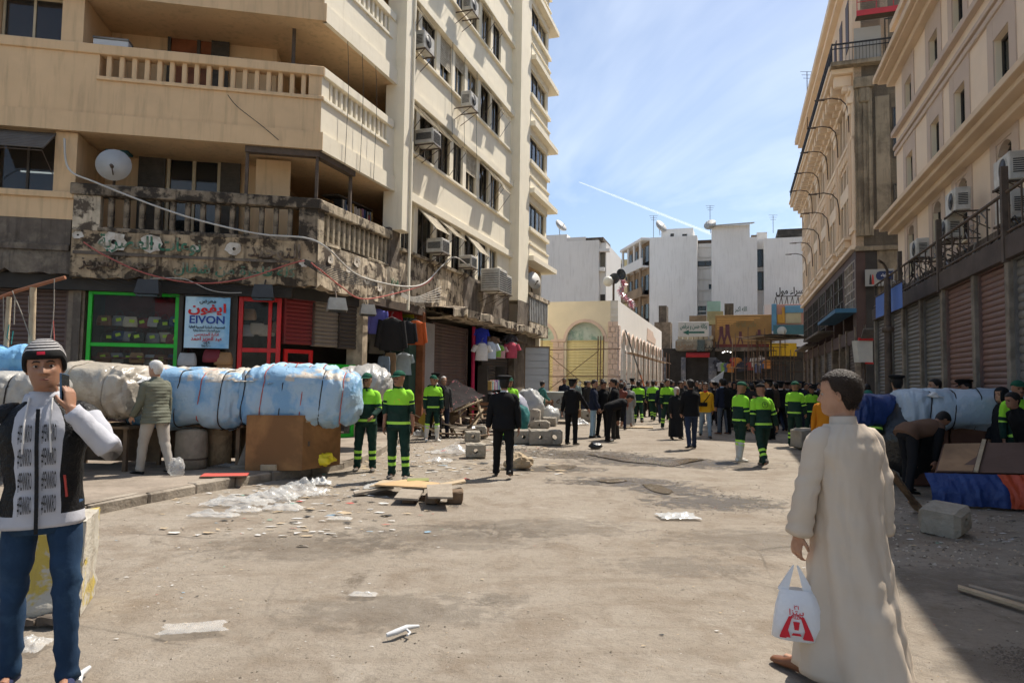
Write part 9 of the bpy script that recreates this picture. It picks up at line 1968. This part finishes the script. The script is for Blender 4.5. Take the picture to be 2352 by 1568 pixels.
# workers in lime and green
def ctr(x,y,z=0.0): p = G(x,y,z); return (p.x,p.y,z)
gW = 'street workers in lime and green'
person('worker in lime and green jacket and cap looking left, yellow badge on his chest',ctr(912,1098),183,1.74,dict(STAND,legL=(6,6,5),legR=(-6,4,2),armL=(-2,10,10,6),armR=(0,9,10,3),head=(28,3)),beard='moustache',vox=0.007,seed=2,sleeve=0.62,**HIV)[0]
wA = [o for o in COL.objects if o.name.startswith('person')][-1]
m = MB(); m.box(Frame((0,0,0),(1,0,0),(0,1,0)),-0.045,0.045,0.142,0.148,1.235,1.30); local('badge',m,mat('yellow_badge',(0.65,0.48,0.05),0.5,0,1,bump=0),wA)
person('worker in lime and green jacket with both forearms bent, beside the blue bales',ctr(838,1080),176,1.70,dict(STAND,armL=(14,12,62,-18),armR=(10,16,46,24),head=(12,0)),vox=0.007,seed=4,skin=0,**HIV)
person('worker in white rubber boots standing before the overturned stall',ctr(992,1012),158,1.72,dict(STAND,head=(-20,0)),shoes='boot',vox=0.008,seed=6,beard='moustache',**dict(HIV,shoem=mBoot))
person('worker in white rubber boots and cap looking down at right of the road',ctr(1700,1058),70,1.66,dict(STAND,legL=(8,6,5),legR=(-6,4,4),armL=(4,8,14,2),armR=(2,8,12,0),head=(10,16)),shoes='boot',vox=0.007,seed=8,**dict(HIV,shoem=mBoot))
wb,wbj = person('worker seen from behind with a round emblem on his lime yoke',ctr(1752,1070),-8,1.66,dict(WALK2,lean=5,armR=(2,20,14,18),armL=(-4,9,4,4),head=(0,14)),vox=0.007,seed=10,**dict(HIV,hatm=cBlack))
ring_ = [wbj['pel']+wbj['U']*(0.36+0.062*math.sin(q))*wbj['k']+wbj['X']*0.062*math.cos(q)*wbj['k']-wbj['F']*0.142*wbj['k'] for q in [6.2832*i/20 for i in range(21)]]
m = MB(); m.tube(ring_,0.004,5,caps=False); m.tube([wbj['pel']+wbj['U']*0.325*wbj['k']-wbj['F']*0.142*wbj['k'],wbj['pel']+wbj['U']*0.39*wbj['k']-wbj['F']*0.140*wbj['k']],0.006,5); m.tube([wbj['pel']+wbj['U']*0.385*wbj['k']+wbj['X']*x*wbj['k']-wbj['F']*0.141*wbj['k'] for x in (-0.025,0,0.025)],0.005,5); local('back_emblem',m,cForest,wb)
person('worker in lime and green standing in profile at the edge of the shade',ctr(1826,1024),48,1.70,dict(STAND,armR=(14,8,30,0),head=(20,4)),vox=0.009,seed=12,**HIV)
person('worker facing the camera with a small badge beside the profile worker in the shade',ctr(1864,1008),176,1.60,STAND,vox=0.009,seed=14,skin=2,**dict(HIV,hatm=cBlack))
person('worker walking away beside the grey robed man',ctr(1466,972),4,1.72,WALK,vox=0.010,seed=16,**dict(HIV,hat=None,hatm=None,hair=mHairB))
person('worker walking away alone in the sun near the arcade',ctr(1500,966),-4,1.76,WALK2,vox=0.010,seed=18,**dict(HIV,hat=None,hatm=None,hair=mHairB))
person('bareheaded worker facing the camera left of the veiled woman',ctr(1532,984),172,1.76,dict(STAND,head=(-10,0)),vox=0.010,seed=20,**dict(HIV,hat=None,hatm=None,hair=mHairB))
person('worker hidden behind the walking officer, lime shoulders showing',ctr(1168,1016),170,1.70,STAND,vox=0.010,seed=22,**HIV)
person('stooping worker in lime and green behind the man in the beige robe',ctr(2005,1105),20,1.72,dict(lean=42,legL=(24,40,6),legR=(10,34,6),armL=(40,6,60,0),armR=(36,14,40,6),head=(0,10)),vox=0.007,seed=24,**dict(HIV,hatm=cloth('cap_green2',(0.03,0.16,0.11))))
person('worker in lime at the far right edge beside the pink shutter',(D(2336,900,10.6).x,10.6),190,1.72,STAND,vox=0.010,seed=26,beard='moustache',**HIV)
# officers in black
person('officer in black jersey and peaked cap walking away at the centre',ctr(1155,1094),2,1.70,dict(WALK,legL=(14,8,3),legR=(-10,14,3),armL=(2,13,6,8),armR=(2,13,4,6)),vox=0.007,seed=30,**dict(POL,bulk=1.14))
person('officer in peaked cap reaching his right hand out by the concrete blocks',ctr(1312,1020),35,1.68,dict(STAND,armR=(38,16,34,20),armL=(0,16,8,14),head=(10,2)),vox=0.008,seed=32,**dict(POL,bulk=1.08))
person('bareheaded man in black stooping far forward over the road',ctr(1398,1012),80,1.72,dict(lean=72,legL=(6,8,6),legR=(-4,6,6),armL=(60,6,70,0),armR=(58,8,66,0),head=(0,20)),vox=0.008,seed=34,topm=cBlack,bottomm=cBlack,hair=mHairB,bulk=1.1)
person('officer seen from behind standing in the shade among the crowd',ctr(1795,992),6,1.76,WALK,vox=0.010,seed=36,**POL)
person('officer in peaked cap with raised hand left of the officer seen from behind',(D(1768,880,20.5).x,20.5),-60,1.76,dict(STAND,armL=(30,8,110,-20),armR=(30,8,100,-14)),vox=0.010,seed=38,**POL)
person('tall officer with back turned and arms spread at the right hand stall',(D(2062,900,12.2).x,12.2),8,1.80,dict(STAND,armR=(18,30,60,30),armL=(10,24,40,26)),vox=0.008,seed=40,**dict(POL,bulk=1.12))
person('officer in tilted peaked cap talking on the phone behind the pale blue bale',(D(2222,900,12.6).x,12.6),-75,1.74,dict(STAND,armL=(40,10,140,-20),head=(0,4),tilt=8),vox=0.008,seed=42,**POL)
person('officer half hidden behind the worker with white boots before the stall',(D(1000,900,19.2).x,19.2),175,1.78,STAND,vox=0.010,seed=44,**POL)
# townspeople
person('white haired man in an olive quilted jacket and khaki trousers walking left',ctr(352,1088,PAVE_Z),-62,1.72,dict(WALK,legL=(16,10,2),legR=(-12,12,2),armR=(2,8,10,2),armL=(14,8,40,4),head=(-14,4)),'jacket',cOlive,cKhaki,mShoeB,hair=mHairG,skin=1,vox=0.007,seed=50,bulk=1.12,quilted=True,loose=1.1,hem=-0.16)
person('balding man in a dark checked jacket behind the worker with white boots',(D(1018,900,19.6).x,19.6),160,1.70,STAND,'jacket',cloth('check',(0.05,0.05,0.05)),cNavy,skin=1,vox=0.010,seed=52,beard=None,hair=mHairG,line=lambda th: 0.09 if math.cos(th) > -0.2 else -0.04)
person('man with glasses in a navy jacket and pale jeans beside the reaching officer',ctr(1362,1004),95,1.68,dict(STAND,armR=(10,8,30,0),armL=(14,8,40,-6),head=(30,6)),'jacket',cNavy,cJean,hair=mHairB,skin=1,vox=0.008,seed=54,bulk=1.08,beard='moustache')
person('man in a black hooded top behind the stooping man, head turned left',ctr(1412,1008),-70,1.72,dict(STAND,head=(-10,14)),'jacket',cBlack,cloth('charcoal',(0.03,0.03,0.03)),hair=mHairB,skin=0,vox=0.009,seed=56,bulk=1.1)
person('young man in a black shirt between the navy jacket and the stooping man',(D(1384,900,20.6).x,20.6),150,1.66,dict(STAND,head=(0,20)),'jacket',cBlack,cBlack,hair=mHairB,vox=0.010,seed=58)
person('man in a red brown leather jacket half hidden behind the grey robe',(D(1427,900,24).x,24),20,1.60,STAND,'jacket',cloth('leather',(0.16,0.045,0.03),0.5),cNavy,hair=mHairB,vox=0.010,seed=60)
person('old man in a long grey robe and dark cap walking away',ctr(1443,980),12,1.62,dict(WALK,lean=6),'robe',cloth('grey_robe',(0.24,0.245,0.235)),cGrey,mShoeBr,hat='skullcap',hatm=cBlack,hair=mHairG,vox=0.009,seed=62,bulk=1.12,collar=cloth('scarf_cream',(0.45,0.40,0.32)))
person('woman in a black robe with a pale headscarf facing the camera',ctr(1553,1008),168,1.50,dict(STAND,head=(-6,2)),'robe',cAbaya,cBlack,mShoeB,hat='scarf',hatm=cloth('pale_scarf',(0.50,0.46,0.42)),skin=1,vox=0.009,seed=64,bulk=1.12)
person('man in a black jacket and dark jeans seen from behind at the centre right',ctr(1588,1030),-10,1.72,dict(WALK2,legL=(-8,12,4),legR=(12,6,4),armL=(8,10,40,-6),armR=(20,10,60,-10)),'jacket',cBlack,cJeanD,hair=mHairB,vox=0.008,seed=66,bulk=1.14)
yt,yj = person('youth in a yellow hooded top and pale jeans with a black sling bag',ctr(1620,1004),190,1.68,WALK,'jacket',cYellow,cloth('washed_jean',(0.22,0.30,0.38)),mShoeB,hair=mHairB,skin=0,vox=0.008,seed=68,bulk=1.06,collar=cRed)
m = MB(); m.tube([yj['pel']+yj['U']*u*yj['k']+yj['X']*x*yj['k']+yj['F']*f_*yj['k'] for u,x,f_ in ((0.45,-0.13,0.07),(0.34,-0.05,0.145),(0.20,0.06,0.148),(0.08,0.15,0.10))],0.014,6); m.box(Frame(yj['pel']+yj['U']*0.1*yj['k']+yj['X']*0.06*yj['k']+yj['F']*0.14*yj['k'],(0.86,-0.1,0),(0.1,0.98,0)),-0.11,0.13,0,0.06,-0.03,0.09,0,0.02); local('sling_bag',m,cBlack,yt)
person('man in a dark navy jacket with a pale blue collar seen from behind',(D(1660,900,22.5).x,22.5),-25,1.78,STAND,'jacket',cNavy,cloth('slate_jean',(0.08,0.10,0.13)),mShoeBr,hair=mHairB,vox=0.010,seed=70,collar=cloth('blue_collar',(0.35,0.5,0.65)),bulk=1.06)
person('boy in a teal jacket and black striped track trousers beside the plastic heap',ctr(1243,974),60,1.62,dict(STAND,armL=(16,10,60,-10),armR=(16,10,60,-10),head=(0,8)),'jacket',cGreenJ,cBlack,hair=mHairB,skin=1,vox=0.009,seed=72)
person('person in an orange and black jacket half hidden behind the robed man',(D(1895,900,12.8).x,12.8),30,1.58,dict(STAND,lean=20),'jacket',cOrange,cBlack,hair=mHairB,vox=0.010,seed=74)
person('man in a brown vest stooping low beside the right hand stall',(D(2085,1000,10.6).x,10.6),78,1.74,dict(lean=80,legL=(14,14,6),legR=(-6,10,6),armL=(62,6,74,0),armR=(60,8,72,0),head=(0,18)),'vest',[cBrown,cBrown,cBlack],cloth('dark_trousers',(0.015,0.015,0.017)),hair=mHairB,vox=0.008,seed=76,bulk=1.08)
person('bearded man in a grey quilted coat behind the pale blue bale',(D(2152,900,12.8).x,12.8),-80,1.76,STAND,'jacket',cloth('pale_grey_coat',(0.28,0.27,0.25)),cBlack,hair=mHairB,beard='full',skin=1,vox=0.008,seed=78,bulk=1.1,quilted=True)
person('boy in a white hooded top beside the bearded man',(D(2188,900,12.9).x,12.9),10,1.55,STAND,'jacket',cWhite,cBlack,hair=mHairB,vox=0.010,seed=80)
person('child in a red top at the shutters behind the pale blue bale',(D(2120,900,14.0).x,13.4),170,1.42,STAND,'jacket',cRed,cNavy,hair=mHairB,vox=0.010,seed=82)
person('woman in a black veil and robe near the right edge',(D(2304,900,10.9).x,10.9),-100,1.62,STAND,'robe',cAbaya,cBlack,hat='scarf',hatm=cAbaya,skin=1,vox=0.009,seed=84)
person('man in a rust brown jacket at the far end of the shuttered row',(D(1992,900,17.5).x,17.5),20,1.66,STAND,'jacket',cloth('rust',(0.16,0.06,0.03)),cBlack,hair=mHairB,vox=0.010,seed=86)
person('person in black at the right edge of the photograph behind the table',(D(2365,960,10.2).x,10.2),-90,1.60,dict(STAND,lean=25),'jacket',cBlack,cBlack,hair=mHairB,vox=0.010,seed=88)
# the far crowd: copies of a few figures
protos = []
for i,(kw,pose_) in enumerate((
 (dict(top='jacket',topm=cTint,bottomm=cBlack,hair=mHairB,bulk=1.08),STAND),
 (dict(top='jacket',topm=cTint,bottomm=cJeanD,hair=mHairB,bulk=1.05),WALK),
 (dict(POL),STAND),
 (dict(top='robe',topm=cTint,bottomm=cBlack,hat='scarf',hatm=cTint,bulk=1.05),STAND),
 (dict(top='jacket',topm=cTint,bottomm=cNavy,hat='skullcap',hatm=cGrey,hair=mHairG,beard='moustache',bulk=1.1),STAND),
 (dict(HIV),STAND))):
 tp,_ = person('prototype',(0,-50),180,1.72,pose_,vox=0.012,dec=0.3,quality=1,seed=100+i,skin=i % 3,**kw); protos.append(tp)
DK = [(0.010,0.010,0.012),(0.014,0.017,0.03),(0.03,0.028,0.026),(0.02,0.022,0.02),(0.05,0.035,0.025),(0.012,0.012,0.012)]
crowd = [  # x in the photograph, distance, facing, figure, colour, words
(1322,31,170,0,(0.20,0.24,0.22),'man in a grey green jacket before the straw shutters'),(1345,32,20,1,DK[0],'man in dark clothes left of the pole before the straw shutters'),(1353,30,190,1,DK[2],'bearded looking man in black before the straw shutters'),(1385,31,10,0,(0.20,0.15,0.11),'man in a brown coat by the corner pillar of the arcade'),
(1412,33,150,3,(0.50,0.46,0.40),'person in a cream veil at the arcade corner'),(1427,32,180,0,DK[5],'man in black left of the capped officer by the arcade'),(1434,31.5,200,4,DK[1],'man in navy with pale cap by the arcade'),(1452,31,190,2,DK[0],'officer in peaked cap by the first arcade arches'),
(1487,33,160,0,(0.22,0.27,0.24),'man in a pale green shirt by the arcade arches'),(1500,34,175,0,(0.33,0.30,0.26),'man in a beige jacket by the arcade arches'),(1520,28,10,1,DK[1],'man in dark navy behind the worker walking alone'),
(1560,30,100,1,DK[0],None),(1572,34,185,0,DK[1],None),(1581,29,20,4,DK[2],None),(1590,36,170,2,DK[0],None),(1601,33,200,0,DK[3],None),(1612,38,175,3,DK[0],None),(1622,35,190,2,DK[0],None),(1633,31,170,0,DK[4],None),(1641,39,180,1,DK[1],None),(1648,33,10,0,(0.04,0.05,0.05),None),(1655,42,190,4,DK[2],None),(1668,36,175,0,DK[0],None),(1677,31,185,1,DK[5],None),(1686,39,170,3,DK[0],None),(1694,29,150,0,(0.05,0.05,0.055),None),(1703,35,200,4,DK[4],None),(1712,27,170,0,DK[0],None),(1722,38,180,1,DK[1],None),(1731,31,-70,1,DK[2],None),(1740,27,-40,2,DK[0],None),(1748,34,175,0,(0.09,0.11,0.14),None),(1757,40,190,3,DK[0],None),(1778,30,20,0,DK[3],None),(1788,36,180,4,(0.12,0.14,0.16),None),(1808,26,185,2,DK[0],None),(1818,32,170,0,DK[0],None),(1842,24.5,-20,2,DK[0],None),(1850,29,170,0,DK[4],None),(1872,25,-10,2,DK[0],None),(1880,31,190,1,(0.10,0.12,0.2),None),(1545,38,180,0,DK[0],None),(1535,43,170,1,(0.06,0.05,0.05),None),(1566,26,185,0,DK[2],None),(1607,28,175,1,DK[0],None),(1638,27,190,4,DK[1],None),(1664,29.5,170,0,DK[5],None),(1690,26,20,1,DK[3],None),(1708,24,180,0,DK[1],None),(1726,25,190,3,DK[0],None),(1765,25.5,175,0,DK[4],None),(1784,24,-10,1,DK[5],None),(1800,28,170,0,DK[2],None),(1824,27,180,2,DK[0],None),(1836,34,190,0,DK[1],None),(1860,27,170,1,DK[0],None),(1888,28,200,0,DK[3],None)]+[(1556+i*21.5,22.5+(i*7 % 5)*1.3,(175,190,10,160,200,-20)[i % 6],(0,1,0,4,2,0,3)[i % 7],DK[i % 6],None) for i in range(3,14)]+[(1296+i*17.5,31+(i*5 % 7)*1.6,(175,190,10,160,200,-20)[i % 6],(0,1,4,0,3,0,1)[i % 7],DK[(i*3+1) % 6],None) for i in range(17)]
nw = ['first','second','third','fourth','fifth','sixth','seventh','eighth','ninth','tenth','eleventh','twelfth','thirteenth','fourteenth','fifteenth','sixteenth','seventeenth','eighteenth','nineteenth','twentieth','twenty-first','twenty-second','twenty-third','twenty-fourth','twenty-fifth','twenty-sixth','twenty-seventh','twenty-eighth','twenty-ninth','thirtieth','thirty-first','thirty-second','thirty-third','thirty-fourth','thirty-fifth']+[f'thirty-{q}' for q in ('sixth','seventh','eighth','ninth')]+['fortieth']+[f'forty-{q}' for q in ('first','second','third','fourth','fifth','sixth','seventh','eighth','ninth')]+['fiftieth']+[f'fifty-{q}' for q in ('first','second','third','fourth','fifth','sixth','seventh','eighth','ninth')]+['sixtieth']+[f'sixty-{q}' for q in ('first','second','third','fourth','fifth','sixth','seventh','eighth','ninth')]+['seventieth']+[f'seventy-{q}' for q in ('first','second','third','fourth','fifth','sixth','seventh','eighth','ninth')]
what = ['man in a dark jacket','man in dark jacket and jeans','officer in a peaked cap','veiled woman in a dark robe','capped man in a dark coat','worker']
q = 0; rc = random.Random(17)
for x,Y,fc,pi,colr,words in sorted(crowd):
 c = copy_tree(protos[pi]); p = D(x,880,Y); c.location = (p.x,Y,0); c.rotation_euler = (0,0,-R_(fc+rc.uniform(-15,15))); s_ = rc.uniform(0.95,1.04); c.scale = (s_,s_,s_); tint(c,colr)
 if words is None: words = f'{what[pi]} in the far crowd, {nw[q]} from the left of it'; q += 1
 c['label'] = words; c['group'] = 'crowd at the end of the street'
def drop(o):
 for ch in list(o.children): drop(ch)
 bpy.data.objects.remove(o)
for tp in protos: drop(tp)
t = thing('placard','white pointed placard leaning above the far crowd','placard',(D(1655,870,36).x,36,1.2)); FP = Frame((D(1655,870,36).x,36,0),(1,0,0),(0,-1,0)); m = MB(); m.plate(FP,[(FP.px(1633,873,0)[0],FP.px(1633,873,0)[1]),(FP.px(1657,868,0)[0],FP.px(1657,868,0)[1]-0.3),(FP.px(1663,851,0)[0],FP.px(1663,851,0)[1])],-0.02,0.02); m.build('board',mSW,t)
